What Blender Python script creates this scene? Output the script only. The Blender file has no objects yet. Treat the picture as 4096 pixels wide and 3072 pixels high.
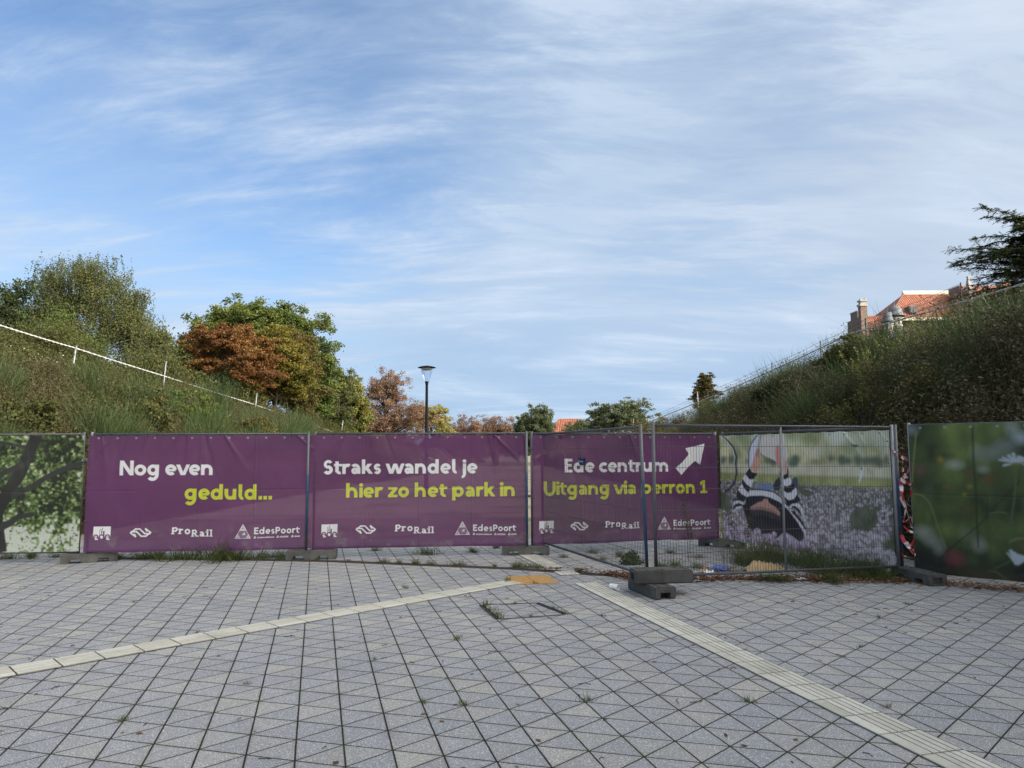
import bpy, bmesh, math, random
import numpy as np
from mathutils import Matrix, Vector

# ---------------------------------------------------------------- camera, sky, sun, exposure
sc = bpy.context.scene
COL = sc.collection
CAM_H = 1.641
PITCH, ROLL = 0.0928, -0.00473
cam_data = bpy.data.cameras.new('camera')
cam_data.sensor_width = 36.0
cam_data.lens = 25.76
cam_data.clip_start = 0.05
cam_data.clip_end = 6000
cam = bpy.data.objects.new('camera', cam_data)
COL.objects.link(cam)
_c, _s = math.cos(PITCH), math.sin(PITCH)
_cr, _sr = math.cos(ROLL), math.sin(ROLL)
_F = Vector((0, _c, _s)); _R0 = Vector((1, 0, 0)); _U0 = Vector((0, -_s, _c))
_R = _R0 * _cr + _U0 * _sr
_U = _R0 * -_sr + _U0 * _cr
cam.matrix_world = Matrix(((_R.x, _U.x, -_F.x, 0), (_R.y, _U.y, -_F.y, 0), (_R.z, _U.z, -_F.z, CAM_H), (0, 0, 0, 1)))
sc.camera = cam

sc.view_settings.view_transform = 'Standard'
sc.view_settings.look = 'None'
sc.view_settings.exposure = 0.95
sc.view_settings.gamma = 1.0
sc.cycles.max_bounces = 6
sc.cycles.transparent_max_bounces = 12
try:
    sc.cycles.use_denoising = True
except Exception:
    pass

SUN_AZ, SUN_EL = math.radians(118), math.radians(27)     # azimuth clockwise from +Y (view direction)
SUN_DIR = Vector((math.sin(SUN_AZ) * math.cos(SUN_EL), math.cos(SUN_AZ) * math.cos(SUN_EL), math.sin(SUN_EL)))
sun_data = bpy.data.lights.new('sun', 'SUN')
sun_data.energy = 3.2
sun_data.angle = math.radians(0.6)
sun_data.color = (1.0, 0.92, 0.80)
sun = bpy.data.objects.new('sun', sun_data)
COL.objects.link(sun)
sun.rotation_euler = (-SUN_DIR).to_track_quat('-Z', 'Y').to_euler()


class NT:
    """small helper to write node trees compactly"""
    def __init__(s, tree):
        s.t = tree
        s.n = tree.nodes
    def node(s, typ, **kw):
        nd = s.n.new(typ)
        for k, v in kw.items():
            if k.startswith('i_'):
                nd.inputs[k[2:].replace('_', ' ')].default_value = v
            else:
                setattr(nd, k, v)
        return nd
    def set(s, sock, v):
        if isinstance(v, bpy.types.NodeSocket):
            s.t.links.new(v, sock)
        else:
            sock.default_value = v
    def math(s, op, a, b=0.0, c=0.0, clamp=False):
        nd = s.n.new('ShaderNodeMath'); nd.operation = op; nd.use_clamp = clamp
        s.set(nd.inputs[0], a); s.set(nd.inputs[1], b); s.set(nd.inputs[2], c)
        return nd.outputs[0]
    def vmath(s, op, a, b=(0, 0, 0)):
        nd = s.n.new('ShaderNodeVectorMath'); nd.operation = op
        s.set(nd.inputs[0], a); s.set(nd.inputs[1], b)
        return nd.outputs['Value'] if op in ('DOT_PRODUCT', 'LENGTH') else nd.outputs[0]
    def mix(s, f, a, b, blend='MIX'):
        nd = s.n.new('ShaderNodeMix'); nd.data_type = 'RGBA'; nd.blend_type = blend
        s.set(nd.inputs[0], f); s.set(nd.inputs[6], a); s.set(nd.inputs[7], b)
        return nd.outputs[2]
    def ramp(s, f, lo, hi, smooth=True):
        nd = s.n.new('ShaderNodeMapRange'); nd.interpolation_type = 'SMOOTHSTEP' if smooth else 'LINEAR'
        s.set(nd.inputs[0], f); nd.inputs[1].default_value = lo; nd.inputs[2].default_value = hi
        return nd.outputs[0]
    def noise(s, vec, scale, detail=4, rough=0.55, dist=0.0):
        nd = s.n.new('ShaderNodeTexNoise')
        if vec is not None:
            s.t.links.new(vec, nd.inputs['Vector'])
        nd.inputs['Scale'].default_value = scale; nd.inputs['Detail'].default_value = detail
        nd.inputs['Roughness'].default_value = rough; nd.inputs['Distortion'].default_value = dist
        return nd.outputs['Fac']
    def mapping(s, vec, loc=(0, 0, 0), rot=(0, 0, 0), scale=(1, 1, 1)):
        nd = s.n.new('ShaderNodeMapping')
        s.t.links.new(vec, nd.inputs[0])
        nd.inputs[1].default_value = loc; nd.inputs[2].default_value = rot; nd.inputs[3].default_value = scale
        return nd.outputs[0]


def C4(c, a=1.0):
    return (c[0], c[1], c[2], a)


CLOUD_LO, CLOUD_HI = 0.58, 1.20
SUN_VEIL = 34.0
SKY_TINT = (0.68, 0.83, 0.98, 1)
# world: Nishita daylight with thin cirrus veils
world = bpy.data.worlds.new('World')
sc.world = world
world.use_nodes = True
W = NT(world.node_tree)
W.n.clear()
w_out = W.node('ShaderNodeOutputWorld')
w_bg = W.node('ShaderNodeBackground')
w_bg.inputs[1].default_value = 0.10
W.t.links.new(w_bg.outputs[0], w_out.inputs[0])
sky = W.node('ShaderNodeTexSky')
sky.sky_type = 'NISHITA'
sky.sun_disc = False
sky.sun_elevation = SUN_EL
sky.sun_rotation = SUN_AZ
sky.air_density = 1.0
sky.dust_density = 0.25
sky.ozone_density = 1.6
w_dir = W.node('ShaderNodeTexCoord').outputs['Generated']
w_sep = W.node('ShaderNodeSeparateXYZ')
W.t.links.new(w_dir, w_sep.inputs[0])
w_z = W.math('ADD', W.math('MAXIMUM', w_sep.outputs[2], 0.0), 0.22)
w_cmb = W.node('ShaderNodeCombineXYZ')
W.set(w_cmb.inputs[0], W.math('DIVIDE', w_sep.outputs[0], w_z))
W.set(w_cmb.inputs[1], W.math('DIVIDE', w_sep.outputs[1], w_z))
w_p = w_cmb.outputs[0]
# broad veil, streaks and fine fibres, on a flat cloud layer
warp = W.node('ShaderNodeTexNoise'); W.t.links.new(w_p, warp.inputs['Vector'])
warp.inputs['Scale'].default_value = 0.55; warp.inputs['Detail'].default_value = 3
w_q = W.vmath('ADD', w_p, W.vmath('MULTIPLY', W.vmath('SUBTRACT', warp.outputs['Color'], (0.5, 0.5, 0.5)), (0.55, 0.55, 0)))
v_broad = W.noise(W.mapping(w_q, (3.1, 1.7, 0), (0, 0, math.radians(25)), (0.75, 1.15, 1)), 0.8, 5, 0.5, 0.3)
v_streak = W.noise(W.mapping(w_q, (7.3, 4.1, 0), (0, 0, math.radians(55)), (0.55, 1.4, 1)), 1.7, 10, 0.60, 0.25)
v_fine = W.noise(W.mapping(w_q, (1.3, 9.1, 0), (0, 0, math.radians(20)), (0.6, 2.2, 1)), 4.6, 10, 0.66, 0.3)
cov = W.math('ADD', W.math('MULTIPLY', v_broad, 0.80), W.math('ADD', W.math('MULTIPLY', v_streak, 0.80), W.math('MULTIPLY', v_fine, 0.48)))


def sky_blob(d, inner, outer):
    v = Vector(d).normalized()
    return W.ramp(W.vmath('DOT_PRODUCT', w_dir, tuple(v)), math.cos(math.radians(outer)), math.cos(math.radians(inner)))


bias = W.math('MULTIPLY', W.ramp(w_sep.outputs[2], 0.32, 0.0), 0.52)
for d, i, o, amt in (((-0.42, 1.0, 0.36), 0, 30, -0.17), ((-0.62, 1.0, 0.62), 0, 34, -0.13), ((-0.24, 1.0, 0.27), 0, 13, -0.10),
                     ((-0.02, 1.0, 0.45), 0, 26, 0.08), ((0.62, 1.0, 0.42), 0, 42, 0.07), ((0.72, 1.0, 0.26), 0, 22, 0.16),
                     ((0.28, 1.0, 0.17), 0, 14, -0.12), ((-0.66, 1.0, 0.22), 0, 16, 0.10)):
    bias = W.math('ADD', W.math('MULTIPLY', sky_blob(d, i, o), amt), bias)
cov = W.math('ADD', cov, bias)
cov = W.ramp(cov, CLOUD_LO, CLOUD_HI, False)
cov = W.math('ADD', cov, W.math('MULTIPLY', W.ramp(W.math('ADD', W.math('MULTIPLY', v_fine, 0.5), W.math('MULTIPLY', v_streak, 0.5)), 0.46, 0.80), 0.40), clamp=True)
w_right = W.ramp(w_sep.outputs[0], -0.1, 0.7)
w_cloud = W.mix(w_right, (2.55, 3.30, 4.30, 1), (3.05, 3.52, 4.15, 1))
w_cloud = W.mix(W.math('MULTIPLY', W.ramp(w_sep.outputs[2], 0.24, 0.04), 0.75), w_cloud, (1.90, 2.80, 4.15, 1))
w_cloud = W.mix(W.math('MULTIPLY', W.ramp(v_streak, 0.35, 0.7), 0.5), w_cloud, (3.5, 4.05, 4.9, 1))
wisp = W.ramp(W.math('ADD', W.math('MULTIPLY', v_fine, 0.45), W.math('MULTIPLY', v_streak, 0.55)), 0.46, 0.78)
w_cloud = W.mix(W.math('MULTIPLY', wisp, 0.75), w_cloud, (4.4, 4.85, 5.4, 1))
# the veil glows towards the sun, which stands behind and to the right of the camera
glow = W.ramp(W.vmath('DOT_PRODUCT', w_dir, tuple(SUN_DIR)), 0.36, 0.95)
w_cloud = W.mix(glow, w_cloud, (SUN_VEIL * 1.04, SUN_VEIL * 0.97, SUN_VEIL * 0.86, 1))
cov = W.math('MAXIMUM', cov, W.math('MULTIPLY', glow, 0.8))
skyc = W.mix(1.0, sky.outputs[0], SKY_TINT, 'MULTIPLY')
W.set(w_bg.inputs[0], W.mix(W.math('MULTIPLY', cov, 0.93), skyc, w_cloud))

# ---------------------------------------------------------------- mesh helpers
def tagp(o, label=None, cat=None, group=None, kind=None):
    if label: o['label'] = label
    if cat: o['category'] = cat
    if group: o['group'] = group
    if kind: o['kind'] = kind
    return o


def thing(name, label, cat, loc=(0, 0, 0), rotz=0.0, group=None):
    o = bpy.data.objects.new(name, None)
    o.empty_display_size = 0.2
    COL.objects.link(o)
    o.location = loc
    o.rotation_euler = (0, 0, rotz)
    return tagp(o, label, cat, group)


def np_mesh(name, V, F, mat, parent=None, smooth=False, col=None):
    V = np.asarray(V, np.float32).reshape(-1, 3)
    me = bpy.data.meshes.new(name)
    if isinstance(F, np.ndarray):
        n, k = F.shape
        me.vertices.add(len(V)); me.vertices.foreach_set('co', V.ravel())
        me.loops.add(n * k); me.loops.foreach_set('vertex_index', F.astype(np.int32).ravel())
        me.polygons.add(n)
        me.polygons.foreach_set('loop_start', np.arange(0, n * k, k, dtype=np.int32))
        try:
            me.polygons.foreach_set('loop_total', np.full(n, k, np.int32))
        except Exception:
            pass
        me.update(calc_edges=True)
    else:
        me.from_pydata([tuple(map(float, v)) for v in V], [], [tuple(int(i) for i in f) for f in F])
    for m in (mat if isinstance(mat, (list, tuple)) else [mat]):
        me.materials.append(m)
    if col is not None:
        at = me.color_attributes.new('Col', 'FLOAT_COLOR', 'POINT')
        c = np.ones((len(V), 4), np.float32); c[:, :3] = col
        at.data.foreach_set('color', c.ravel())
    if smooth:
        me.polygons.foreach_set('use_smooth', np.ones(len(me.polygons), bool))
    me.validate()
    o = bpy.data.objects.new(name, me)
    COL.objects.link(o)
    if parent: o.parent = parent
    return o


class MB:
    """collects shapes, links them as one mesh object"""
    def __init__(s):
        s.v = []; s.f = []
    def add(s, V, F):
        b = len(s.v)
        s.v += [tuple(p) for p in V]
        s.f += [tuple(i + b for i in f) for f in F]
        return s
    def box(s, c, d, rz=0.0):
        cx, cy, cz = c; hx, hy, hz = d[0] / 2, d[1] / 2, d[2] / 2
        ca, sa = math.cos(rz), math.sin(rz)
        V = []
        for z in (-hz, hz):
            for x, y in ((-hx, -hy), (hx, -hy), (hx, hy), (-hx, hy)):
                V.append((cx + x * ca - y * sa, cy + x * sa + y * ca, cz + z))
        return s.add(V, [(3, 2, 1, 0), (4, 5, 6, 7), (0, 1, 5, 4), (1, 2, 6, 5), (2, 3, 7, 6), (3, 0, 4, 7)])
    def tube(s, pts, r, n=8, caps=True):
        pts = [Vector(p) for p in pts]
        rs = r if isinstance(r, (list, tuple)) else [r] * len(pts)
        V = []; F = []
        up = Vector((0, 0, 1))
        for i, p in enumerate(pts):
            t = (pts[min(i + 1, len(pts) - 1)] - pts[max(i - 1, 0)])
            t = t.normalized() if t.length > 1e-9 else up
            a = t.cross(up)
            a = a.normalized() if a.length > 1e-3 else Vector((1, 0, 0))
            b = t.cross(a).normalized()
            for k in range(n):
                th = 2 * math.pi * k / n
                V.append(p + (a * math.cos(th) + b * math.sin(th)) * rs[i])
        for i in range(len(pts) - 1):
            for k in range(n):
                k2 = (k + 1) % n
                F.append((i * n + k, i * n + k2, (i + 1) * n + k2, (i + 1) * n + k))
        if caps:
            F.append(tuple(range(n - 1, -1, -1)))
            F.append(tuple((len(pts) - 1) * n + k for k in range(n)))
        return s.add(V, F)
    def lathe(s, prof, n=24, c=(0, 0, 0)):
        V = []; F = []
        for (r, z) in prof:
            for k in range(n):
                th = 2 * math.pi * k / n
                V.append((c[0] + r * math.cos(th), c[1] + r * math.sin(th), c[2] + z))
        for i in range(len(prof) - 1):
            for k in range(n):
                k2 = (k + 1) % n
                F.append((i * n + k, i * n + k2, (i + 1) * n + k2, (i + 1) * n + k))
        return s.add(V, F)
    def prism(s, poly, z0, z1):
        n = len(poly)
        V = [(x, y, z0) for x, y in poly] + [(x, y, z1) for x, y in poly]
        F = [tuple(range(n - 1, -1, -1)), tuple(range(n, 2 * n))]
        F += [(i, (i + 1) % n, n + (i + 1) % n, n + i) for i in range(n)]
        return s.add(V, F)
    def build(s, name, mat, parent=None, smooth=False):
        return np_mesh(name, np.array(s.v), s.f, mat, parent, smooth)


def copy_tree(o, parent=None):
    c = o.copy()
    COL.objects.link(c)
    if parent: c.parent = parent
    for ch in list(o.children):
        copy_tree(ch, c)
    return c


def vnoise(x, y, seed=0):
    x = np.asarray(x, float); y = np.asarray(y, float)
    xi = np.floor(x).astype(np.int64); yi = np.floor(y).astype(np.int64)
    fx = x - xi; fy = y - yi
    fx = fx * fx * (3 - 2 * fx); fy = fy * fy * (3 - 2 * fy)
    def h(a, b):
        n = (a * 374761393 + b * 668265263 + seed * 982451653) & 0xffffffff
        n = ((n ^ (n >> 13)) * 1274126177) & 0xffffffff
        return ((n ^ (n >> 16)) & 0xffff) / 65535.0
    return (h(xi, yi) * (1 - fx) + h(xi + 1, yi) * fx) * (1 - fy) + (h(xi, yi + 1) * (1 - fx) + h(xi + 1, yi + 1) * fx) * fy


def fbm(x, y, seed=0, oct=4):
    r = 0; a = 0.5; t = 0
    for k in range(oct):
        r = r + a * vnoise(x * 2 ** k, y * 2 ** k, seed + k * 7); t += a; a *= 0.5
    return r / t


def unit(v):
    return v / np.maximum(np.linalg.norm(v, axis=-1, keepdims=True), 1e-9)


def leaf_quads(C, L, Wd, rng, droop=0.0):
    """rhombic leaves at the points C; returns V, F"""
    n = len(C)
    d = rng.normal(size=(n, 3)); d[:, 2] -= droop
    d = unit(d)
    s = unit(np.cross(d, rng.normal(size=(n, 3))))
    L = np.broadcast_to(np.asarray(L, float), (n,))[:, None] * (0.7 + 0.6 * rng.random((n, 1)))
    Wd = np.broadcast_to(np.asarray(Wd, float), (n,))[:, None] * (0.7 + 0.6 * rng.random((n, 1)))
    V = np.stack([C - d * L / 2, C + s * Wd / 2, C + d * L / 2, C - s * Wd / 2], 1).reshape(-1, 3)
    F = np.arange(n * 4).reshape(n, 4)
    return V, F


def ribbons(B, D, L, Wd, bend, rng, segs=2):
    """tapering blades from the points B along D, bending over; returns V, F"""
    n = len(B)
    L = np.broadcast_to(np.asarray(L, float), (n,)); Wd = np.broadcast_to(np.asarray(Wd, float), (n,))
    D = unit(D)
    a = rng.random(n) * 2 * np.pi
    side = np.stack([np.cos(a), np.sin(a), np.zeros(n)], 1)
    bd = np.stack([np.cos(a + 1.3), np.sin(a + 1.3), -0.35 * np.ones(n)], 1) * (np.asarray(bend) * rng.random(n))[:, None]
    rows = []
    for k in range(segs + 1):
        t = k / segs
        p = B + D * (L * t)[:, None] + bd * (L * t * t)[:, None]
        w = (Wd * (1 - 0.9 * t) / 2)[:, None]
        rows += [p - side * w, p + side * w]
    V = np.stack(rows, 1).reshape(-1, 3)
    m = 2 * (segs + 1)
    base = (np.arange(n) * m)[:, None]
    F = np.concatenate([base + np.array([[2 * k, 2 * k + 1, 2 * k + 3, 2 * k + 2]]) for k in range(segs)], 0)
    return V, F


def join(parts):
    Vs = []; Fs = []; b = 0
    for V, F in parts:
        Vs.append(V); Fs.append(F + b); b += len(V)
    return np.concatenate(Vs), np.concatenate(Fs)
# ---------------------------------------------------------------- materials
def new_mat(name):
    m = bpy.data.materials.new(name)
    m.use_nodes = True
    nt = NT(m.node_tree)
    p = nt.n.get('Principled BSDF')
    return m, nt, p


def obj_co(nt):
    return nt.node('ShaderNodeTexCoord').outputs['Object']


def bump(nt, p, h, strength=0.3, dist=0.01):
    b = nt.node('ShaderNodeBump')
    b.inputs['Strength'].default_value = strength
    b.inputs['Distance'].default_value = dist
    nt.set(b.inputs['Height'], h)
    nt.t.links.new(b.outputs[0], p.inputs['Normal'])


def simple(name, c, rough=0.6, metal=0.0, var=0.15, scale=8.0, spec=0.4, bmp=0.0):
    m, nt, p = new_mat(name)
    co = obj_co(nt)
    n = nt.noise(co, scale, 5, 0.6)
    dark = tuple(x * (1 - var) for x in c); lite = tuple(min(1, x * (1 + var)) for x in c)
    nt.set(p.inputs['Base Color'], nt.mix(n, C4(dark), C4(lite)))
    p.inputs['Roughness'].default_value = rough
    p.inputs['Metallic'].default_value = metal
    p.inputs['Specular IOR Level'].default_value = spec
    if bmp:
        bump(nt, p, n, bmp, 0.01)
    return m


def leaf_mat(name, cols, trans=0.35, rough=0.6, nscale=0.5):
    """foliage: each leaf its own tint, plus patches of other tints through the crown"""
    m, nt, p = new_mat(name)
    geo = nt.node('ShaderNodeNewGeometry')
    rnd = geo.outputs['Random Per Island']
    n = nt.noise(obj_co(nt), nscale, 3, 0.6)
    f = nt.math('ADD', nt.math('MULTIPLY', rnd, 0.55), nt.math('MULTIPLY', nt.ramp(n, 0.3, 0.7), 0.45))
    r = nt.node('ShaderNodeValToRGB')
    el = r.color_ramp.elements
    el[0].position = 0.1; el[0].color = C4(cols[0])
    el[1].position = 0.95; el[1].color = C4(cols[-1])
    for k, c in enumerate(cols[1:-1]):
        e = el.new(0.1 + 0.85 * (k + 1) / (len(cols) - 1)); e.color = C4(c)
    nt.set(r.inputs[0], f)
    p.inputs['Roughness'].default_value = rough
    p.inputs['Specular IOR Level'].default_value = 0.25
    nt.set(p.inputs['Base Color'], r.outputs[0])
    tr = nt.node('ShaderNodeBsdfTranslucent')
    nt.set(tr.inputs[0], r.outputs[0])
    mx = nt.node('ShaderNodeMixShader')
    mx.inputs[0].default_value = trans
    nt.t.links.new(p.outputs[0], mx.inputs[1]); nt.t.links.new(tr.outputs[0], mx.inputs[2])
    nt.t.links.new(mx.outputs[0], nt.n['Material Output'].inputs[0])
    return m


LAT_O = (-1.8437, 5.6149); LAT_TH = -0.26506; LAT_S = 0.30


def paving_mat():
    m, nt, p = new_mat('paving_triangles')
    co = obj_co(nt)
    h = LAT_S * math.sqrt(3) / 2
    rel = nt.vmath('SUBTRACT', co, (LAT_O[0], LAT_O[1], 0))
    wob = nt.noise(co, 9.0, 3, 0.6)
    js, fl, ds = [], [], []
    for k, (ang, wdt) in enumerate(((LAT_TH, 0.0130), (LAT_TH - math.pi / 3, 0.0142), (LAT_TH + math.pi / 3, 0.0122))):
        n = (-math.sin(ang) / h, math.cos(ang) / h, 0)
        q = nt.vmath('DOT_PRODUCT', rel, n)
        q = nt.math('ADD', q, nt.math('MULTIPLY', nt.math('SUBTRACT', wob, 0.5), 0.018))
        fr = nt.math('FRACT', nt.math('ADD', q, 1000.0))
        d = nt.math('SUBTRACT', 0.5, nt.math('ABSOLUTE', nt.math('SUBTRACT', fr, 0.5)))
        js.append(nt.ramp(d, wdt * 1.9, wdt * 0.9))
        ds.append(nt.ramp(d, 0.11, 0.01))
        fl.append(nt.math('FLOOR', nt.math('ADD', q, 1000.0)))
    joint = nt.math('MAXIMUM', nt.math('MAXIMUM', js[0], js[1]), js[2])
    cmb = nt.node('ShaderNodeCombineXYZ')
    for k in range(3):
        nt.set(cmb.inputs[k], fl[k])
    wn = nt.node('ShaderNodeTexWhiteNoise'); wn.noise_dimensions = '3D'
    nt.t.links.new(cmb.outputs[0], wn.inputs['Vector'])
    sepc = nt.node('ShaderNodeSeparateColor')
    nt.t.links.new(wn.outputs['Color'], sepc.inputs[0])
    base = nt.mix(nt.ramp(sepc.outputs[0], 0.45, 0.8), (0.262, 0.264, 0.270, 1), (0.325, 0.310, 0.270, 1))
    base = nt.mix(nt.math('MULTIPLY', sepc.outputs[1], 0.62), base, (0.182, 0.188, 0.202, 1))
    # large weathering, dirt and terrazzo chips
    big = nt.noise(co, 0.55, 5, 0.6)
    base = nt.mix(nt.math('MULTIPLY', nt.ramp(big, 0.35, 0.75), 0.42), base, (0.355, 0.350, 0.330, 1))
    mott = nt.noise(co, 38.0, 4, 0.7)
    base = nt.mix(nt.math('MULTIPLY', nt.ramp(mott, 0.35, 0.75), 0.36), base, (0.19, 0.20, 0.215, 1))
    for sc_, th_, colr, amt in ((105.0, 0.36, (0.80, 0.81, 0.82, 1), 0.72), (130.0, 0.34, (0.06, 0.065, 0.075, 1), 0.75)):
        v = nt.node('ShaderNodeTexVoronoi'); v.inputs['Scale'].default_value = sc_
        nt.t.links.new(nt.mapping(co, (0, 0, 0), (0, 0, 0.4), (1.0, 1.5, 1)), v.inputs['Vector'])
        sp = nt.node('ShaderNodeSeparateColor'); nt.t.links.new(v.outputs['Color'], sp.inputs[0])
        msk = nt.math('MULTIPLY', nt.ramp(v.outputs['Distance'], th_ + 0.06, th_ - 0.06), nt.ramp(sp.outputs[0], 0.60, 0.66))
        base = nt.mix(nt.math('MULTIPLY', msk, amt), base, colr)
    stain = nt.noise(co, 2.2, 6, 0.65, 0.4)
    base = nt.mix(nt.math('MULTIPLY', nt.ramp(stain, 0.56, 0.74), 0.42), base, (0.15, 0.15, 0.145, 1))
    grime = nt.math('MULTIPLY', nt.math('MAXIMUM', nt.math('MAXIMUM', ds[0], ds[1]), ds[2]), nt.ramp(nt.noise(co, 1.7, 5, 0.65), 0.35, 0.7))
    base = nt.mix(nt.math('MULTIPLY', grime, 0.45), base, (0.13, 0.125, 0.105, 1))
    spot = nt.noise(co, 14.0, 3, 0.6)
    base = nt.mix(nt.math('MULTIPLY', nt.ramp(spot, 0.72, 0.76), 0.6), base, (0.10, 0.10, 0.095, 1))
    moss = nt.ramp(nt.noise(co, 1.3, 4, 0.6), 0.42, 0.62)
    jcol = nt.mix(moss, (0.026, 0.026, 0.024, 1), (0.034, 0.040, 0.016, 1))
    jcol = nt.mix(nt.ramp(nt.noise(co, 3.1, 3, 0.6), 0.6, 0.7), jcol, (0.050, 0.034, 0.02, 1))
    col = nt.mix(nt.math('MULTIPLY', joint, 0.98), base, jcol)
    nt.set(p.inputs['Base Color'], col)
    nt.set(p.inputs['Roughness'], nt.math('ADD', 0.74, nt.math('MULTIPLY', joint, 0.26)))
    nt.set(p.inputs['Specular IOR Level'], nt.math('MULTIPLY', nt.math('SUBTRACT', 1.0, joint), 0.32))
    hgt = nt.math('SUBTRACT', nt.math('ADD', nt.math('MULTIPLY', mott, 0.12), nt.math('MULTIPLY', sepc.outputs[2], 0.15)), joint)
    tilt = nt.vmath('DOT_PRODUCT', rel, nt.vmath('SUBTRACT', wn.outputs['Color'], (0.5, 0.5, 0.5)))
    hgt = nt.math('ADD', hgt, nt.math('MULTIPLY', tilt, 7.0))
    bump(nt, p, hgt, 0.5, 0.006)
    return m


def ground_mat():
    m, nt, p = new_mat('sandy_soil')
    co = obj_co(nt)
    n1 = nt.noise(co, 0.35, 5, 0.6); n2 = nt.noise(co, 6.0, 6, 0.65); n3 = nt.noise(co, 60.0, 3, 0.6)
    c = nt.mix(n2, (0.185, 0.155, 0.112, 1), (0.265, 0.225, 0.165, 1))
    c = nt.mix(nt.ramp(n1, 0.52, 0.62), c, (0.10, 0.11, 0.045, 1))
    c = nt.mix(nt.math('MULTIPLY', n3, 0.4), c, (0.16, 0.14, 0.11, 1))
    nt.set(p.inputs['Base Color'], c)
    p.inputs['Roughness'].default_value = 0.95
    bump(nt, p, nt.math('ADD', n2, n3), 0.5, 0.03)
    return m


def bank_mat(name, c1, c2, sand):
    m, nt, p = new_mat(name)
    co = obj_co(nt)
    n1 = nt.noise(co, 0.30, 5, 0.65, 0.3); n2 = nt.noise(co, 4.0, 6, 0.7); n3 = nt.noise(co, 25.0, 4, 0.7)
    c = nt.mix(n2, C4(c1), C4(c2))
    c = nt.mix(nt.math('MULTIPLY', n3, 0.7), c, (0.018, 0.020, 0.010, 1))
    c = nt.mix(nt.ramp(n1, 0.60, 0.66), c, C4(sand))
    nt.set(p.inputs['Base Color'], c)
    p.inputs['Roughness'].default_value = 0.95
    p.inputs['Specular IOR Level'].default_value = 0.1
    bump(nt, p, nt.math('ADD', n2, n3), 0.9, 0.12)
    return m


def banner_mat(name, rough=0.6, through=0.115):
    """printed mesh cloth: colours from the mesh's own print, a little light and view passes through the weave"""
    m, nt, p = new_mat(name)
    a = nt.node('ShaderNodeAttribute'); a.attribute_name = 'Col'
    co = obj_co(nt)
    weave = nt.noise(co, 140.0, 2, 0.6)
    dirt = nt.noise(nt.mapping(co, (0, 0, 0), (0, 0, 0), (1.0, 1.0, 0.5)), 2.2, 6, 0.65)
    c = nt.mix(nt.math('MULTIPLY', nt.ramp(dirt, 0.50, 0.85), 0.10), a.outputs['Color'], (0.30, 0.28, 0.27, 1))
    nt.set(p.inputs['Base Color'], c)
    p.inputs['Roughness'].default_value = rough
    p.inputs['Specular IOR Level'].default_value = 0.4
    bump(nt, p, weave, 0.12, 0.004)
    tl = nt.node('ShaderNodeBsdfTranslucent'); nt.set(tl.inputs[0], a.outputs['Color'])
    m1 = nt.node('ShaderNodeMixShader'); m1.inputs[0].default_value = 0.10
    nt.t.links.new(p.outputs[0], m1.inputs[1]); nt.t.links.new(tl.outputs[0], m1.inputs[2])
    tp = nt.node('ShaderNodeBsdfTransparent')
    m2 = nt.node('ShaderNodeMixShader'); m2.inputs[0].default_value = through
    nt.t.links.new(m1.outputs[0], m2.inputs[1]); nt.t.links.new(tp.outputs[0], m2.inputs[2])
    nt.t.links.new(m2.outputs[0], nt.n['Material Output'].inputs[0])
    return m


def concrete_mat(name, c):
    m, nt, p = new_mat(name)
    co = obj_co(nt)
    n1 = nt.noise(co, 5.0, 6, 0.65); n2 = nt.noise(co, 70.0, 4, 0.7)
    k = nt.mix(nt.ramp(n1, 0.3, 0.7), C4([x * 0.62 for x in c]), C4([x * 1.15 for x in c]))
    k = nt.mix(nt.math('MULTIPLY', nt.ramp(n2, 0.55, 0.75), 0.5), k, C4([x * 0.4 for x in c]))
    k = nt.mix(nt.math('MULTIPLY', nt.ramp(nt.noise(co, 11.0, 5, 0.7, 0.5), 0.60, 0.72), 0.6), k, (0.070, 0.078, 0.045, 1))
    nt.set(p.inputs['Base Color'], k)
    p.inputs['Roughness'].default_value = 0.88
    p.inputs['Specular IOR Level'].default_value = 0.3
    bump(nt, p, nt.math('ADD', n1, n2), 0.35, 0.006)
    return m


def post_mat():
    """galvanised steel, worn blue paint round the middle of the post"""
    m, nt, p = new_mat('galvanised_post_blue_band')
    co = obj_co(nt)
    sp = nt.node('ShaderNodeSeparateXYZ'); nt.t.links.new(co, sp.inputs[0])
    n = nt.noise(co, 14.0, 5, 0.7)
    z = nt.math('ADD', sp.outputs[2], nt.math('MULTIPLY', n, 0.16))
    msk = nt.math('MULTIPLY', nt.ramp(z, 0.42, 0.48), nt.ramp(z, 1.42, 1.36))
    msk = nt.math('MULTIPLY', msk, nt.ramp(n, 0.66, 0.56))
    g = nt.mix(n, (0.090, 0.096, 0.105, 1), (0.150, 0.158, 0.165, 1))
    nt.set(p.inputs['Base Color'], nt.mix(msk, g, (0.026, 0.066, 0.135, 1)))
    nt.set(p.inputs['Metallic'], nt.math('MULTIPLY', nt.math('SUBTRACT', 1.0, msk), 0.55))
    p.inputs['Roughness'].default_value = 0.5
    return m


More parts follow.
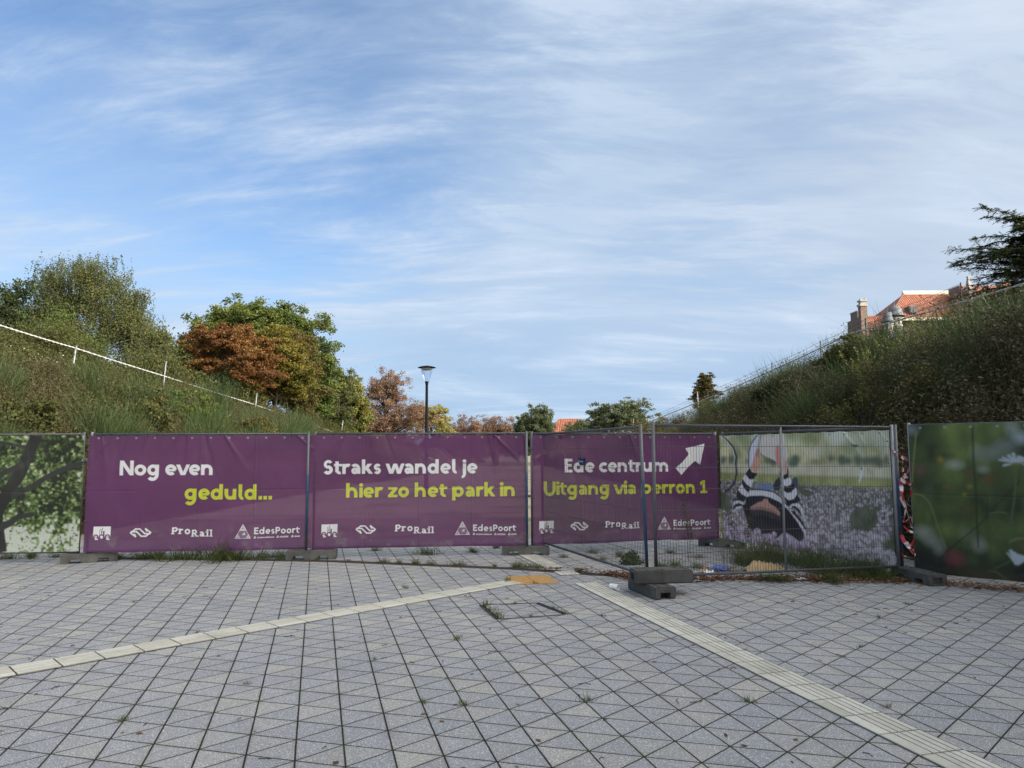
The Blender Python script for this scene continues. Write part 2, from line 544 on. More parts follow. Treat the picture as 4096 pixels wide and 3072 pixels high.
def tile_mat():
    m, nt, p = new_mat('red_roof_tiles')
    co = obj_co(nt)
    gen = nt.node('ShaderNodeUVMap').outputs[0]
    sp = nt.node('ShaderNodeSeparateXYZ'); nt.t.links.new(gen, sp.inputs[0])
    row = nt.math('MULTIPLY', sp.outputs[1], 3.4); cl = nt.math('MULTIPLY', sp.outputs[0], 4.2)
    fr = nt.math('FRACT', row)
    hump = nt.math('ABSOLUTE', nt.math('SINE', nt.math('MULTIPLY', cl, math.pi)))
    cmb = nt.node('ShaderNodeCombineXYZ')
    nt.set(cmb.inputs[0], nt.math('FLOOR', cl)); nt.set(cmb.inputs[1], nt.math('FLOOR', row))
    wn = nt.node('ShaderNodeTexWhiteNoise'); wn.noise_dimensions = '2D'
    nt.t.links.new(cmb.outputs[0], wn.inputs['Vector'])
    c = nt.mix(wn.outputs['Value'], (0.21, 0.055, 0.024, 1), (0.33, 0.105, 0.048, 1))
    c = nt.mix(nt.math('MULTIPLY', nt.ramp(nt.noise(co, 1.6, 5, 0.7), 0.55, 0.75), 0.6), c, (0.15, 0.08, 0.06, 1))
    seam = nt.math('MAXIMUM', nt.ramp(fr, 0.20, 0.02), nt.ramp(hump, 0.34, 0.10))
    nt.set(p.inputs['Base Color'], nt.mix(nt.math('MULTIPLY', seam, 0.75), c, (0.05, 0.025, 0.02, 1)))
    p.inputs['Roughness'].default_value = 0.7
    bump(nt, p, nt.math('ADD', hump, nt.math('MULTIPLY', fr, -0.7)), 0.9, 0.06)
    return m


def brick_mat(name, c1, c2, mortar, scale=1.0):
    m, nt, p = new_mat(name)
    co = obj_co(nt)
    sp = nt.node('ShaderNodeSeparateXYZ'); nt.t.links.new(co, sp.inputs[0])
    cmb = nt.node('ShaderNodeCombineXYZ')
    nt.set(cmb.inputs[0], nt.math('ADD', sp.outputs[0], sp.outputs[1])); nt.set(cmb.inputs[1], sp.outputs[2])
    b = nt.node('ShaderNodeTexBrick')
    nt.t.links.new(cmb.outputs[0], b.inputs['Vector'])
    b.inputs['Color1'].default_value = C4(c1); b.inputs['Color2'].default_value = C4(c2); b.inputs['Mortar'].default_value = C4(mortar)
    b.inputs['Scale'].default_value = scale
    b.inputs['Brick Width'].default_value = 0.22; b.inputs['Row Height'].default_value = 0.07; b.inputs['Mortar Size'].default_value = 0.008
    n = nt.noise(co, 2.5, 5, 0.65)
    nt.set(p.inputs['Base Color'], nt.mix(nt.math('MULTIPLY', nt.ramp(n, 0.5, 0.8), 0.5), b.outputs['Color'], (0.08, 0.065, 0.055, 1)))
    p.inputs['Roughness'].default_value = 0.85
    bump(nt, p, b.outputs['Fac'], -0.3, 0.01)
    return m


def strip_mat():
    """cream ribbed guide tiles: each a slightly different cream, scuffed, with grime in patches"""
    m, nt, p = new_mat('cream_guide_tile')
    co = obj_co(nt)
    rnd = nt.node('ShaderNodeNewGeometry').outputs['Random Per Island']
    c = nt.mix(rnd, (0.44, 0.42, 0.35, 1), (0.54, 0.52, 0.45, 1))
    c = nt.mix(nt.math('MULTIPLY', nt.ramp(nt.noise(co, 2.6, 6, 0.7, 0.4), 0.48, 0.72), 0.5), c, (0.25, 0.235, 0.19, 1))
    c = nt.mix(nt.math('MULTIPLY', nt.ramp(nt.noise(co, 34.0, 5, 0.75), 0.56, 0.68), 0.45), c, (0.20, 0.19, 0.16, 1))
    c = nt.mix(nt.math('MULTIPLY', nt.ramp(nt.noise(co, 120.0, 3, 0.7), 0.55, 0.75), 0.35), c, (0.16, 0.155, 0.14, 1))
    nt.set(p.inputs['Base Color'], c)
    p.inputs['Roughness'].default_value = 0.8
    p.inputs['Specular IOR Level'].default_value = 0.25
    bump(nt, p, nt.noise(co, 60.0, 4, 0.7), 0.3, 0.003)
    return m


M = {}
M['paving'] = paving_mat()
M['ground'] = ground_mat()
M['bank_l'] = bank_mat('left_bank_soil', (0.060, 0.055, 0.022), (0.115, 0.100, 0.045), (0.34, 0.27, 0.18))
M['bank_r'] = bank_mat('right_bank_soil', (0.048, 0.046, 0.022), (0.090, 0.080, 0.040), (0.10, 0.08, 0.05))
M['banner'] = banner_mat('printed_mesh_cloth')
M['banner_art'] = banner_mat('printed_photo_cloth', 0.65, 0.05)
M['concrete'] = concrete_mat('fence_foot_concrete', (0.125, 0.12, 0.108))
M['rubber_foot'] = concrete_mat('dark_recycled_foot', (0.085, 0.085, 0.078))
M['hole'] = simple('hole_shade', (0.012, 0.012, 0.012), 0.9)
M['galv'] = simple('galvanised_steel', (0.115, 0.122, 0.130), 0.55, 0.45, 0.25, 20)
M['galv_light'] = simple('bright_galvanised_steel', (0.25, 0.265, 0.275), 0.5, 0.45, 0.2, 20)
M['post'] = post_mat()
M['wire'] = simple('fence_wire', (0.075, 0.08, 0.088), 0.5, 0.5, 0.2, 30)
M['black_tie'] = simple('black_plastic_tie', (0.012, 0.012, 0.013), 0.5)
M['rope'] = simple('pale_twisted_rope', (0.42, 0.42, 0.41), 0.75, 0, 0.2, 30)
M['strip'] = strip_mat()
M['groove'] = simple('dark_groove_dirt', (0.060, 0.058, 0.052), 0.95, 0, 0.35, 30, 0.1)
M['ochre'] = simple('ochre_tile', (0.37, 0.215, 0.072), 0.85, 0, 0.30, 12, 0.25, 0.3)
M['rust'] = simple('rusty_drain_grate', (0.070, 0.052, 0.040), 0.8, 0.2, 0.4, 40, 0.3, 0.3)
M['lamp_black'] = simple('black_lamp_paint', (0.004, 0.0045, 0.005), 0.7, 0.0, 0.2, 5, 0.12)
M['lamp_white'] = simple('lamp_white_diffuser', (0.36, 0.37, 0.38), 0.5)
M['bark'] = simple('grey_brown_bark', (0.11, 0.085, 0.06), 0.9, 0, 0.4, 9, 0.2, 0.5)
M['bark_dark'] = simple('dark_bark', (0.045, 0.036, 0.027), 0.9, 0, 0.4, 9, 0.2, 0.5)
M['bark_birch'] = simple('pale_birch_bark', (0.30, 0.29, 0.26), 0.85, 0, 0.5, 6, 0.2, 0.3)
M['tiles'] = tile_mat()
M['brick'] = brick_mat('dark_house_brick', (0.15, 0.085, 0.06), (0.21, 0.125, 0.09), (0.22, 0.20, 0.18))
M['brick_block'] = brick_mat('shade_block_brick', (0.11, 0.07, 0.05), (0.16, 0.10, 0.075), (0.18, 0.165, 0.15))
M['stone'] = simple('pale_coping_stone', (0.38, 0.36, 0.31), 0.85, 0, 0.25, 4, 0.3, 0.2)
M['cream'] = simple('cream_painted_board', (0.66, 0.61, 0.47), 0.6, 0, 0.08, 4)
M['lead'] = simple('grey_zinc_roof', (0.11, 0.12, 0.13), 0.65, 0.1, 0.2, 3)
M['pane'] = simple('dark_window_glass', (0.03, 0.035, 0.042), 0.12, 0, 0.2, 2, 0.6)
M['white_paper'] = simple('white_paper', (0.72, 0.72, 0.70), 0.7, 0, 0.08, 20)
M['blue_bag'] = simple('blue_plastic', (0.025, 0.10, 0.36), 0.4, 0, 0.25, 20)
M['card'] = simple('tan_wet_cardboard', (0.40, 0.28, 0.15), 0.85, 0, 0.25, 14)
M['sign_blue'] = simple('navy_sign_plate', (0.008, 0.022, 0.085), 0.45)
M['sign_white'] = simple('white_sign_print', (0.62, 0.64, 0.66), 0.5)
M['yellow_scrap'] = simple('yellow_wrapper', (0.62, 0.36, 0.03), 0.5)

# foliage
M['lf_birch'] = leaf_mat('birch_leaves', [(0.056, 0.070, 0.022), (0.098, 0.112, 0.036), (0.155, 0.150, 0.055)])
M['lf_green'] = leaf_mat('green_tree_leaves', [(0.052, 0.080, 0.018), (0.092, 0.128, 0.027), (0.175, 0.175, 0.040)])
M['lf_red'] = leaf_mat('red_maple_leaves', [(0.095, 0.046, 0.018), (0.180, 0.082, 0.026), (0.240, 0.145, 0.040)])
M['lf_yellow'] = leaf_mat('yellow_maple_leaves', [(0.075, 0.078, 0.014), (0.15, 0.130, 0.022), (0.215, 0.155, 0.026)])
M['lf_brgreen'] = leaf_mat('brownish_leaves', [(0.06, 0.055, 0.016), (0.11, 0.095, 0.026), (0.15, 0.10, 0.035)])
M['lf_poplar'] = leaf_mat('poplar_leaves', [(0.075, 0.105, 0.028), (0.15, 0.165, 0.04), (0.30, 0.24, 0.05)])
M['lf_chest'] = leaf_mat('brown_chestnut_leaves', [(0.15, 0.088, 0.055), (0.235, 0.145, 0.090), (0.30, 0.195, 0.125)])  # paler, greyer tints: distance haze put into the leaf colour
M['lf_locust'] = leaf_mat('yellow_locust_leaves', [(0.18, 0.175, 0.055), (0.29, 0.265, 0.085), (0.36, 0.27, 0.08)])
M['lf_oak'] = leaf_mat('oak_leaves', [(0.065, 0.085, 0.042), (0.105, 0.130, 0.062), (0.16, 0.175, 0.085)])  # lightened tints put the haze of the far trees into the colour
M['lf_dark'] = leaf_mat('dark_leaves', [(0.024, 0.036, 0.014), (0.042, 0.060, 0.020), (0.064, 0.082, 0.027)])
M['lf_olive'] = leaf_mat('olive_shrub_leaves', [(0.042, 0.048, 0.014), (0.075, 0.080, 0.022), (0.12, 0.11, 0.035)])
M['lf_broom'] = leaf_mat('broom_stems', [(0.030, 0.050, 0.017), (0.052, 0.080, 0.025), (0.090, 0.112, 0.038)], 0.2)
M['lf_brown'] = leaf_mat('dry_weed_stems', [(0.045, 0.041, 0.018), (0.082, 0.068, 0.030), (0.140, 0.115, 0.054)], 0.2)
M['lf_grass'] = leaf_mat('rough_grass', [(0.050, 0.062, 0.018), (0.088, 0.090, 0.030), (0.165, 0.135, 0.060)], 0.3)
M['lf_tuft'] = leaf_mat('joint_grass', [(0.045, 0.065, 0.018), (0.085, 0.115, 0.030), (0.19, 0.17, 0.065)], 0.3)
M['lf_gold'] = leaf_mat('goldenrod_plumes', [(0.12, 0.14, 0.035), (0.19, 0.20, 0.055), (0.26, 0.25, 0.08)], 0.3)
M['lf_litter'] = leaf_mat('fallen_leaves', [(0.07, 0.028, 0.012), (0.15, 0.065, 0.026), (0.24, 0.15, 0.07)], 0.1)
M['lf_white'] = leaf_mat('white_flowers', [(0.45, 0.45, 0.42), (0.6, 0.6, 0.56), (0.7, 0.7, 0.66)], 0.2)


def glass_mat():
    m, nt, p = new_mat('clear_lamp_glass')
    nt.set(p.inputs['Base Color'], (0.86, 0.9, 0.95, 1))
    p.inputs['Roughness'].default_value = 0.08
    tp = nt.node('ShaderNodeBsdfTransparent'); tp.inputs[0].default_value = (0.86, 0.90, 0.95, 1)
    fr = nt.node('ShaderNodeFresnel'); fr.inputs[0].default_value = 1.45
    mx = nt.node('ShaderNodeMixShader')
    nt.set(mx.inputs[0], nt.math('MULTIPLY', fr.outputs[0], 0.45, clamp=True))
    nt.t.links.new(tp.outputs[0], mx.inputs[1]); nt.t.links.new(p.outputs[0], mx.inputs[2])
    nt.t.links.new(mx.outputs[0], nt.n['Material Output'].inputs[0])
    return m


M['glass'] = glass_mat()


def col_mat(name, rough=0.5):
    m, nt, p = new_mat(name)
    a = nt.node('ShaderNodeAttribute'); a.attribute_name = 'Col'
    nt.set(p.inputs['Base Color'], a.outputs['Color'])
    p.inputs['Roughness'].default_value = rough
    return m


M['tape'] = col_mat('barrier_tape', 0.35)
# ---------------------------------------------------------------- ground, paving, banks
np_mesh('ground', [(-2500, -400, 0), (2500, -400, 0), (2500, 4000, 0), (-2500, 4000, 0)], np.array([[0, 1, 2, 3]]), M['ground'])['kind'] = 'structure'
pv = [(-13, -14), (13, -14), (13, 6.0), (9.2, 8.4), (6.2, 10.9), (6.1, 14.2), (-9.2, 14.2), (-9.4, 12.0), (-13, 11.6)]
np_mesh('paving', [(x, y, 0.004) for x, y in pv], [tuple(range(len(pv)))], M['paving'])['kind'] = 'structure'


def toe_right(x, y):
    xt = np.interp(y, [10.5, 20, 40, 70, 90], [6.0, 6.0, 5.6, 4.2, 4.0])
    dl = (x - 6.0) * 0.66 + (y - 10.5) * 0.75
    return np.minimum(x - xt, np.where(y < 14, dl, 99))


def bank_right(x, y):
    x = np.asarray(x, float); y = np.asarray(y, float)
    d = toe_right(x, y)
    H = np.interp(y, [10, 18, 26, 43, 60, 80], [3.6, 4.1, 4.6, 3.3, 1.7, 1.4])
    t = np.maximum(d, 0) * 0.95 / H
    z = H * t / (1 + t ** 4) ** 0.25 + np.maximum(d - H, 0) * np.interp(y, [20, 32, 45], [0.15, 0.10, 0.02])
    return z + np.where(d > 0, (fbm(x * 0.5, y * 0.5, 3) - 0.5) * 0.5 * np.clip(d, 0, 1), 0) + np.minimum(d, 0) * 0.3 - 0.02


def bank_left(x, y):
    x = np.asarray(x, float); y = np.asarray(y, float)
    xt = np.interp(y, [8, 13, 27, 39, 50, 70], [-9.3, -8.9, -8.5, -7.9, -7.0, -5.0])
    d = np.minimum(xt - x, y - 12.4)
    H = np.clip(5.2 - 0.075 * np.maximum(y - 22, 0), 1.8, 9)
    t = np.maximum(d, 0) * 0.74 / H
    z = H * t / (1 + t ** 4) ** 0.25 + np.maximum(d - H * 1.3, 0) * 0.13
    return z + np.where(d > 0, (fbm(x * 0.5, y * 0.5, 5) - 0.5) * 0.5 * np.clip(d, 0, 1), 0) + np.minimum(d, 0) * 0.3 - 0.02


def terrain(name, fn, xs, ys, mat):
    X, Y = np.meshgrid(xs, ys)
    Z = np.maximum(fn(X, Y), -0.6)
    n, m = X.shape
    V = np.stack([X, Y, Z], -1).reshape(-1, 3)
    i = np.arange((n - 1))[:, None] * m + np.arange(m - 1)[None, :]
    F = np.stack([i, i + 1, i + m + 1, i + m], -1).reshape(-1, 4)
    o = np_mesh(name, V, F, mat, smooth=True)
    o['kind'] = 'structure'
    return o


terrain('hill', bank_right, np.concatenate([np.arange(3.5, 22, 0.4), np.arange(22, 120, 2.5)]),
        np.concatenate([np.arange(5, 50, 0.45), np.arange(50, 140, 2.5)]), M['bank_r'])
terrain('hill', bank_left, np.concatenate([np.arange(-120, -22, 2.5), np.arange(-22, -4, 0.4)]),
        np.concatenate([np.arange(11.5, 55, 0.45), np.arange(55, 140, 2.5)]), M['bank_l'])

# guide strips of ribbed tiles: rows of square tiles, four ribs each, laid on a dark joint sheet
def guide_strip(name, p0, ang, width, step, n0, n1, side, label_kind='structure'):
    """p0: one joint on the main edge; the strip lies on 'side' of that edge"""
    u = np.array([math.cos(ang), math.sin(ang)]); w = np.array([-u[1], u[0]]) * side
    p0 = np.array(p0)
    mb = MB(); gb = MB()
    a = p0 + u * step * n0 - w * 0.020; b = p0 + u * step * n1 - w * 0.020
    q = [a, b, b + w * (width + 0.026), a + w * (width + 0.026)]
    gb.add([(x, y, 0.008) for x, y in q], [(0, 1, 2, 3) if side > 0 else (3, 2, 1, 0)])
    rib = [0.0, 0.155, 0.335, 0.515, 0.695, 1.0]
    for k in range(n0, n1):
        s = p0 + u * (step * k + 0.007); L = step - 0.014
        skew = 0.0
        for i in range(5):
            w0 = rib[i] * width + (0.005 if i else 0); w1 = rib[i + 1] * width - (0.005 if i < 4 else 0)
            c = s + u * L / 2 + w * (w0 + w1) / 2
            mb.box((c[0], c[1], 0.0105), (L, w1 - w0, 0.009), ang)
    o = gb.build(name, M['groove'])
    o['kind'] = 'structure'
    t = mb.build('ribbed_tiles', M['strip'], o)
    return o


guide_strip('path', (-3.681, 6.04), math.radians(44.3), 0.285, 0.297, -5, 17, -1)
guide_strip('path', (2.135, 5.325), math.radians(180 - 74.8), 0.275, 0.30, -6, 14, 1)
guide_strip('path', (0.722, 10.62), math.radians(180 - 74.8), 0.275, 0.30, 0, 6, 1)
guide_strip('path', (0.90, 9.99), math.radians(180 - 74.8), 0.275, 0.30, 0, 1, 1)


def slab(name, quad, z0, z1, mat, label, cat, split=True):
    t = thing(name, label, cat, (0, 0, 0))
    a, b, c, d = [np.array(p, float) for p in quad]
    m1 = (a + b) / 2; m2 = (d + c) / 2
    e = (b - a) / np.linalg.norm(b - a) * 0.004
    for q in ([a, m1 - e, m2 - e, d], [m1 + e, b, c, m2 + e]) if split else ([a, b, c, d],):
        MB().prism([(p[0], p[1]) for p in q[::-1]], z0, z1).build('slab', mat, t)
    return t


slab('guide_slab', ((-0.10, 9.86), (0.44, 9.965), (0.585, 9.36), (0.02, 9.26)), -0.02, 0.010, M['ochre'],
     'pair of ochre yellow ground slabs at the meeting point of the cream guide strips', 'paving slab')

# sunken inspection cover with grass in its frame
t = thing('inspection_cover', 'paved inspection cover outlined by weedy dark grooves in the triangular paving', 'inspection cover')
Q = [np.array(p) for p in ((-0.315, 8.071), (0.239, 8.15), (0.512, 7.592), (-0.129, 7.405))]
for k, wd in ((0, 0.020), (1, 0.036), (2, 0.021), (3, 0.046)):
    a, b = Q[k], Q[(k + 1) % 4]
    d = (b - a) / np.linalg.norm(b - a); n = np.array([-d[1], d[0]])
    if wd > 0.02:
        MB().prism([tuple(p) for p in (a + n * wd, b + n * wd, b, a)][::-1], 0.003, 0.0085).build('frame_groove', M['hole'], t)
        MB().prism([tuple(p) for p in (a + n * (wd + 0.008), b + n * (wd + 0.008), b + n * wd, a + n * wd)][::-1], 0.003, 0.013).build('frame_edge', M['galv'], t)
    else:
        MB().prism([tuple(p) for p in (a + n * wd, b + n * wd, b, a)][::-1], 0.003, 0.0085).build('frame_groove', M['groove'], t)

# slot drain: rusty grating let into the paving
t = thing('slot_drain', 'long rusty slot drain grating running across the paving below the purple banners', 'drain')
dp = [np.array(p) for p in ((-6.5, 11.75), (-4.6, 11.60), (-2.683, 11.30), (-0.005, 10.52), (1.417, 9.86), (2.4, 9.62), (5.2, 9.40))]
chan = MB(); bars = MB()
for a, b in zip(dp[:-1], dp[1:]):
    d = b - a; L = np.linalg.norm(d); d = d / L; ang = math.atan2(d[1], d[0])
    c = (a + b) / 2
    chan.box((c[0], c[1], 0.004), (L, 0.12, 0.006), ang)
    nrm = np.array([-d[1], d[0]])
    for sgn in (-1, 1):
        q = c + nrm * 0.062 * sgn
        bars.box((q[0], q[1], 0.008), (L, 0.016, 0.012), ang)
    for k in range(int(L / 0.03)):
        q = a + d * (k + 0.5) * 0.03
        bars.box((q[0], q[1], 0.0085), (0.012, 0.108, 0.009), ang)
chan.build('channel', M['hole'], t)
bars.build('grating', M['rust'], t)
# ---------------------------------------------------------------- printing on cloth: tiny rasteriser for lettering, marks and pictures
class Print:
    """a grid of cloth points (u along, z up, metres) and the colour printed at each"""
    def __init__(s, u0, u1, z0, z1, st, base):
        s.nu = int(round((u1 - u0) / st)) + 1; s.nz = int(round((z1 - z0) / st)) + 1
        s.u = np.linspace(u0, u1, s.nu); s.z = np.linspace(z0, z1, s.nz)
        s.U, s.Z = np.meshgrid(s.u, s.z)
        s.st = st
        s.C = np.ones((s.nz, s.nu, 3), np.float32) * np.array(base, np.float32)
    def win(s, u0, u1, z0, z1):
        i0 = max(0, np.searchsorted(s.u, u0) - 1); i1 = min(s.nu, np.searchsorted(s.u, u1) + 1)
        j0 = max(0, np.searchsorted(s.z, z0) - 1); j1 = min(s.nz, np.searchsorted(s.z, z1) + 1)
        return slice(j0, j1), slice(i0, i1)
    def put(s, w, cov, col):
        cov = np.clip(cov, 0, 1)[..., None]
        s.C[w] = s.C[w] * (1 - cov) + np.array(col, np.float32) * cov
    def cov(s, sd, soft=None):
        return 0.5 - sd / (soft or s.st * 1.1)
    def seg(s, a, b, hw, col, clip=None, cap=0.0, soft=None, hw2=None):
        a = np.array(a); b = np.array(b); m = max(hw, hw2 or 0) + 0.02 + (soft or 0) + cap
        w = s.win(min(a[0], b[0]) - m, max(a[0], b[0]) + m, min(a[1], b[1]) - m, max(a[1], b[1]) + m)
        d = b - a; L = np.hypot(*d); d = d / max(L, 1e-9)
        pu = s.U[w] - a[0]; pz = s.Z[w] - a[1]
        t = pu * d[0] + pz * d[1]; n = np.abs(-pu * d[1] + pz * d[0])
        h = hw if hw2 is None else hw + (hw2 - hw) * np.clip(t / max(L, 1e-9), 0, 1)
        sd = np.maximum(n - h, np.maximum(-t - cap, t - L - cap))
        if clip: sd = np.maximum(sd, np.maximum(clip[0] - s.Z[w], s.Z[w] - clip[1]))
        s.put(w, s.cov(sd, soft), col)
    def arc(s, c, R, hw, a0, a1, col, clip=None):
        m = R + hw + 0.02
        w = s.win(c[0] - m, c[0] + m, c[1] - m, c[1] + m)
        pu = s.U[w] - c[0]; pz = s.Z[w] - c[1]
        r = np.hypot(pu, pz)
        mid = math.radians((a0 + a1) / 2); half = math.radians((a1 - a0) / 2)
        da = np.abs((np.arctan2(pz, pu) - mid + math.pi) % (2 * math.pi) - math.pi)
        sd = np.maximum(np.abs(r - R) - hw, (da - half) * np.maximum(r, 1e-4) if half < math.pi - 1e-3 else -1)
        if clip: sd = np.maximum(sd, np.maximum(clip[0] - s.Z[w], s.Z[w] - clip[1]))
        s.put(w, s.cov(sd), col)
    def disc(s, c, rx, rz, col, soft=None, amt=1.0):
        m = max(rx, rz) + (soft or 0) * 1.5 + 0.02
        w = s.win(c[0] - m, c[0] + m, c[1] - m, c[1] + m)
        q = np.hypot((s.U[w] - c[0]) / rx, (s.Z[w] - c[1]) / rz)
        s.put(w, s.cov((q - 1) * min(rx, rz), soft) * amt, col)
    def poly(s, pts, col, soft=None):
        P = np.array(pts, float); m = 0.02 + (soft or 0)
        w = s.win(P[:, 0].min() - m, P[:, 0].max() + m, P[:, 1].min() - m, P[:, 1].max() + m)
        pu = s.U[w]; pz = s.Z[w]
        ins = np.zeros(pu.shape, bool); dist = np.full(pu.shape, 9.0)
        for k in range(len(P)):
            a = P[k]; b = P[(k + 1) % len(P)]
            c = (a[1] > pz) != (b[1] > pz)
            ins ^= c & (pu < (b[0] - a[0]) * (pz - a[1]) / ((b[1] - a[1]) or 1e-9) + a[0])
            d = b - a; t = np.clip(((pu - a[0]) * d[0] + (pz - a[1]) * d[1]) / max(d @ d, 1e-12), 0, 1)
            dist = np.minimum(dist, np.hypot(pu - a[0] - t * d[0], pz - a[1] - t * d[1]))
        s.put(w, s.cov(np.where(ins, -dist, dist), soft), col)
    def line(s, pts, hw, col, soft=None, hw2=None):
        n = len(pts) - 1
        for k in range(n):
            h0 = hw if hw2 is None else hw + (hw2 - hw) * k / n
            h1 = hw if hw2 is None else hw + (hw2 - hw) * (k + 1) / n
            s.seg(pts[k], pts[k + 1], h0, col, cap=min(h0, h1) * 0.7, soft=soft, hw2=h1)


def soften(pr, n, grain=0.0, seed=0):
    """prints enlarged from a photograph are soft and slightly grainy"""
    C = pr.C
    for _ in range(n):
        P = np.pad(C, ((1, 1), (1, 1), (0, 0)), mode='edge')
        C = (P[:-2, 1:-1] + P[2:, 1:-1] + P[1:-1, :-2] + P[1:-1, 2:] + 2 * C) / 6
    if grain:
        C = C * (1 + grain * (np.random.default_rng(seed).normal(size=C.shape[:2])[..., None]))
    pr.C = np.clip(C, 0.002, 0.9).astype(np.float32)


HW = 0.110
# heavy sans alphabet as strokes in units of cap height: ('b',x,y,hx,hy) bar, ('s',x0,y0,x1,y1) diagonal, ('a',cx,cy,R,a0,a1) arc, ('d',x,y,r) dot
GL = {
 'o': (.78, [('a', .37, .36, .255, -180, 180)]), 'c': (.66, [('a', .37, .36, .255, 42, 318)]),
 'e': (.76, [('a', .37, .36, .255, 0, 312), ('b', .38, .345, .27, .075)]),
 'n': (.84, [('b', .12, .36, 0, .36), ('a', .375, .352, .255, -2, 176), ('b', .63, .178, 0, .178)]),
 'm': (1.20, [('b', .12, .36, 0, .36), ('a', .355, .372, .235, -2, 176), ('b', .59, .188, 0, .188), ('a', .825, .372, .235, -2, 176), ('b', 1.06, .188, 0, .188)]),
 'h': (.84, [('b', .12, .52, 0, .52), ('a', .375, .352, .255, -2, 176), ('b', .63, .178, 0, .178)]),
 'u': (.84, [('b', .12, .54, 0, .18), ('a', .375, .363, .255, 178, 358), ('b', .63, .36, 0, .36)]),
 'r': (.54, [('b', .12, .36, 0, .36), ('a', .365, .37, .240, 58, 178)]),
 'd': (.86, [('a', .37, .36, .255, -180, 180), ('b', .65, .52, 0, .52)]),
 'b': (.86, [('a', .43, .36, .255, -180, 180), ('b', .13, .52, 0, .52)]),
 'p': (.86, [('a', .43, .36, .255, -180, 180), ('b', .13, .225, 0, .495)]),
 'g': (.84, [('a', .37, .36, .255, -180, 180), ('b', .63, .36, 0, .36), ('a', .355, .01, .275, 218, 362)]),
 'a': (.74, [('a', .315, .385, .225, -2, 140), ('b', .54, .195, 0, .195), ('a', .275, .208, .128, -180, 180), ('b', .42, .37, .11, .055)]),
 's': (.60, [('a', .29, .487, .140, 25, 270), ('a', .29, .218, .140, -155, 92)]),
 'S': (.72, [('a', .34, .70, .20, 25, 270), ('a', .34, .295, .205, -152, 92)]),
 't': (.54, [('b', .20, .52, 0, .38), ('b', .27, .64, .27, .08), ('a', .375, .265, .175, 180, 292)]),
 'k': (.74, [('b', .12, .52, 0, .52), ('s', .20, .30, .60, .80), ('s', .27, .50, .66, -.08)]),
 'w': (1.14, [('s', .02, .80, .32, -.08), ('s', .30, -.08, .59, .80), ('s', .55, .80, .84, -.08), ('s', .80, -.08, 1.10, .80)]),
 'v': (.74, [('s', .02, .80, .37, -.10), ('s', .36, -.10, .72, .80)]),
 'z': (.66, [('b', .32, .635, .30, .085), ('b', .32, .085, .31, .085), ('s', .08, .02, .56, .70)]),
 'l': (.40, [('b', .15, .62, 0, .42), ('a', .31, .25, .16, 180, 282)]),
 'i': (.26, [('b', .13, .36, 0, .36), ('d', .13, .90, .125)]),
 'j': (.34, [('b', .18, .33, 0, .39), ('a', .00, -.06, .18, 268, 360), ('d', .18, .90, .125)]),
 '.': (.31, [('b', .15, .12, .0, .12)]), ' ': (.30, []),
 'N': (.94, [('b', .13, .5, 0, .5), ('b', .78, .5, 0, .5), ('s', .10, 1.06, .81, -.06)]),
 'E': (.68, [('b', .13, .5, 0, .5), ('b', .36, .905, .24, .095), ('b', .34, .52, .22, .09), ('b', .36, .095, .25, .095)]),
 'U': (.90, [('b', .13, .67, 0, .33), ('b', .75, .67, 0, .33), ('a', .44, .345, .31, 180, 360)]),
 'P': (.74, [('b', .13, .5, 0, .5), ('a', .37, .68, .225, -92, 92), ('b', .26, .905, .13, .095), ('b', .26, .455, .13, .095)]),
 'R': (.80, [('b', .13, .5, 0, .5), ('a', .37, .69, .215, -92, 92), ('b', .26, .905, .13, .095), ('b', .26, .475, .13, .095), ('s', .34, .48, .70, -.08)]),
 'V': (.80, [('s', .02, 1.06, .40, -.06), ('s', .38, -.06, .78, 1.06)]),
 'W': (1.10, [('s', .02, 1.06, .32, -.06), ('s', .30, -.06, .56, 1.0), ('s', .52, 1.0, .80, -.06), ('s', .78, -.06, 1.08, 1.06)]),
 'H': (.86, [('b', .13, .5, 0, .5), ('b', .70, .5, 0, .5), ('b', .42, .5, .3, .09)]),
 'B': (.78, [('b', .13, .5, 0, .5), ('a', .38, .72, .19, -95, 95), ('a', .38, .29, .20, -95, 95), ('b', .26, .91, .13, .09), ('b', .26, .5, .13, .09), ('b', .26, .09, .13, .09)]),
 'A': (.84, [('s', .03, -.06, .42, 1.06), ('s', .40, 1.06, .80, -.06), ('b', .42, .30, .25, .08)]),
 'I': (.28, [('b', .13, .5, 0, .5)]),
 'J': (.56, [('b', .40, .62, 0, .38), ('a', .20, .26, .20, 200, 360)]),
 '1': (.60, [('b', .34, .5, 0, .5), ('b', .32, .09, .28, .09), ('s', .06, .72, .36, .93)]),
}


GLS = {'l': (.46, [('b', .20, .5, 0, .5)]), 'i': (.46, [('b', .20, .34, 0, .34), ('d', .20, .93, .12)]), 'r': (.62, GL['r'][1]), 'a': (.84, GL['a'][1]), 'P': (.80, GL['P'][1]), 'R': (.92, GL['R'][1])}


def advance(txt):
    return sum(GL[c][0] for c in txt)


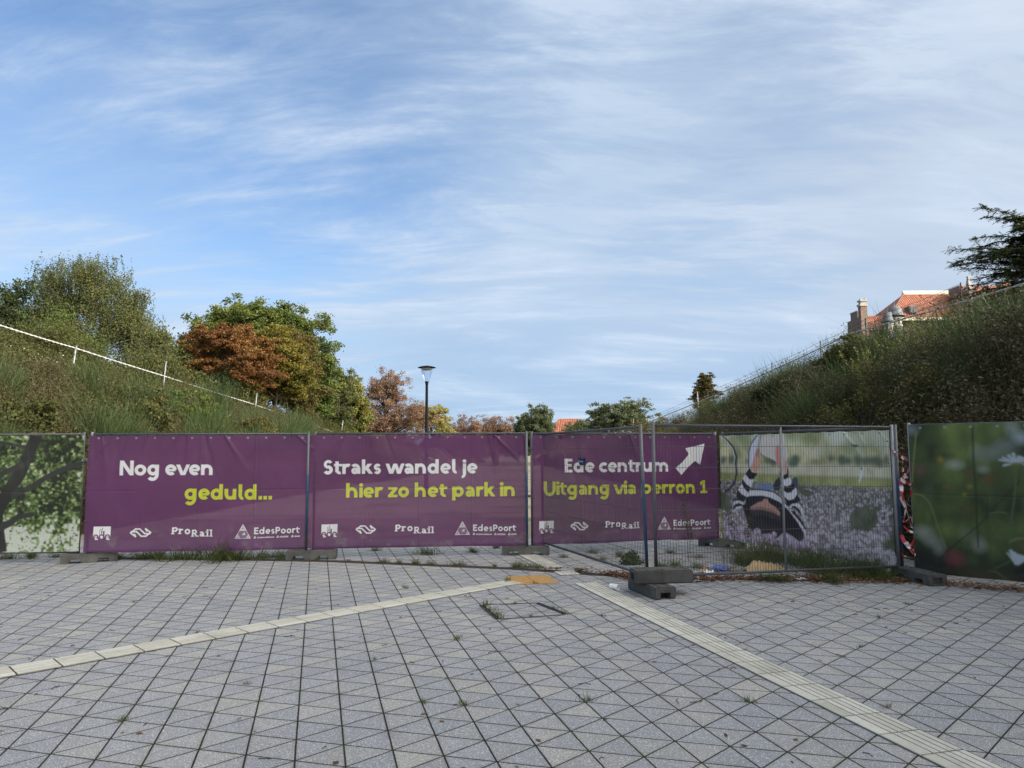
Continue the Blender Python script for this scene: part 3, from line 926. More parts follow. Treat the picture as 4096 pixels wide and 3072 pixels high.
def write(pr, txt, u0, z0, cap, col, u1=None, slope=0.0, weight=1.0, serif=False):
    total = sum((GLS.get(c) or GL[c])[0] for c in txt) if serif else advance(txt)
    sx = cap if u1 is None else (u1 - u0) / total
    x = 0.0
    for ch in txt:
        adv, st = (GLS.get(ch) or GL[ch]) if serif else GL[ch]
        zb = z0 + slope * x * sx
        hw = HW * weight
        for q in st:
            k = q[0]
            if k == 'b':
                hx = q[3] or hw; hy = q[4]
                cx = u0 + (x + q[1]) * sx
                pr.seg((cx, zb + (q[2] - hy) * cap), (cx, zb + (q[2] + hy) * cap), hx * sx * (1 if q[3] else 1), col)
            elif k == 's':
                top = max(q[2], q[4])
                lim = 1.0 if top > 0.82 and ch in 'NRVWA1' else 0.72
                pr.seg((u0 + (x + q[1]) * sx, zb + q[2] * cap), (u0 + (x + q[3]) * sx, zb + q[4] * cap), hw * sx * 0.98, col, clip=(zb, zb + lim * cap))
            elif k == 'a':
                R = q[3]; w2 = hw if R > 0.2 else hw * 0.86
                pr.arc((u0 + (x + q[1]) * sx, zb + q[2] * cap), R * (sx + cap) / 2, w2 * (sx + cap) / 2, q[4], q[5], col)
            elif k == 'd':
                pr.disc((u0 + (x + q[1]) * sx, zb + q[2] * cap), q[3] * sx, q[3] * cap, col)
        if serif:
            ss = {'P': ((.13, 0),), 'r': ((.12, 0), (.06, .66)), 'R': ((.13, 0), (.72, 0)), 'i': ((.20, 0), (.13, .62)), 'l': ((.20, 0), (.13, .90)), 'a': ((.60, 0),)}.get(ch, ())
            for sx_, sy_ in ss:
                c = u0 + (x + sx_) * sx
                pr.seg((c - .19 * sx, zb + (sy_ + .055) * cap), (c + .19 * sx, zb + (sy_ + .055) * cap), .06 * cap, col)
        x += adv


WHITE = (0.80, 0.80, 0.79); LIME = (0.56, 0.60, 0.035); PURPLE = (0.126, 0.034, 0.116)


def logos(pr, dz=0.0, du=0.0):
    """the row of four white marks along the foot of each purple banner"""
    Wt = WHITE
    u, z = 0.105 + du, 0.275 + dz
    # square mark with two figures, the name cut out of its foot
    pr.poly([(u + .005, z + .215), (u + .258, z + .215), (u + .252, z + .05), (u + .0, z + .05)], Wt)
    for (a, b, h) in (((.095, .06), (.100, .165), .006), ((.100, .165), (.112, .17), .008), ((.125, .06), (.125, .15), .010), ((.125, .15), (.14, .185), .008),
                      ((.14, .185), (.128, .195), .008), ((.155, .06), (.155, .13), .012), ((.112, .13), (.155, .12), .006), ((.165, .08), (.162, .14), .006)):
        pr.seg((u + a[0], z + a[1]), (u + b[0], z + b[1]), h * 0.6, PURPLE)
    for k, ch in enumerate('ede'):
        c = (u + .042 + k * .084, z + .055)
        pr.disc(c, .040, .040, PURPLE)
        if ch == 'd':
            pr.seg((c[0] + .030, c[1]), (c[0] + .030, c[1] + .09), .010, PURPLE)
        pr.disc((c[0], c[1] - .004), .021, .024, Wt)
        if ch == 'e':
            pr.seg((c[0] - .03, c[1] - .002), (c[0] + .032, c[1] - .002), .006, PURPLE)
            pr.seg((c[0] - .012, c[1] - .037), (c[0] + .034, c[1] - .037), .008, Wt)
    # double arrow mark
    u, z, w, h = 0.655 + du, 0.33 + dz, 0.315, 0.125
    P = lambda a, b: (u + a * w, z + b * h)
    t = 0.0105
    pr.line([P(.26, .98), P(.02, .5), P(.26, .02)], t, Wt)
    pr.line([P(.74, .98), P(.98, .5), P(.74, .02)], t, Wt)
    pr.line([P(.26, .95), P(.46, .95), P(.70, .36), P(.95, .36)], t, Wt)
    pr.line([P(.05, .64), P(.30, .64), P(.54, .05), P(.74, .05)], t, Wt)
    pr.line([P(.28, .05), P(.20, .36)], t * .8, Wt); pr.line([P(.72, .95), P(.80, .64)], t * .8, Wt)
    # slab-serif name, second half set lower
    write(pr, 'Pro', 1.285 + du, 0.358 + dz, 0.104, Wt, u1=1.285 + .295 + du, serif=True, weight=.86)
    write(pr, 'Rail', 1.590 + du, 0.318 + dz, 0.104, Wt, u1=1.590 + .335 + du, serif=True, weight=.80)
    # triangle of triangles
    A = np.array((2.262 + du, 0.285 + dz)); B = np.array((2.500 + du, 0.285 + dz)); T = np.array((2.381 + du, 0.497 + dz))
    pr.poly([A, B, T], (0.23, 0.13, 0.225))
    def tri(a, b, c, lev, deep):
        for p, q in ((a, b), (b, c), (c, a)):
            pr.seg(p, q, 0.0026, Wt, cap=.002)
        if lev:
            ab, bc, ca = (a + b) / 2, (b + c) / 2, (c + a) / 2
            if deep != 'ct':
                tri(a, ab, ca, lev - 1, deep); tri(ab, b, bc, lev - 1, deep)
            tri(ca, bc, c, lev - 1, deep)
    tri(A, B, T, 0, ''); tri(T + (A - T) * .42, T + (B - T) * .42, T, 2, '')
    tri(A, A + (B - A) * .30, A + (T - A) * .30, 1, ''); tri(B + (A - B) * .26, B, B + (T - B) * .26, 1, '')
    tri(A + (B - A) * .34 + (T - A) * .26, A + (B - A) * .50 + (T - A) * .26, A + (B - A) * .40 + (T - A) * .42, 1, '')
    write(pr, 'EdesPoort', 2.552 + du, 0.345 + dz, 0.103, Wt, u1=3.27 + du, weight=0.80)
    zz = 0.283 + dz
    for uu in (2.57, 2.925, 3.155):
        c = (uu + du, zz + .012)
        for k in range(3):
            a = math.pi / 2 + k * 2 * math.pi / 3; b = a + 2 * math.pi / 3
            pr.seg((c[0] + .018 * math.cos(a), c[1] + .018 * math.sin(a)), (c[0] + .018 * math.cos(b), c[1] + .018 * math.sin(b)), .004, Wt)
    write(pr, 'Van Hattum en Blankevoort', 2.605 + du, zz, 0.022, Wt, u1=2.87 + du)
    write(pr, 'VAN WIJNEN', 2.955 + du, zz, 0.022, Wt, u1=3.09 + du)
    write(pr, 'VolkerRail', 3.185 + du, zz, 0.022, Wt, u1=3.275 + du)


def eyelets(pr, u0, u1, z0, z1, col=(0.03, 0.03, 0.035)):
    for k in range(12):
        uu = u0 + (k + .5) * (u1 - u0) / 12
        pr.disc((uu, z1 - .035), .015, .015, (.42, .42, .42)); pr.disc((uu, z1 - .034), .008, .008, col)
        pr.disc((uu, z0 + .03), .009, .009, col)
    for k in range(6):
        zz = z0 + (k + .5) * (z1 - z0) / 6
        pr.disc((u0 + .03, zz), .010, .010, col); pr.disc((u1 - .03, zz), .010, .010, col)


def purple(pr, seed):
    """dye: slightly uneven, hems doubled"""
    n = fbm(pr.U * 0.9 + seed, pr.Z * 1.4, seed)[..., None]
    pr.C[:] = np.array(PURPLE) * (0.70 + 0.56 * n)
    sp = fbm(pr.U * 5 + seed, pr.Z * 7, seed + 3)
    k = (np.clip((sp - .60) / .14, 0, 1) * np.clip((.62 - pr.Z) / .45, 0, 1) * .35)[..., None]     # splashed mud near the foot
    pr.C[:] = pr.C * (1 - k) + np.array((.24, .20, .17)) * k
    for z in (pr.z[0] + .055, pr.z[-1] - .065):
        pr.seg((pr.u[0], z), (pr.u[-1], z), .0025, (0.10, 0.03, 0.10))


def cloth(pr, A, B, S, seed, fold=1.0, out=0.035, sag=0.04):
    """grid of the print hung on the camera side of the line A-B; S is the plan scale of the fence run"""
    A = np.array(A, float) * S; B = np.array(B, float) * S
    d = (B - A) / np.linalg.norm(B - A); n = np.array([d[1], -d[0]])       # n points to the plaza
    U, Z = pr.U, pr.Z
    z0, z1 = pr.z[0], pr.z[-1]; u0, u1 = pr.u[0], pr.u[-1]
    t = (Z - z0) / (z1 - z0); x = (U - u0) / (u1 - u0)
    edge = np.clip(np.minimum(x, 1 - x) * 8, 0, 1)
    w = (fbm(U * 1.1 + seed * 3, Z * 1.0, seed) - .5) * 0.075 * fold
    rnd = np.random.default_rng(seed)
    for k in range(9):                                   # pulls fanning down from the ties on the top edge
        uc = u0 + (u1 - u0) * rnd.random(); sl = rnd.normal() * .55; dep = .25 + .75 * rnd.random()
        q = (U - uc - sl * (z1 - Z)) / (.025 + .07 * (z1 - Z))
        w = w - .019 * fold * rnd.choice([-1, 1]) * np.exp(-q * q) * np.clip(1 - (z1 - Z) / (1.8 * dep), 0, 1)
    w = w + .010 * fold * np.sin(U * 9 + 5 * fbm(U, Z, seed + 4)) * np.clip(.25 - t, 0, 1) * 4
    for uc in (.86, 1.72, 2.58):                         # storage creases
        w = w + .0045 * np.exp(-((U - u0 - uc) / .012) ** 2)
    w = w - .004 * np.exp(-((Z - 1.06) / .012) ** 2)
    off = out + w * (0.35 + .65 * edge)
    off = np.maximum(off, 0.024)
    zz = Z + (1 - t) ** 3 * (sag * (fbm(U * 0.9 + 9, U * 0, seed + 1) - .5) * 2) * edge - (t ** 6) * .012 * np.abs(np.sin(U * math.pi * 12 / (u1 - u0)))
    X = A[0] + d[0] * U * S + n[0] * off; Y = A[1] + d[1] * U * S + n[1] * off
    V = np.stack([X, Y, CAM_H + (zz - CAM_H) * S], -1).reshape(-1, 3)
    nu = pr.nu
    i = np.arange(pr.nz - 1)[:, None] * nu + np.arange(nu - 1)[None, :]
    F = np.stack([i, i + 1, i + nu + 1, i + nu], -1).reshape(-1, 4)
    return V, F


BANNERS = []


def hang(pr, A, B, S, seed, label, group, mat, **kw):
    V, F = cloth(pr, A, B, S, seed, **kw)
    o = np_mesh('banner', V, F, mat, None, True, pr.C.reshape(-1, 3))
    BANNERS.append(o)
    return tagp(o, label, 'banner', group)


ST = 0.0052
# ---- three purple text banners
pr = Print(-0.035, 3.455, 0.118, 1.938, ST, PURPLE); purple(pr, 2)
write(pr, 'Nog even', 0.448, 1.306, 0.232, WHITE, u1=1.90, slope=-0.004)
write(pr, 'geduld...', 1.452, 0.917, 0.232, LIME, u1=2.83, slope=-0.010)
logos(pr, 0.02, -0.005); eyelets(pr, -.035, 3.425, .118, 1.938)
hang(pr, (-6.68, 11.68), (-3.31, 12.0), 0.97, 2, 'purple banner reading Nog even geduld with white marks along its foot', 'purple text banners on the fence', M['banner'])
pr = Print(-0.02, 3.452, 0.105, 1.938, ST, PURPLE); purple(pr, 6)
write(pr, 'Straks wandel je', 0.136, 1.302, 0.226, WHITE, u1=2.66, slope=-0.002)
write(pr, 'hier zo het park in', 0.508, 0.916, 0.226, LIME, u1=3.295)
logos(pr, 0.005, 0.022); eyelets(pr, 0, 3.445, .105, 1.938)
hang(pr, (-3.22, 12.01), (0.22, 12.38), 0.97, 6, 'purple banner reading Straks wandel je hier zo het park in', 'purple text banners on the fence', M['banner'])
pr = Print(0.0, 3.445, 0.100, 1.938, ST, PURPLE); purple(pr, 11)
write(pr, 'Ede centrum', 0.560, 1.296, 0.230, WHITE, u1=2.485, slope=-0.004)
write(pr, 'Uitgang via perron 1', 0.190, 0.922, 0.226, LIME, u1=3.225, slope=-0.007)
pr.poly([(3.21, 1.781), (3.102, 1.405), (3.014, 1.474), (2.86, 1.36), (2.735, 1.228), (2.622, 1.35), (2.76, 1.455), (2.894, 1.593), (2.831, 1.696)], WHITE)
logos(pr, 0.0, 0.0); eyelets(pr, 0, 3.445, .10, 1.938)
hang(pr, (0.33, 12.40), (3.66, 13.26), 0.97, 11, 'purple banner reading Ede centrum Uitgang via perron 1 with a white arrow', 'purple text banners on the fence', M['banner'])
# picture banner: woman in a striped top lying in a crocus field
pr = Print(-0.045, 3.455, 0.085, 1.925, 0.0056, (0.30, 0.33, 0.20)); rngp = np.random.default_rng(4)
n1 = fbm(pr.U * 2.2, pr.Z * 2.6, 21)[..., None]; n2 = fbm(pr.U * 7, pr.Z * 5, 22)[..., None]
def lay(zlo, zhi, c0, c1, soft=0.05):
    k = np.clip((pr.Z - zlo) / soft, 0, 1) * np.clip((zhi - pr.Z) / soft, 0, 1)
    f = np.clip((n1 * .6 + n2 * .4 - .32) / .36, 0, 1)
    cc = np.array(c0) * (1 - f) + np.array(c1) * f
    pr.C[:] = pr.C * (1 - k[..., None]) + cc * k[..., None]
lay(1.42, 2.2, (0.3586, 0.3449, 0.1662), (0.7646, 0.7222, 0.4476))
lay(1.24, 1.46, (0.5483, 0.5134, 0.3449), (0.7432, 0.7015, 0.5134))
lay(1.10, 1.27, (0.2809, 0.2931, 0.091), (0.5134, 0.5134, 0.214))
lay(-.1, 1.14, (0.0973, 0.1108, 0.068), (0.2352, 0.2352, 0.1941))
for k in range(46):
    uu = rngp.random() * 3.5; pr.disc((uu, 1.44 + rngp.random() * .10), .03 + .07 * rngp.random(), .03 + .05 * rngp.random(), (0.1108, 0.1409, 0.0973), .05, .55)
for k in range(30):
    uu = rngp.random() * 3.5; pr.disc((uu, 1.55 + rngp.random() * .38), .08 + .16 * rngp.random(), .06 + .10 * rngp.random(), (0.2462, 0.3056, 0.1253) if k % 2 else (0.7015, 0.7432, 0.6221), .12, .5)
CR = [(0.4017, 0.3449, 0.3586), (0.5845, 0.522, 0.5483), (0.2574, 0.2192, 0.2406), (0.7222, 0.6611, 0.6913)]; GR = [(0.1253, 0.1662, 0.0734), (0.2039, 0.2574, 0.1253), (0.0628, 0.079, 0.0446)]
for k in range(3800):
    q = k / 3800; zz = 1.12 - q ** 1.15 * 1.06 + .02 * rngp.normal(); uu = -.05 + 3.5 * rngp.random(); sc_ = .014 + .064 * q * q
    if fbm(np.array(uu * 1.7), np.array(zz * 3.0), 31) >.60:
        pr.seg((uu, zz - sc_), (uu + rngp.normal() * sc_ * .6, zz + sc_ * 1.6), sc_ * .12, GR[k % 3], hw2=sc_ * .05)
    else:
        c = CR[rngp.integers(4)]
        for j in (-1, 0, 1):
            pr.disc((uu + j * sc_ * .42, zz + (.25 if j == 0 else 0) * sc_), sc_ * .34, sc_ * .72, tuple(x * (1 - .12 * abs(j)) for x in c), None, .92)
        pr.seg((uu, zz - sc_ * .5), (uu, zz - sc_ * 1.4), sc_ * .08, GR[k % 3])
pr.line([(0.009, 1.924), (0.185, 1.816), (0.309, 1.703), (0.379, 1.545), (0.359, 1.435), (0.382, 1.248), (0.335, 1.121), (0.229, 1.007), (0.083, 0.929)], 0.0196, (0.0406, 0.0533, 0.0973), None, 0.0257)
pr.line([(-0.015, 1.924), (0.149, 1.816), (0.274, 1.695), (0.332, 1.545), (0.313, 1.435)], 0.0091, (0.7015, 0.7015, 0.7015), None)
pr.poly([(0.978, 1.912), (0.925, 1.721), (0.973, 1.608), (1.086, 1.555), (1.288, 1.487), (1.374, 1.418), (1.564, 1.478), (1.608, 1.578), (1.547, 1.708), (1.509, 1.911)], (0.7015, 0.6318, 0.5663), 0.009)
pr.line([(0.994, 1.901), (0.96, 1.774), (0.942, 1.623)], 0.0053, (0.0488, 0.0406, 0.0368), None)
pr.line([(0.962, 1.611), (1.033, 1.548)], 0.0045, (0.1039, 0.079, 0.068), None)
pr.poly([(0.903, 1.908), (0.754, 1.761), (0.692, 1.623), (0.679, 1.362), (0.769, 1.409), (0.881, 1.683), (0.956, 1.902)], (0.7222, 0.7222, 0.7864), 0.006)
pr.line([(0.902, 1.903), (0.754, 1.769), (0.697, 1.639), (0.679, 1.37)], 0.0121, (0.0579, 0.091, 0.2039), None)
pr.poly([(0.892, 1.691), (0.809, 1.547), (0.749, 1.394), (0.754, 1.318), (0.86, 1.271), (0.906, 1.336), (0.957, 1.412), (0.939, 1.577), (0.934, 1.683)], (0.7015, 0.3727, 0.2809), 0.006)
pr.poly([(0.892, 1.691), (0.843, 1.577), (0.936, 1.517), (0.943, 1.653)], (0.4965, 0.2462, 0.1941), 0.012)
pr.poly([(1.325, 1.732), (1.308, 1.578), (1.329, 1.432), (1.4, 1.345), (1.474, 1.253), (1.573, 1.291), (1.551, 1.42), (1.507, 1.506), (1.435, 1.622), (1.4, 1.724)], (0.6811, 0.2931, 0.2462), 0.006)
pr.poly([(1.433, 1.593), (1.474, 1.253), (1.573, 1.291), (1.558, 1.434), (1.489, 1.535)], (0.7015, 0.4636, 0.3727), 0.009)
pr.poly([(0.826, 1.032), (0.894, 1.095), (1.042, 1.112), (1.186, 1.091), (1.265, 1.05), (1.242, 1.005), (0.846, 0.995)], (0.2039, 0.2809, 0.4476), 0.008)
pr.poly([(1.245, 1.064), (1.28, 1.153), (1.394, 1.229), (1.418, 1.129), (1.383, 1.012), (1.262, 1.006)], (0.0406, 0.0446, 0.0628), 0.005)
pr.poly([(1.673, 1.194), (1.723, 1.238), (1.781, 1.212), (1.787, 1.114), (1.759, 1.043), (1.704, 1.068), (1.67, 1.138)], (0.068, 0.079, 0.1179), 0.005)
pr.poly([(0.623, 0.901), (0.715, 0.989), (0.974, 1.005), (1.261, 0.984), (1.455, 0.9), (1.564, 0.764), (1.561, 0.707), (1.333, 0.821), (1.052, 0.893), (0.798, 0.895), (0.609, 0.839)], (0.8085, 0.7864, 0.8085))
pr.line([(0.715, 0.991), (0.974, 0.999), (1.241, 0.979), (1.397, 0.911), (1.527, 0.79)], 0.0106, (0.0185, 0.0185, 0.0299), None)
pr.poly([(0.594, 0.854), (0.688, 0.882), (0.969, 0.904), (1.155, 0.884), (1.373, 0.823), (1.543, 0.72), (1.521, 0.675), (1.043, 0.73), (0.581, 0.731)], (0.0185, 0.0185, 0.0299))
pr.poly([(0.596, 1.245), (0.701, 1.363), (0.752, 1.287), (0.885, 1.268), (0.79, 1.167), (0.68, 1.156)], (0.0185, 0.0185, 0.0299))
pr.poly([(0.525, 1.174), (0.607, 1.245), (0.691, 1.164), (0.79, 1.164), (0.728, 1.028), (0.631, 1.062)], (0.8085, 0.7864, 0.8085))
pr.poly([(0.508, 1.073), (0.525, 1.171), (0.621, 1.077), (0.718, 1.035), (0.658, 0.941), (0.55, 0.997)], (0.0185, 0.0185, 0.0299))
pr.poly([(0.412, 0.968), (0.509, 1.08), (0.561, 1.006), (0.651, 0.941), (0.595, 0.869), (0.466, 0.909)], (0.8085, 0.7864, 0.8085))
pr.poly([(0.354, 0.856), (0.413, 0.981), (0.489, 0.907), (0.604, 0.869), (0.55, 0.775), (0.415, 0.798)], (0.0185, 0.0185, 0.0299))
pr.poly([(0.272, 0.789), (0.325, 0.827), (0.439, 0.814), (0.549, 0.759), (0.367, 0.733)], (0.0185, 0.0185, 0.0299))
pr.poly([(0.264, 0.711), (0.304, 0.776), (0.415, 0.794), (0.527, 0.766), (0.548, 0.728), (0.389, 0.718), (0.298, 0.658)], (0.8085, 0.7864, 0.8085))
pr.poly([(0.258, 0.632), (0.301, 0.713), (0.413, 0.748), (0.536, 0.72), (0.387, 0.687), (0.298, 0.643)], (0.0185, 0.0185, 0.0299))
pr.poly([(0.269, 0.617), (0.341, 0.677), (0.479, 0.701), (0.5, 0.672), (0.385, 0.641), (0.286, 0.587)], (0.8085, 0.7864, 0.8085))
pr.poly([(1.384, 1.331), (1.454, 1.245), (1.563, 1.284), (1.579, 1.399), (1.61, 1.321), (1.593, 1.228), (1.51, 1.185), (1.422, 1.201)], (0.0185, 0.0185, 0.0299))
pr.poly([(1.47, 1.181), (1.569, 1.205), (1.628, 1.229), (1.672, 1.166), (1.64, 1.108), (1.543, 1.083), (1.466, 1.094)], (0.8085, 0.7864, 0.8085))
pr.poly([(1.465, 1.084), (1.562, 1.077), (1.66, 1.116), (1.714, 1.139), (1.713, 1.055), (1.634, 0.987), (1.537, 0.979), (1.471, 1.016)], (0.0185, 0.0185, 0.0299))
pr.poly([(1.471, 1.001), (1.556, 0.974), (1.663, 0.996), (1.742, 1.07), (1.769, 0.973), (1.695, 0.892), (1.57, 0.863), (1.486, 0.916)], (0.8085, 0.7864, 0.8085))
pr.poly([(1.479, 0.908), (1.57, 0.861), (1.704, 0.892), (1.769, 0.973), (1.825, 0.878), (1.758, 0.839), (1.643, 0.797), (1.545, 0.762)], (0.0185, 0.0185, 0.0299))
pr.poly([(1.563, 0.742), (1.643, 0.811), (1.776, 0.83), (1.857, 0.796), (1.888, 0.702), (1.87, 0.603), (1.806, 0.71), (1.697, 0.765)], (0.8085, 0.7864, 0.8085))
pr.poly([(1.613, 0.774), (1.717, 0.788), (1.808, 0.738), (1.871, 0.617), (1.831, 0.656), (1.733, 0.733)], (0.0185, 0.0185, 0.0299))
pr.poly([(1.813, 0.833), (1.858, 0.817), (1.882, 0.75), (1.838, 0.788)], (0.0185, 0.0185, 0.0299))
pr.poly([(1.566, 0.721), (1.657, 0.72), (1.792, 0.625), (1.904, 0.482), (1.92, 0.388), (1.879, 0.37), (1.742, 0.551), (1.596, 0.645)], (0.8085, 0.7864, 0.8085))
pr.poly([(1.6, 0.709), (1.694, 0.702), (1.819, 0.599), (1.917, 0.47), (1.915, 0.428), (1.789, 0.562), (1.672, 0.651)], (0.0185, 0.0185, 0.0299))
pr.poly([(0.491, 0.709), (0.638, 0.765), (0.965, 0.829), (1.253, 0.816), (1.562, 0.714), (1.742, 0.551), (1.872, 0.397), (1.866, 0.3), (1.781, 0.249), (1.617, 0.316), (1.427, 0.354), (1.293, 0.24), (1.124, 0.296), (0.936, 0.27), (0.745, 0.289), (0.64, 0.355), (0.561, 0.546)], (0.0238, 0.021, 0.0267), 0.008)
pr.poly([(0.677, 0.661), (0.96, 0.724), (1.246, 0.685), (1.4, 0.595), (1.357, 0.52), (1.036, 0.582), (0.716, 0.573)], (0.0579, 0.0488, 0.0533), 0.039)
pr.poly([(0.701, 0.7), (0.878, 0.787), (0.974, 0.807), (1.029, 0.855), (1.102, 0.854), (1.149, 0.784), (1.288, 0.731), (1.383, 0.644), (1.351, 0.598), (1.204, 0.653), (0.958, 0.687), (0.721, 0.656)], (0.6032, 0.3315, 0.2574), 0.008)
pr.poly([(0.7, 0.685), (0.96, 0.724), (1.245, 0.677), (1.371, 0.607), (1.223, 0.64), (0.957, 0.672), (0.72, 0.648)], (0.3727, 0.2039, 0.1662), 0.018)
pr.line([(1.16, 0.591), (1.191, 0.605), (1.22, 0.584), (1.215, 0.555), (1.182, 0.549), (1.159, 0.573)], 0.0030, (0.1409, 0.0973, 0.091), None)
pr.disc((0.01, 0.377), 0.0300, 0.0390, (0.85, 0.6221, 0.8085), 0.005, 1.0)
pr.disc((0.045, 0.391), 0.0300, 0.0390, (0.7015, 0.4965, 0.7222), 0.005, 1.0)
pr.disc((0.079, 0.383), 0.0290, 0.0390, (0.5307, 0.3727, 0.5663), 0.005, 1.0)
pr.disc((0.06, 0.354), 0.0100, 0.0130, (0.214, 0.1253, 0.2039), 0.009, 1.0)
pr.disc((0.127, 0.277), 0.0370, 0.0500, (0.7015, 0.4965, 0.7222), 0.005, 1.0)
pr.disc((0.171, 0.295), 0.0370, 0.0500, (0.5307, 0.3727, 0.5663), 0.005, 1.0)
pr.disc((0.214, 0.285), 0.0370, 0.0500, (0.85, 0.6221, 0.8085), 0.005, 1.0)
pr.disc((0.19, 0.248), 0.0120, 0.0170, (0.214, 0.1253, 0.2039), 0.009, 1.0)
pr.disc((0.037, 0.19), 0.0400, 0.0530, (0.5307, 0.3727, 0.5663), 0.005, 1.0)
pr.disc((0.084, 0.209), 0.0400, 0.0530, (0.85, 0.6221, 0.8085), 0.005, 1.0)
pr.disc((0.13, 0.199), 0.0390, 0.0520, (0.7015, 0.4965, 0.7222), 0.005, 1.0)
pr.disc((0.104, 0.16), 0.0130, 0.0180, (0.214, 0.1253, 0.2039), 0.009, 1.0)
pr.disc((0.232, 0.193), 0.0340, 0.0450, (0.85, 0.6221, 0.8085), 0.005, 1.0)
pr.disc((0.272, 0.21), 0.0330, 0.0450, (0.7015, 0.4965, 0.7222), 0.005, 1.0)
pr.disc((0.31, 0.201), 0.0330, 0.0450, (0.5307, 0.3727, 0.5663), 0.005, 1.0)
pr.disc((0.288, 0.168), 0.0120, 0.0160, (0.214, 0.1253, 0.2039), 0.009, 1.0)
pr.disc((0.4, 0.287), 0.0310, 0.0430, (0.7015, 0.4965, 0.7222), 0.005, 1.0)
pr.disc((0.437, 0.302), 0.0310, 0.0420, (0.5307, 0.3727, 0.5663), 0.005, 1.0)
pr.disc((0.472, 0.293), 0.0310, 0.0420, (0.85, 0.6221, 0.8085), 0.005, 1.0)
pr.disc((0.452, 0.262), 0.0100, 0.0140, (0.214, 0.1253, 0.2039), 0.009, 1.0)
pr.disc((0.433, 0.152), 0.0360, 0.0490, (0.5307, 0.3727, 0.5663), 0.005, 1.0)
pr.disc((0.475, 0.17), 0.0360, 0.0490, (0.85, 0.6221, 0.8085), 0.005, 1.0)
pr.disc((0.516, 0.16), 0.0360, 0.0480, (0.7015, 0.4965, 0.7222), 0.005, 1.0)
pr.disc((0.493, 0.124), 0.0120, 0.0170, (0.214, 0.1253, 0.2039), 0.009, 1.0)
pr.disc((0.611, 0.185), 0.0360, 0.0500, (0.85, 0.6221, 0.8085), 0.005, 1.0)
pr.disc((0.654, 0.204), 0.0370, 0.0510, (0.7015, 0.4965, 0.7222), 0.005, 1.0)
pr.disc((0.696, 0.194), 0.0360, 0.0500, (0.5307, 0.3727, 0.5663), 0.005, 1.0)
pr.disc((0.672, 0.157), 0.0120, 0.0180, (0.214, 0.1253, 0.2039), 0.009, 1.0)
pr.disc((0.79, 0.293), 0.0360, 0.0500, (0.7015, 0.4965, 0.7222), 0.005, 1.0)
pr.disc((0.833, 0.311), 0.0350, 0.0500, (0.5307, 0.3727, 0.5663), 0.005, 1.0)
pr.disc((0.873, 0.301), 0.0350, 0.0490, (0.85, 0.6221, 0.8085), 0.005, 1.0)
pr.disc((0.85, 0.265), 0.0120, 0.0180, (0.214, 0.1253, 0.2039), 0.009, 1.0)
pr.disc((0.697, 0.119), 0.0340, 0.0480, (0.5307, 0.3727, 0.5663), 0.005, 1.0)
pr.disc((0.738, 0.136), 0.0340, 0.0470, (0.85, 0.6221, 0.8085), 0.005, 1.0)
pr.disc((0.777, 0.127), 0.0340, 0.0470, (0.7015, 0.4965, 0.7222), 0.005, 1.0)
pr.disc((0.755, 0.092), 0.0110, 0.0160, (0.214, 0.1253, 0.2039), 0.009, 1.0)
pr.disc((0.887, 0.169), 0.0380, 0.0540, (0.85, 0.6221, 0.8085), 0.005, 1.0)
pr.disc((0.932, 0.188), 0.0380, 0.0530, (0.7015, 0.4965, 0.7222), 0.005, 1.0)
pr.disc((0.976, 0.178), 0.0370, 0.0530, (0.5307, 0.3727, 0.5663), 0.005, 1.0)
pr.disc((0.951, 0.139), 0.0120, 0.0190, (0.214, 0.1253, 0.2039), 0.009, 1.0)
pr.disc((1.059, 0.231), 0.0360, 0.0510, (0.7015, 0.4965, 0.7222), 0.005, 1.0)
pr.disc((1.101, 0.249), 0.0360, 0.0500, (0.5307, 0.3727, 0.5663), 0.005, 1.0)
pr.disc((1.142, 0.239), 0.0350, 0.0500, (0.85, 0.6221, 0.8085), 0.005, 1.0)
pr.disc((1.118, 0.202), 0.0120, 0.0170, (0.214, 0.1253, 0.2039), 0.009, 1.0)
pr.disc((1.195, 0.288), 0.0260, 0.0370, (0.5307, 0.3727, 0.5663), 0.005, 1.0)
pr.disc((1.226, 0.302), 0.0260, 0.0380, (0.85, 0.6221, 0.8085), 0.005, 1.0)
pr.disc((1.256, 0.294), 0.0260, 0.0370, (0.7015, 0.4965, 0.7222), 0.005, 1.0)
pr.disc((1.238, 0.267), 0.0090, 0.0130, (0.214, 0.1253, 0.2039), 0.009, 1.0)
pr.disc((1.157, 0.154), 0.0350, 0.0510, (0.85, 0.6221, 0.8085), 0.005, 1.0)
pr.disc((1.199, 0.172), 0.0350, 0.0500, (0.7015, 0.4965, 0.7222), 0.005, 1.0)
pr.disc((1.239, 0.163), 0.0350, 0.0500, (0.5307, 0.3727, 0.5663), 0.005, 1.0)
pr.disc((1.216, 0.126), 0.0110, 0.0180, (0.214, 0.1253, 0.2039), 0.009, 1.0)
pr.disc((1.44, 0.284), 0.0360, 0.0510, (0.7015, 0.4965, 0.7222), 0.005, 1.0)
pr.disc((1.482, 0.303), 0.0350, 0.0520, (0.5307, 0.3727, 0.5663), 0.005, 1.0)
pr.disc((1.522, 0.292), 0.0350, 0.0510, (0.85, 0.6221, 0.8085), 0.005, 1.0)
pr.disc((1.499, 0.255), 0.0110, 0.0180, (0.214, 0.1253, 0.2039), 0.009, 1.0)
pr.disc((1.53, 0.209), 0.0370, 0.0560, (0.5307, 0.3727, 0.5663), 0.005, 1.0)
pr.disc((1.574, 0.228), 0.0370, 0.0550, (0.85, 0.6221, 0.8085), 0.005, 1.0)
pr.disc((1.617, 0.218), 0.0360, 0.0550, (0.7015, 0.4965, 0.7222), 0.005, 1.0)
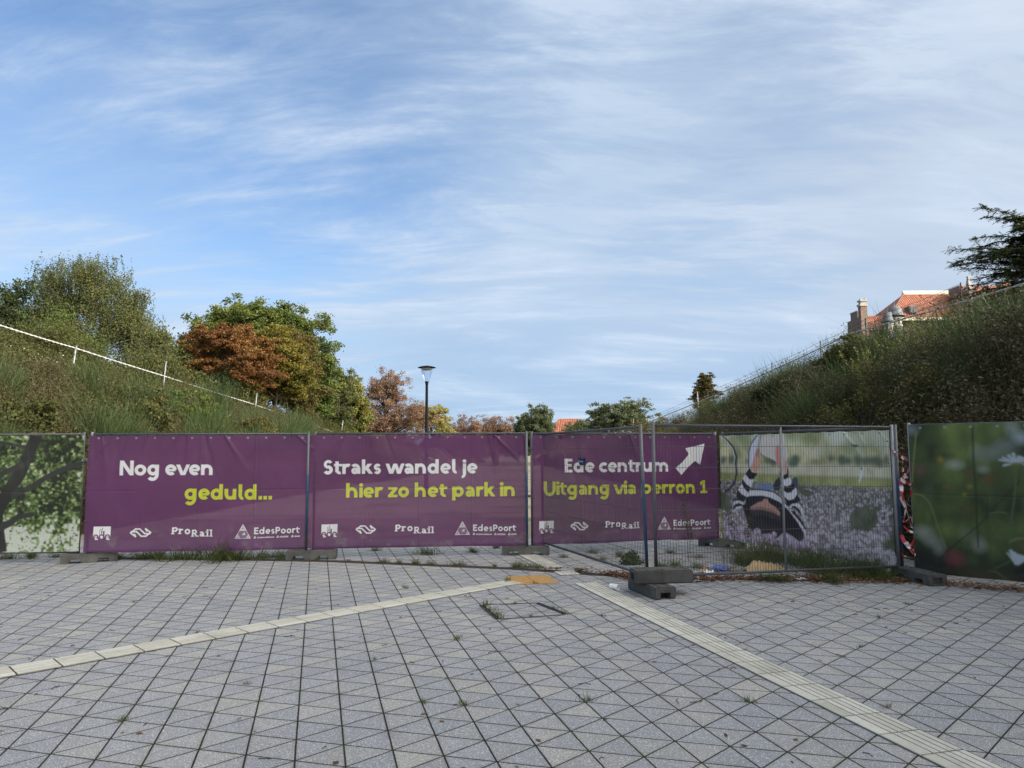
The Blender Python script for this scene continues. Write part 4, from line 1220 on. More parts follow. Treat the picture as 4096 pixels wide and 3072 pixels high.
pr.disc((1.592, 0.177), 0.0120, 0.0190, (0.214, 0.1253, 0.2039), 0.009, 1.0)
pr.disc((1.677, 0.169), 0.0380, 0.0570, (0.85, 0.6221, 0.8085), 0.005, 1.0)
pr.disc((1.722, 0.189), 0.0380, 0.0560, (0.7015, 0.4965, 0.7222), 0.005, 1.0)
pr.disc((1.765, 0.179), 0.0380, 0.0570, (0.5307, 0.3727, 0.5663), 0.005, 1.0)
pr.disc((1.74, 0.137), 0.0130, 0.0200, (0.214, 0.1253, 0.2039), 0.009, 1.0)
pr.disc((1.869, 0.218), 0.0330, 0.0500, (0.7015, 0.4965, 0.7222), 0.005, 1.0)
pr.disc((1.908, 0.236), 0.0330, 0.0500, (0.5307, 0.3727, 0.5663), 0.005, 1.0)
pr.disc((1.945, 0.226), 0.0330, 0.0490, (0.85, 0.6221, 0.8085), 0.005, 1.0)
pr.disc((1.924, 0.189), 0.0100, 0.0170, (0.214, 0.1253, 0.2039), 0.009, 1.0)
pr.disc((1.343, 0.146), 0.0290, 0.0420, (0.5307, 0.3727, 0.5663), 0.005, 1.0)
pr.disc((1.377, 0.161), 0.0290, 0.0420, (0.85, 0.6221, 0.8085), 0.005, 1.0)
pr.disc((1.41, 0.153), 0.0280, 0.0410, (0.7015, 0.4965, 0.7222), 0.005, 1.0)
pr.disc((1.391, 0.122), 0.0090, 0.0140, (0.214, 0.1253, 0.2039), 0.009, 1.0)
pr.poly([(2.828, 1.744), (2.877, 1.728), (2.949, 1.715), (2.902, 1.686), (2.857, 1.709)], (0.0338, 0.0338, 0.0416))
pr.disc((3.268, 1.712), 0.0200, 0.0110, (0.85, 0.85, 0.85), None, 1.0)
pr.disc((3.271, 1.706), 0.0100, 0.0100, (0.0182, 0.0182, 0.0209), None, 1.0)
pr.poly([(2.958, 1.416), (3.011, 1.399), (2.989, 1.298), (2.955, 1.215), (2.917, 1.177), (2.946, 1.297)], (0.793, 0.793, 0.793))
pr.disc((2.976, 1.384), 0.0140, 0.0180, (0.0182, 0.0182, 0.0209), None, 1.0)
soften(pr, 4, .07, 1)
eyelets(pr, -.045, 3.455, .085, 1.925)
hang(pr, (3.78, 13.2), (5.2, 9.97), 0.975, 21, 'faded picture banner of a woman in a striped top lying in a crocus field', 'picture banners on the fence', M['banner_art'], out=0.03, sag=0.03)
# picture banner: branches of a leafy tree
pr = Print(0.0, 3.44, 0.135, 1.944, 0.0056, (0.3812, 0.4394, 0.3278)); rngp = np.random.default_rng(8)
n1 = fbm(pr.U * 2.0, pr.Z * 2.4, 41); n2 = fbm(pr.U * 9, pr.Z * 9, 42); n3 = fbm(pr.U * 26, pr.Z * 26, 43, 2)
LC = np.array([(0.0129, 0.0181, 0.0087), (0.0369, 0.0565, 0.0181), (0.0903, 0.1399, 0.0342), (0.2183, 0.298, 0.1108), (0.5157, 0.5427, 0.4767)])
f = np.clip(.38 + (n1 - .5) * 1.4 + (n2 - .5) * 1.6 + (n3 - .5) * 1.5 + np.clip((.75 - pr.Z) / .8, 0, .5), 0, .999) * 3.999
i0 = f.astype(int); fr = (f - i0)[..., None]
pr.C[:] = LC[i0] * (1 - fr) + LC[np.minimum(i0 + 1, 4)] * fr
for k in range(1500):
    uu = 3.45 * rngp.random(); zz = .13 + 1.82 * rngp.random() ** .8; r = .008 + .026 * rngp.random() * (.4 + zz / 1.9)
    if fbm(np.array(uu * 2.0), np.array(zz * 2.4), 44) > .42:
        pr.disc((uu, zz), r, r * .8, tuple(LC[rngp.integers(0, 4)] * (.85 + .4 * rngp.random())), None, .85)
pr.line([(.2, 1.9), (.5, 1.3), (.9, .9), (1.5, .5), (2.0, .25)], .05, LC[0]); pr.line([(.3, .3), (.8, .7), (1.4, 1.1), (1.9, 1.6)], .04, LC[0])
for k in range(260):
    uu = 3.45 * rngp.random(); zz = .9 + 1.05 * rngp.random(); r = .012 + .024 * rngp.random()
    pr.disc((uu, zz), r, r * .85, tuple(LC[rngp.integers(0, 3)] * (.7 + .5 * rngp.random())), None, .85)
pr.line([(2.693, 1.916), (2.59, 1.614), (2.474, 1.313), (2.329, 1.07), (2.223, 0.854), (2.129, 0.666)], 0.0885, (0.02, 0.02, 0.0181), None, 0.1022)
pr.line([(2.136, 0.99), (2.213, 0.8), (2.21, 0.611), (2.249, 0.395), (2.288, 0.18)], 0.0681, (0.02, 0.02, 0.0181), None, 0.0613)
pr.line([(3.422, 1.499), (3.224, 1.446), (3.016, 1.351), (2.835, 1.243), (2.682, 1.135), (2.54, 1.061), (2.423, 1.028)], 0.0381, (0.0315, 0.0342, 0.0289), None, 0.0477)
pr.line([(2.596, 1.504), (2.427, 1.437), (2.272, 1.369), (2.12, 1.261), (1.921, 1.073)], 0.0477, (0.0315, 0.0342, 0.0289), None, 0.0409)
pr.line([(2.542, 1.758), (2.38, 1.8), (2.22, 1.821), (2.005, 1.877)], 0.0232, (0.0315, 0.0342, 0.0289), None, 0.0300)
pr.line([(2.718, 0.711), (2.509, 0.682), (2.383, 0.582), (2.242, 0.516)], 0.0341, (0.0315, 0.0342, 0.0289), None, 0.0613)
pr.line([(2.926, 1.158), (3.028, 1.112), (3.162, 1.088), (3.307, 1.103), (3.454, 1.113)], 0.0068, (0.02, 0.02, 0.0181), None)
pr.line([(2.923, 0.705), (3.026, 0.629), (3.084, 0.534), (3.246, 0.458)], 0.0054, (0.02, 0.02, 0.0181), None)
pr.line([(3.04, 0.616), (3.059, 0.507), (3.146, 0.358), (3.215, 0.155)], 0.0048, (0.02, 0.02, 0.0181), None)
pr.line([(3.201, 1.9), (3.155, 1.762), (3.082, 1.625), (3.008, 1.502), (2.987, 1.392)], 0.0048, (0.02, 0.02, 0.0181), None)
pr.line([(2.92, 1.147), (2.847, 1.011), (2.815, 0.875), (2.743, 0.727)], 0.0041, (0.02, 0.02, 0.0181), None)
pr.line([(2.923, 0.701), (3.128, 0.704)], 0.0048, (0.02, 0.02, 0.0181), None)
pr.line([(3.182, 1.076), (3.208, 0.954), (3.254, 0.844)], 0.0041, (0.02, 0.02, 0.0181), None)
pr.line([(2.562, 0.432), (2.663, 0.498), (2.752, 0.565)], 0.0034, (0.02, 0.02, 0.0181), None)
pr.line([(3.439, 1.428), (3.332, 1.415), (3.2, 1.396)], 0.0109, (0.02, 0.02, 0.0181), None)
soften(pr, 3, .08, 2)
hang(pr, (-10.21, 11.45), (-6.78, 11.66), 0.97, 31, 'picture banner of a dark branching tree with green leaves', 'picture banners on the fence', M['banner_art'], fold=.8)
# picture banner: daisies in long grass, out of focus
pr = Print(0.0, 3.44, 0.04, 1.985, 0.0065, (0.028, 0.0405, 0.016)); rngp = np.random.default_rng(12)
n1 = fbm(pr.U * 1.3, pr.Z * 1.5, 51); n2 = fbm(pr.U * 4, pr.Z * 2.2, 52)
LC = np.array([(0.0091, 0.014, 0.0077), (0.0253, 0.0371, 0.014), (0.0692, 0.1012, 0.028), (0.1477, 0.2047, 0.0558)])
f = np.clip(.12 + (n1 - .5) * 1.3 + (n2 - .5) * .8 + pr.Z * .26, 0, .999) * 2.999; i0 = f.astype(int); fr = (f - i0)[..., None]
pr.C[:] = LC[i0] * (1 - fr) + LC[np.minimum(i0 + 1, 3)] * fr
pr.disc((0.04, 1.919), 0.0600, 0.0530, (0.2423, 0.3, 0.3228), 0.122, 0.6400000000000001)
pr.disc((1.157, 1.908), 0.0620, 0.0880, (0.2782, 0.3287, 0.3406), 0.097, 0.6400000000000001)
pr.disc((1.242, 1.795), 0.0710, 0.0740, (0.3228, 0.3906, 0.4105), 0.097, 0.7200000000000001)
pr.disc((1.087, 1.7), 0.0940, 0.0750, (0.223, 0.2782, 0.2573), 0.146, 0.5599999999999999)
pr.disc((0.966, 1.617), 0.0840, 0.0750, (0.1916, 0.2423, 0.223), 0.122, 0.5599999999999999)
pr.disc((0.82, 1.576), 0.0860, 0.0770, (0.2047, 0.2522, 0.2137), 0.146, 0.5599999999999999)
pr.disc((0.52, 1.454), 0.0780, 0.0470, (0.3228, 0.3651, 0.3228), 0.083, 0.7200000000000001)
pr.disc((0.823, 1.399), 0.0470, 0.0380, (0.2573, 0.3, 0.2573), 0.073, 0.7200000000000001)
pr.disc((0.765, 1.661), 0.0540, 0.0510, (0.2423, 0.2782, 0.2047), 0.097, 0.48)
pr.disc((0.113, 1.377), 0.0700, 0.0660, (0.1333, 0.0716, 0.0558), 0.107, 0.6400000000000001)
pr.disc((0.674, 1.334), 0.0440, 0.0460, (0.1333, 0.0558, 0.0405), 0.097, 0.48)
pr.disc((0.887, 1.274), 0.0470, 0.0450, (0.1514, 0.0324, 0.024), 0.097, 0.6400000000000001)
pr.disc((0.362, 1.525), 0.0250, 0.0340, (0.3651, 0.2325, 0.0192), 0.054, 0.7200000000000001)
pr.disc((0.666, 1.178), 0.0240, 0.0230, (0.2782, 0.1916, 0.0192), 0.044, 0.7200000000000001)
pr.disc((0.605, 1.077), 0.0180, 0.0180, (0.2782, 0.2423, 0.0324), 0.029, 0.7200000000000001)
pr.disc((0.417, 1.172), 0.0300, 0.0260, (0.1748, 0.1198, 0.0192), 0.058, 0.48)
pr.disc((0.817, 1.519), 0.0180, 0.0180, (0.2047, 0.1748, 0.0478), 0.029, 0.6400000000000001)
pr.disc((0.111, 0.566), 0.0940, 0.0660, (0.3, 0.3287, 0.289), 0.122, 0.7200000000000001)
pr.disc((0.215, 0.457), 0.0810, 0.0570, (0.2423, 0.2676, 0.2423), 0.107, 0.7200000000000001)
pr.disc((0.287, 0.362), 0.0570, 0.0590, (0.2047, 0.223, 0.2047), 0.097, 0.68)
pr.disc((0.457, 0.262), 0.0890, 0.0810, (0.2325, 0.0478, 0.0623), 0.146, 0.6400000000000001)
pr.disc((0.597, 0.582), 0.0660, 0.0510, (0.1916, 0.2047, 0.159), 0.122, 0.48)
pr.disc((0.735, 0.452), 0.0650, 0.0750, (0.2522, 0.2782, 0.2423), 0.107, 0.6400000000000001)
pr.disc((0.923, 0.63), 0.0630, 0.1110, (0.0925, 0.1198, 0.0324), 0.146, 0.4)
pr.disc((0.614, 0.893), 0.0660, 0.0640, (0.1134, 0.0925, 0.0192), 0.122, 0.4)
pr.disc((0.426, 1.576), 0.0680, 0.0290, (0.007, 0.0106, 0.007), 0.073, 0.6400000000000001)
pr.disc((0.384, 0.769), 0.1010, 0.0650, (0.0048, 0.007, 0.0048), 0.146, 0.5599999999999999)
pr.disc((0.057, 1.192), 0.0480, 0.0660, (0.0048, 0.007, 0.0048), 0.097, 0.48)
pr.disc((1.158, 0.51), 0.0510, 0.0610, (0.0765, 0.0371, 0.014), 0.122, 0.48)
pr.disc((0.762, 0.067), 0.2740, 0.0500, (0.0925, 0.0601, 0.0192), 0.146, 0.4)
pr.line([(0.095, 1.888), (0.069, 1.695), (0.039, 1.487), (0.012, 1.221)], 0.0057, (0.2047, 0.2729, 0.0897), None)
pr.line([(0.025, 1.066), (0.116, 1.054), (0.202, 0.962), (0.247, 0.819), (0.288, 0.634), (0.364, 0.382)], 0.0064, (0.1551, 0.223, 0.0843), None, 0.0043)
pr.line([(1.2, 1.259), (1.052, 1.077), (0.953, 0.963), (0.762, 0.718), (0.544, 0.508), (0.375, 0.347), (0.185, 0.11)], 0.0064, (0.016, 0.0227, 0.0122), None)
pr.line([(0.737, 1.946), (0.727, 1.519), (0.734, 1.095), (0.723, 0.674), (0.722, 0.423)], 0.0086, (0.0181, 0.028, 0.014), None)
pr.line([(1.159, 1.437), (1.16, 1.245), (1.13, 1.025), (1.096, 0.832), (1.054, 0.489)], 0.0114, (0.0646, 0.1012, 0.0405), None)
pr.line([(1.222, 1.438), (1.174, 1.19)], 0.0057, (0.028, 0.0441, 0.0203), None)
pr.line([(1.197, 0.566), (1.126, 0.555), (1.067, 0.517)], 0.0086, (0.1265, 0.2047, 0.0791), None)
pr.line([(0.864, 0.848), (0.971, 0.874), (1.04, 0.857)], 0.0057, (0.1072, 0.1629, 0.0646), None)
pr.line([(0.886, 0.175), (0.97, 0.23), (1.065, 0.286)], 0.0050, (0.0791, 0.1134, 0.0441), None)
pr.line([(0.813, 0.141), (0.895, 0.135), (0.995, 0.049)], 0.0050, (0.0953, 0.1333, 0.0558), None)
pr.line([(1.173, 1.479), (1.001, 1.52)], 0.0080, (0.3527, 0.4172, 0.4589), 0.003, 0.0114)
pr.line([(1.173, 1.479), (1.038, 1.547)], 0.0100, (0.3527, 0.4172, 0.4589), 0.003, 0.0143)
pr.line([(1.173, 1.479), (1.098, 1.575)], 0.0120, (0.3527, 0.4172, 0.4589), 0.003, 0.0172)
pr.line([(1.173, 1.479), (1.151, 1.596)], 0.0130, (0.3527, 0.4172, 0.4589), 0.003, 0.0186)
pr.line([(1.173, 1.479), (1.212, 1.561)], 0.0130, (0.3527, 0.4172, 0.4589), 0.003, 0.0186)
pr.line([(1.173, 1.479), (1.245, 1.548)], 0.0120, (0.3527, 0.4172, 0.4589), 0.003, 0.0172)
pr.line([(1.173, 1.479), (1.044, 1.45)], 0.0090, (0.3527, 0.4172, 0.4589), 0.003, 0.0129)
pr.line([(1.173, 1.479), (1.301, 1.534)], 0.0120, (0.3527, 0.4172, 0.4589), 0.003, 0.0172)
pr.line([(1.173, 1.479), (1.286, 1.466)], 0.0100, (0.3527, 0.4172, 0.4589), 0.003, 0.0143)
pr.disc((1.184, 1.47), 0.0680, 0.0160, (0.1708, 0.1404, 0.028), 0.009, 1.0)
pr.line([(1.108, 0.236), (1.061, 0.408)], 0.0149, (0.3778, 0.4448, 0.4734), 0.003, 0.0186)
pr.line([(1.108, 0.236), (1.094, 0.383)], 0.0160, (0.3778, 0.4448, 0.4734), 0.003, 0.0200)
pr.line([(1.108, 0.236), (1.138, 0.36)], 0.0172, (0.3778, 0.4448, 0.4734), 0.003, 0.0215)
pr.line([(1.108, 0.236), (1.182, 0.35)], 0.0149, (0.3778, 0.4448, 0.4734), 0.003, 0.0186)
pr.line([(1.108, 0.236), (1.227, 0.34)], 0.0137, (0.3778, 0.4448, 0.4734), 0.003, 0.0172)
pr.line([(1.108, 0.236), (1.025, 0.378)], 0.0069, (0.3778, 0.4448, 0.4734), 0.003, 0.0086)
pr.disc((1.107, 0.219), 0.0500, 0.0210, (0.0227, 0.028, 0.0106), 0.009, 1.0)
for c in ((1.75, 1.45), (2.3, .6), (2.7, 1.3), (3.1, .5)):
    for k in range(11):
        th = k * .571; pr.seg(c, (c[0] + .16 * math.cos(th), c[1] + .07 * math.sin(th)), .012, (0.4589, 0.5337, 0.5818), soft=.01, hw2=.022)
    pr.disc(c, .05, .022, (0.3287, 0.223, 0.0309), .01)
soften(pr, 5, .06, 3)
eyelets(pr, 0, 3.44, .04, 1.985)
hang(pr, (5.34, 9.88), (8.05, 7.60), 0.975, 41, 'dark picture banner of white daisies in blurred green grass', 'picture banners on the fence', M['banner_art'], fold=.8, sag=0.0)
TAPE = [[(4.921, 9.563, 1.659), (5.016, 9.635, 1.625), (5.073, 9.626, 1.611), (5.156, 9.576, 1.501), (5.109, 9.6, 1.526), (5.053, 9.595, 1.608)], [(5.066, 9.615, 1.597), (5.102, 9.629, 1.487), (5.042, 9.559, 1.393), (5.069, 9.553, 1.38), (5.096, 9.634, 1.46)], [(5.161, 9.593, 1.419), (5.126, 9.626, 1.323), (5.021, 9.55, 1.271), (5.158, 9.595, 1.222), (5.186, 9.622, 1.2)], [(5.032, 9.573, 1.379), (5.188, 9.645, 1.274)], [(5.068, 9.64, 1.268), (5.027, 9.553, 1.109), (5.009, 9.553, 1.028), (5.071, 9.604, 0.916), (5.187, 9.644, 0.764), (5.176, 9.588, 0.621)], [(5.029, 9.572, 1.081), (5.097, 9.592, 0.877), (5.121, 9.553, 0.705), (5.151, 9.572, 0.623)], [(5.18, 9.594, 1.133), (5.136, 9.6, 1.025), (5.073, 9.573, 0.878), (5.03, 9.573, 0.704)], [(5.053, 9.572, 1.013), (5.189, 9.596, 0.903)], [(5.033, 9.579, 0.717), (5.154, 9.552, 0.826)], [(5.067, 9.634, 0.664), (5.204, 9.606, 0.579)], [(5.02, 9.614, 0.552), (5.061, 9.569, 0.45), (5.232, 9.649, 0.291)], [(5.032, 9.636, 0.509), (5.108, 9.562, 0.384), (5.199, 9.583, 0.294)], [(5.208, 9.622, 0.496), (5.128, 9.621, 0.416), (5.082, 9.644, 0.347)], [(4.999, 9.592, 0.334), (5.073, 9.633, 0.281), (5.216, 9.617, 0.276)]]
# ---------------------------------------------------------------- site fence panels
def zs(z, S):
    return CAM_H + (z - CAM_H) * S


def fence_panel(A, B, S, label, zb=(0.12, 0.12), zt=(1.955, 1.955), foot=0.09, mats=('galv', 'post'), mids=(), lean=None, vs=0.039, fwd=(0, 0), group='site fence panels'):
    A = Vector((A[0] * S, A[1] * S, 0)); B = Vector((B[0] * S, B[1] * S, 0))
    L = (B - A).length
    t = thing('wire_fence', label, 'fence panel', A, math.atan2(B.y - A.y, B.x - A.x), group)
    zb0, zb1, zt0, zt1 = zs(zb[0], S), zs(zb[1], S), zs(zt[0], S), zs(zt[1], S)
    ft = [zs(q, S) for q in (foot if isinstance(foot, tuple) else (foot, foot))]
    dxs = lean or (0, 0)                       # how far the top of each post is shifted along the panel
    r = 0.0205
    ends = []
    for k, x in enumerate((0.0, L)):
        top = (zt0, zt1)[k] + 0.035
        mb = MB(); mb.tube([(x, -fwd[k], ft[k]), (x + dxs[k], -fwd[k], top)], r, 12)
        mb.build('post', M[mats[k]], t, True)
        ends.append(lambda z, x=x, k=k, top=top: x + dxs[k] * (z - ft[k]) / (top - ft[k]))
    MB().tube([(ends[0](zt0), 0, zt0), (ends[1](zt1), 0, zt1)], 0.0165, 10).build('top_tube', M['galv'], t, True)
    MB().tube([(ends[0](zb0), 0, zb0), (ends[1](zb1), 0, zb1)], 0.0165, 10).build('bottom_tube', M['galv'], t, True)
    for x in mids:
        f = x / L
        MB().tube([(x, 0, zb0 + (zb1 - zb0) * f), (x, 0, zt0 + (zt1 - zt0) * f)], 0.015, 10).build('middle_post', M['galv_light'], t, True)
    w = MB()
    n = int(L / vs)
    rnd = random.Random(int(L * 1000) + len(label))
    for k in range(1, n):
        f = k / n
        xb = ends[0](zb0) * (1 - f) + ends[1](zb1) * f; xt = ends[0](zt0) * (1 - f) + ends[1](zt1) * f
        b0 = zb0 + (zb1 - zb0) * f - 0.012; t0 = zt0 + (zt1 - zt0) * f + 0.020
        ym = rnd.gauss(0, 0.004)
        w.tube([(xb, -0.018, b0), ((xb + xt) / 2 + rnd.gauss(0, .002), -0.004 + ym, (b0 + t0) / 2), (xt, -0.018, t0)], 0.0024, 4, False)
    for k in range(1, 7):
        f = k / 7
        z0 = zb0 + (zt0 - zb0) * f; z1 = zb1 + (zt1 - zb1) * f
        w.tube([(ends[0](z0), 0.0, z0), (L * .3, -0.004, z0 * .7 + z1 * .3 + rnd.gauss(0, .004)), (L * .7, -.004, z0 * .3 + z1 * .7 + rnd.gauss(0, .004)), (ends[1](z1), 0.0, z1)], 0.0027, 4, False)
    w.build('wire_mesh', M['wire'], t)
    return t, L


fence_panel((-10.21, 11.45), (-6.80, 11.66), 0.97, 'fence panel carrying the tree picture banner, far left', mats=('galv', 'galv'), vs=0.045)
fence_panel((-6.68, 11.68), (-3.31, 12.0), 0.97, 'fence panel carrying the banner that reads Nog even geduld', mats=('galv_light', 'post'), vs=0.045, fwd=(0, .105))
fence_panel((-3.22, 12.01), (0.225, 12.38), 0.97, 'fence panel carrying the banner that reads Straks wandel je', fwd=(0, .10), mats=('galv', 'post'), vs=0.042)
fence_panel((0.325, 12.40), (3.66, 13.26), 0.97, 'fence panel carrying the Ede centrum banner, set back behind the open panels', mats=('galv', 'galv_light'), vs=0.045)
fence_panel((3.78, 13.2), (5.2, 9.97), 0.975, 'fence panel carrying the picture of the woman in crocuses', vs=0.06)
fence_panel((0.50, 12.3), (1.63, 9.075), 0.985, 'bare wire panel swung towards the camera with a leaning blue-worn post', zb=(0.155, 0.140), zt=(1.935, 1.950), foot=(0.06, 0.24), mats=('galv', 'post'), lean=(-0.01, -0.09), vs=0.037)
fence_panel((1.74, 9.07), (5.10, 9.87), 0.978, 'bare wire panel with a middle post in front of the woman picture', zb=(0.135, 0.115), zt=(1.965, 1.950), foot=(0.24, 0.08), mats=('galv', 'galv_light'), mids=(1.735,), vs=0.037)
fence_panel((5.34, 9.88), (8.05, 7.60), 0.975, 'fence panel carrying the daisy picture banner, far right', zb=(0.06, 0.04), zt=(1.975, 1.975), foot=0.05, mats=('galv_light', 'galv'), vs=0.06)

# coupling clamps between neighbouring posts
def clamp(x, y, z, label, rz=0.0):
    t = thing('post_clamp', label, 'clamp', (x, y, z), rz, 'clamps joining the fence posts')
    MB().box((0, -0.024, 0), (0.135, 0.006, 0.035)).box((0, 0.024, 0), (0.135, 0.006, 0.035)).build('clamp_plate', M['galv'], t)
    MB().tube([(0, -0.045, 0), (0, 0.045, 0)], 0.008, 8).build('bolt', M['rust'], t)
    return t


clamp(0.268, 12.02, 1.70, 'upper steel clamp joining two posts between the second and third purple banner', 0.2)
clamp(0.268, 12.02, 0.93, 'lower steel clamp joining two posts between the second and third purple banner', 0.2)
clamp(-6.54, 11.32, 1.55, 'steel clamp joining the posts between the tree picture and the first purple banner', 0.1)

# cable ties holding the banners to the top tubes
def ties(A, B, S, n, parent):
    A = Vector((A[0] * S, A[1] * S, 0)); B = Vector((B[0] * S, B[1] * S, 0)); d = (B - A)
    nrm = Vector((d.y, -d.x, 0)).normalized()
    for k in range(n):
        q = A + d * ((k + .5) / n) + nrm * 0.02
        MB().tube([q + nrm * .022 + Vector((0, 0, zs(1.89, S))), q + nrm * .016 + Vector((0, 0, zs(1.965, S))), q - nrm * .04 + Vector((0, 0, zs(1.975, S))), q - nrm * .04 + Vector((0, 0, zs(1.925, S)))], 0.0035, 5).build('cable_tie', M['black_tie'], parent)


ties((-6.68, 11.68), (-3.31, 12.0), 0.97, 6, BANNERS[0])
ties((-3.22, 12.01), (0.225, 12.38), 0.97, 6, BANNERS[1])

# small navy sign wired to the bare panel
d = Vector((1.63 - 0.50, 9.075 - 12.3, 0)); Lp = d.length; d.normalize()
o = Vector((0.50, 12.3, 0)) + d * 1.50
S5 = 0.985
t = thing('sign_plate', 'small navy blue sign plate wired to the bare swung panel above the letters Ede', 'sign', (o.x * S5, o.y * S5, zs(1.448, S5)), math.atan2(d.y, d.x))
MB().add([(.05, -.024, 0), (.255, -.024, -.004), (.250, -.024, .100), (0, -.024, .100), (.05, -.028, 0), (.255, -.028, -.004), (.250, -.028, .100), (0, -.028, .100)],
         [(0, 1, 2, 3), (7, 6, 5, 4), (0, 4, 5, 1), (1, 5, 6, 2), (2, 6, 7, 3), (3, 7, 4, 0)]).build('plate', M['sign_blue'], t)
mb = MB()
mb.box((.035, -.0292, .058), (.012, .001, .014)); mb.add([(.026, -.0297, .066), (.044, -.0297, .066), (.035, -.0297, .078)], [(0, 1, 2)])
for k in range(7):
    mb.box((.055 + k * .019, -.0292, .054), (.012, .001, .011 if k % 3 else .014))
for k in range(4):
    mb.box((.135 + k * .016, -.0292, .034), (.010, .001, .004))
mb.build('print', M['sign_white'], t)

# ---- fence feet: cast blocks with notched undersides, an end pocket and post holes
def foot_mesh(name, L, Wd, H, mat, solid=False, pocket=True, mouth=False):
    bm = bmesh.new()
    hw, hl = Wd / 2, L / 2
    n1 = 0.055 / 0.13 * H
    if solid:
        prof = [(-hl, 0), (hl, 0), (hl, H), (-hl, H)]
    else:
        prof = [(-hl, 0), (-hl + .15 * L, 0), (-hl + .16 * L, n1), (-hl + .35 * L, n1), (-hl + .36 * L, 0), (hl - .36 * L, 0), (hl - .35 * L, n1), (hl - .16 * L, n1), (hl - .15 * L, 0), (hl, 0), (hl, H), (-hl, H)]
    va = [bm.verts.new((x, -hw, z)) for x, z in prof]; vb = [bm.verts.new((x, hw, z)) for x, z in prof]
    bm.faces.new(va); bm.faces.new(vb[::-1])
    n = len(prof)
    for i in range(n):
        bm.faces.new((va[i], vb[i], vb[(i + 1) % n], va[(i + 1) % n]))
    bmesh.ops.recalc_face_normals(bm, faces=bm.faces)
    bmesh.ops.bevel(bm, geom=[e for e in bm.edges], offset=0.014 if solid else 0.006, segments=2, affect='EDGES', clamp_overlap=True)
    me = bpy.data.meshes.new(name); bm.to_mesh(me); bm.free()
    me.materials.append(M[mat])
    o = bpy.data.objects.new(name, me); COL.objects.link(o)
    cut = MB()
    for x in (-.40, -.27, -.10, .0, .27, .40):
        for y in (-.22, .22):
            if (x in (-.10, .0)) and y > 0: continue
            cut.tube([(x * L, y * Wd, H - .05), (x * L, y * Wd, H + .05)], 0.023, 14)
    for e in (-1, 1):
        if pocket: cut.box((e * hl, 0, H * .46), (0.09, Wd * .52, H * .56))
        if mouth: cut.box((e * hl, 0, H * .25 - .02), (0.30, Wd * .46, H * .58 + .04))
    c = cut.build('cutter', M['hole'])
    b = o.modifiers.new('b', 'BOOLEAN'); b.operation = 'DIFFERENCE'; b.object = c; b.solver = 'EXACT'
    bpy.context.view_layer.update()
    ev = o.evaluated_get(bpy.context.evaluated_depsgraph_get())
    me2 = bpy.data.meshes.new_from_object(ev)
    o.modifiers.clear(); o.data = me2
    bpy.data.objects.remove(c)
    return o


foot = foot_mesh('concrete_block', 0.76, 0.24, 0.135, 'concrete')
feet = [(-6.47, 11.40, 28, 'grey concrete fence foot turned askew under the tree picture and first purple banner'),
        (-3.13, 11.61, 8, 'grey concrete fence foot between the first and second purple banner'),
        (0.205, 12.00, 0, 'grey concrete fence foot between the second purple banner and the swung bare panel'),
        (3.60, 12.83, -38, 'grey concrete fence foot behind the bare panel, by the end of the arrow banner'),
        (5.10, 9.42, -84, 'dark concrete fence foot under the red and white tape beside the daisy banner')]
for k, (x, y, a, lab) in enumerate(feet):
    f = foot if k == 0 else copy_tree(foot)
    f.location = (x, y, 0.004); f.rotation_euler = (0, 0, math.radians(a))
    if k == 4:
        f.data = f.data.copy(); f.data.materials.clear(); f.data.materials.append(M['rubber_foot'])  # darker material puts the right-edge shade into this foot's colour
    tagp(f, lab, 'fence foot', 'concrete feet of the site fence')
rf = foot_mesh('concrete_block', 0.70, 0.27, 0.135, 'rubber_foot', True, False, True)
rf.location = (1.60, 8.66, 0.004); rf.rotation_euler = (0, 0, math.radians(106))
tagp(rf, 'dark fence foot lying crosswise at the bottom of the stacked pair', 'fence foot', 'dark stacked feet at the gap')
rf2 = foot_mesh('concrete_block', 0.68, 0.29, 0.15, 'rubber_foot', True, True, False)
rf2.location = (1.715, 8.66, 0.1395); rf2.rotation_euler = (0, 0, math.radians(6))
tagp(rf2, 'dark fence foot on top of the stacked pair holding two posts', 'fence foot', 'dark stacked feet at the gap')

# ---- red and white barrier tape tangled between the last two panels
def ribbon(pts, w, seed, V, F, Cc):
    rnd = np.random.default_rng(seed)
    pts = [Vector(p) for p in pts]
    L = 0
    prev = None
    for a, b in zip(pts[:-1], pts[1:]):
        n = max(2, int((b - a).length / 0.03))
        for k in range(n):
            p = a.lerp(b, k / n) + Vector((0, 0, -0.02 * math.sin(math.pi * k / n)))
            L2 = L + (b - a).length * k / n
            tw = 1.1 * math.sin(L2 * 7 + seed) + .5
            dd = (b - a).normalized()
            sv = dd.cross(Vector((math.sin(tw), -math.cos(tw), .25))).normalized()
            ww = w * (0.35 + .65 * abs(math.sin(L2 * 4 + seed * 2)))
            i = len(V)
            V += [p - sv * ww / 2, p + sv * ww / 2]
            red = (L2 / 0.16) % 1 < .5
            Cc += [(0.42, 0.022, 0.028) if red else (0.66, 0.65, 0.66)] * 2
            if prev is not None: F.append((prev, prev + 1, i + 1, i))
            prev = i
        L += (b - a).length
V = []; F = []; Cc = []
for s_, pts in enumerate(TAPE):
    ribbon(pts, 0.05, s_, V, F, Cc)
t = np_mesh('barrier_tape', V, F, M['tape'], None, False, np.array(Cc))
tagp(t, 'red and white barrier tape tangled in the gap beside the daisy banner', 'barrier tape')
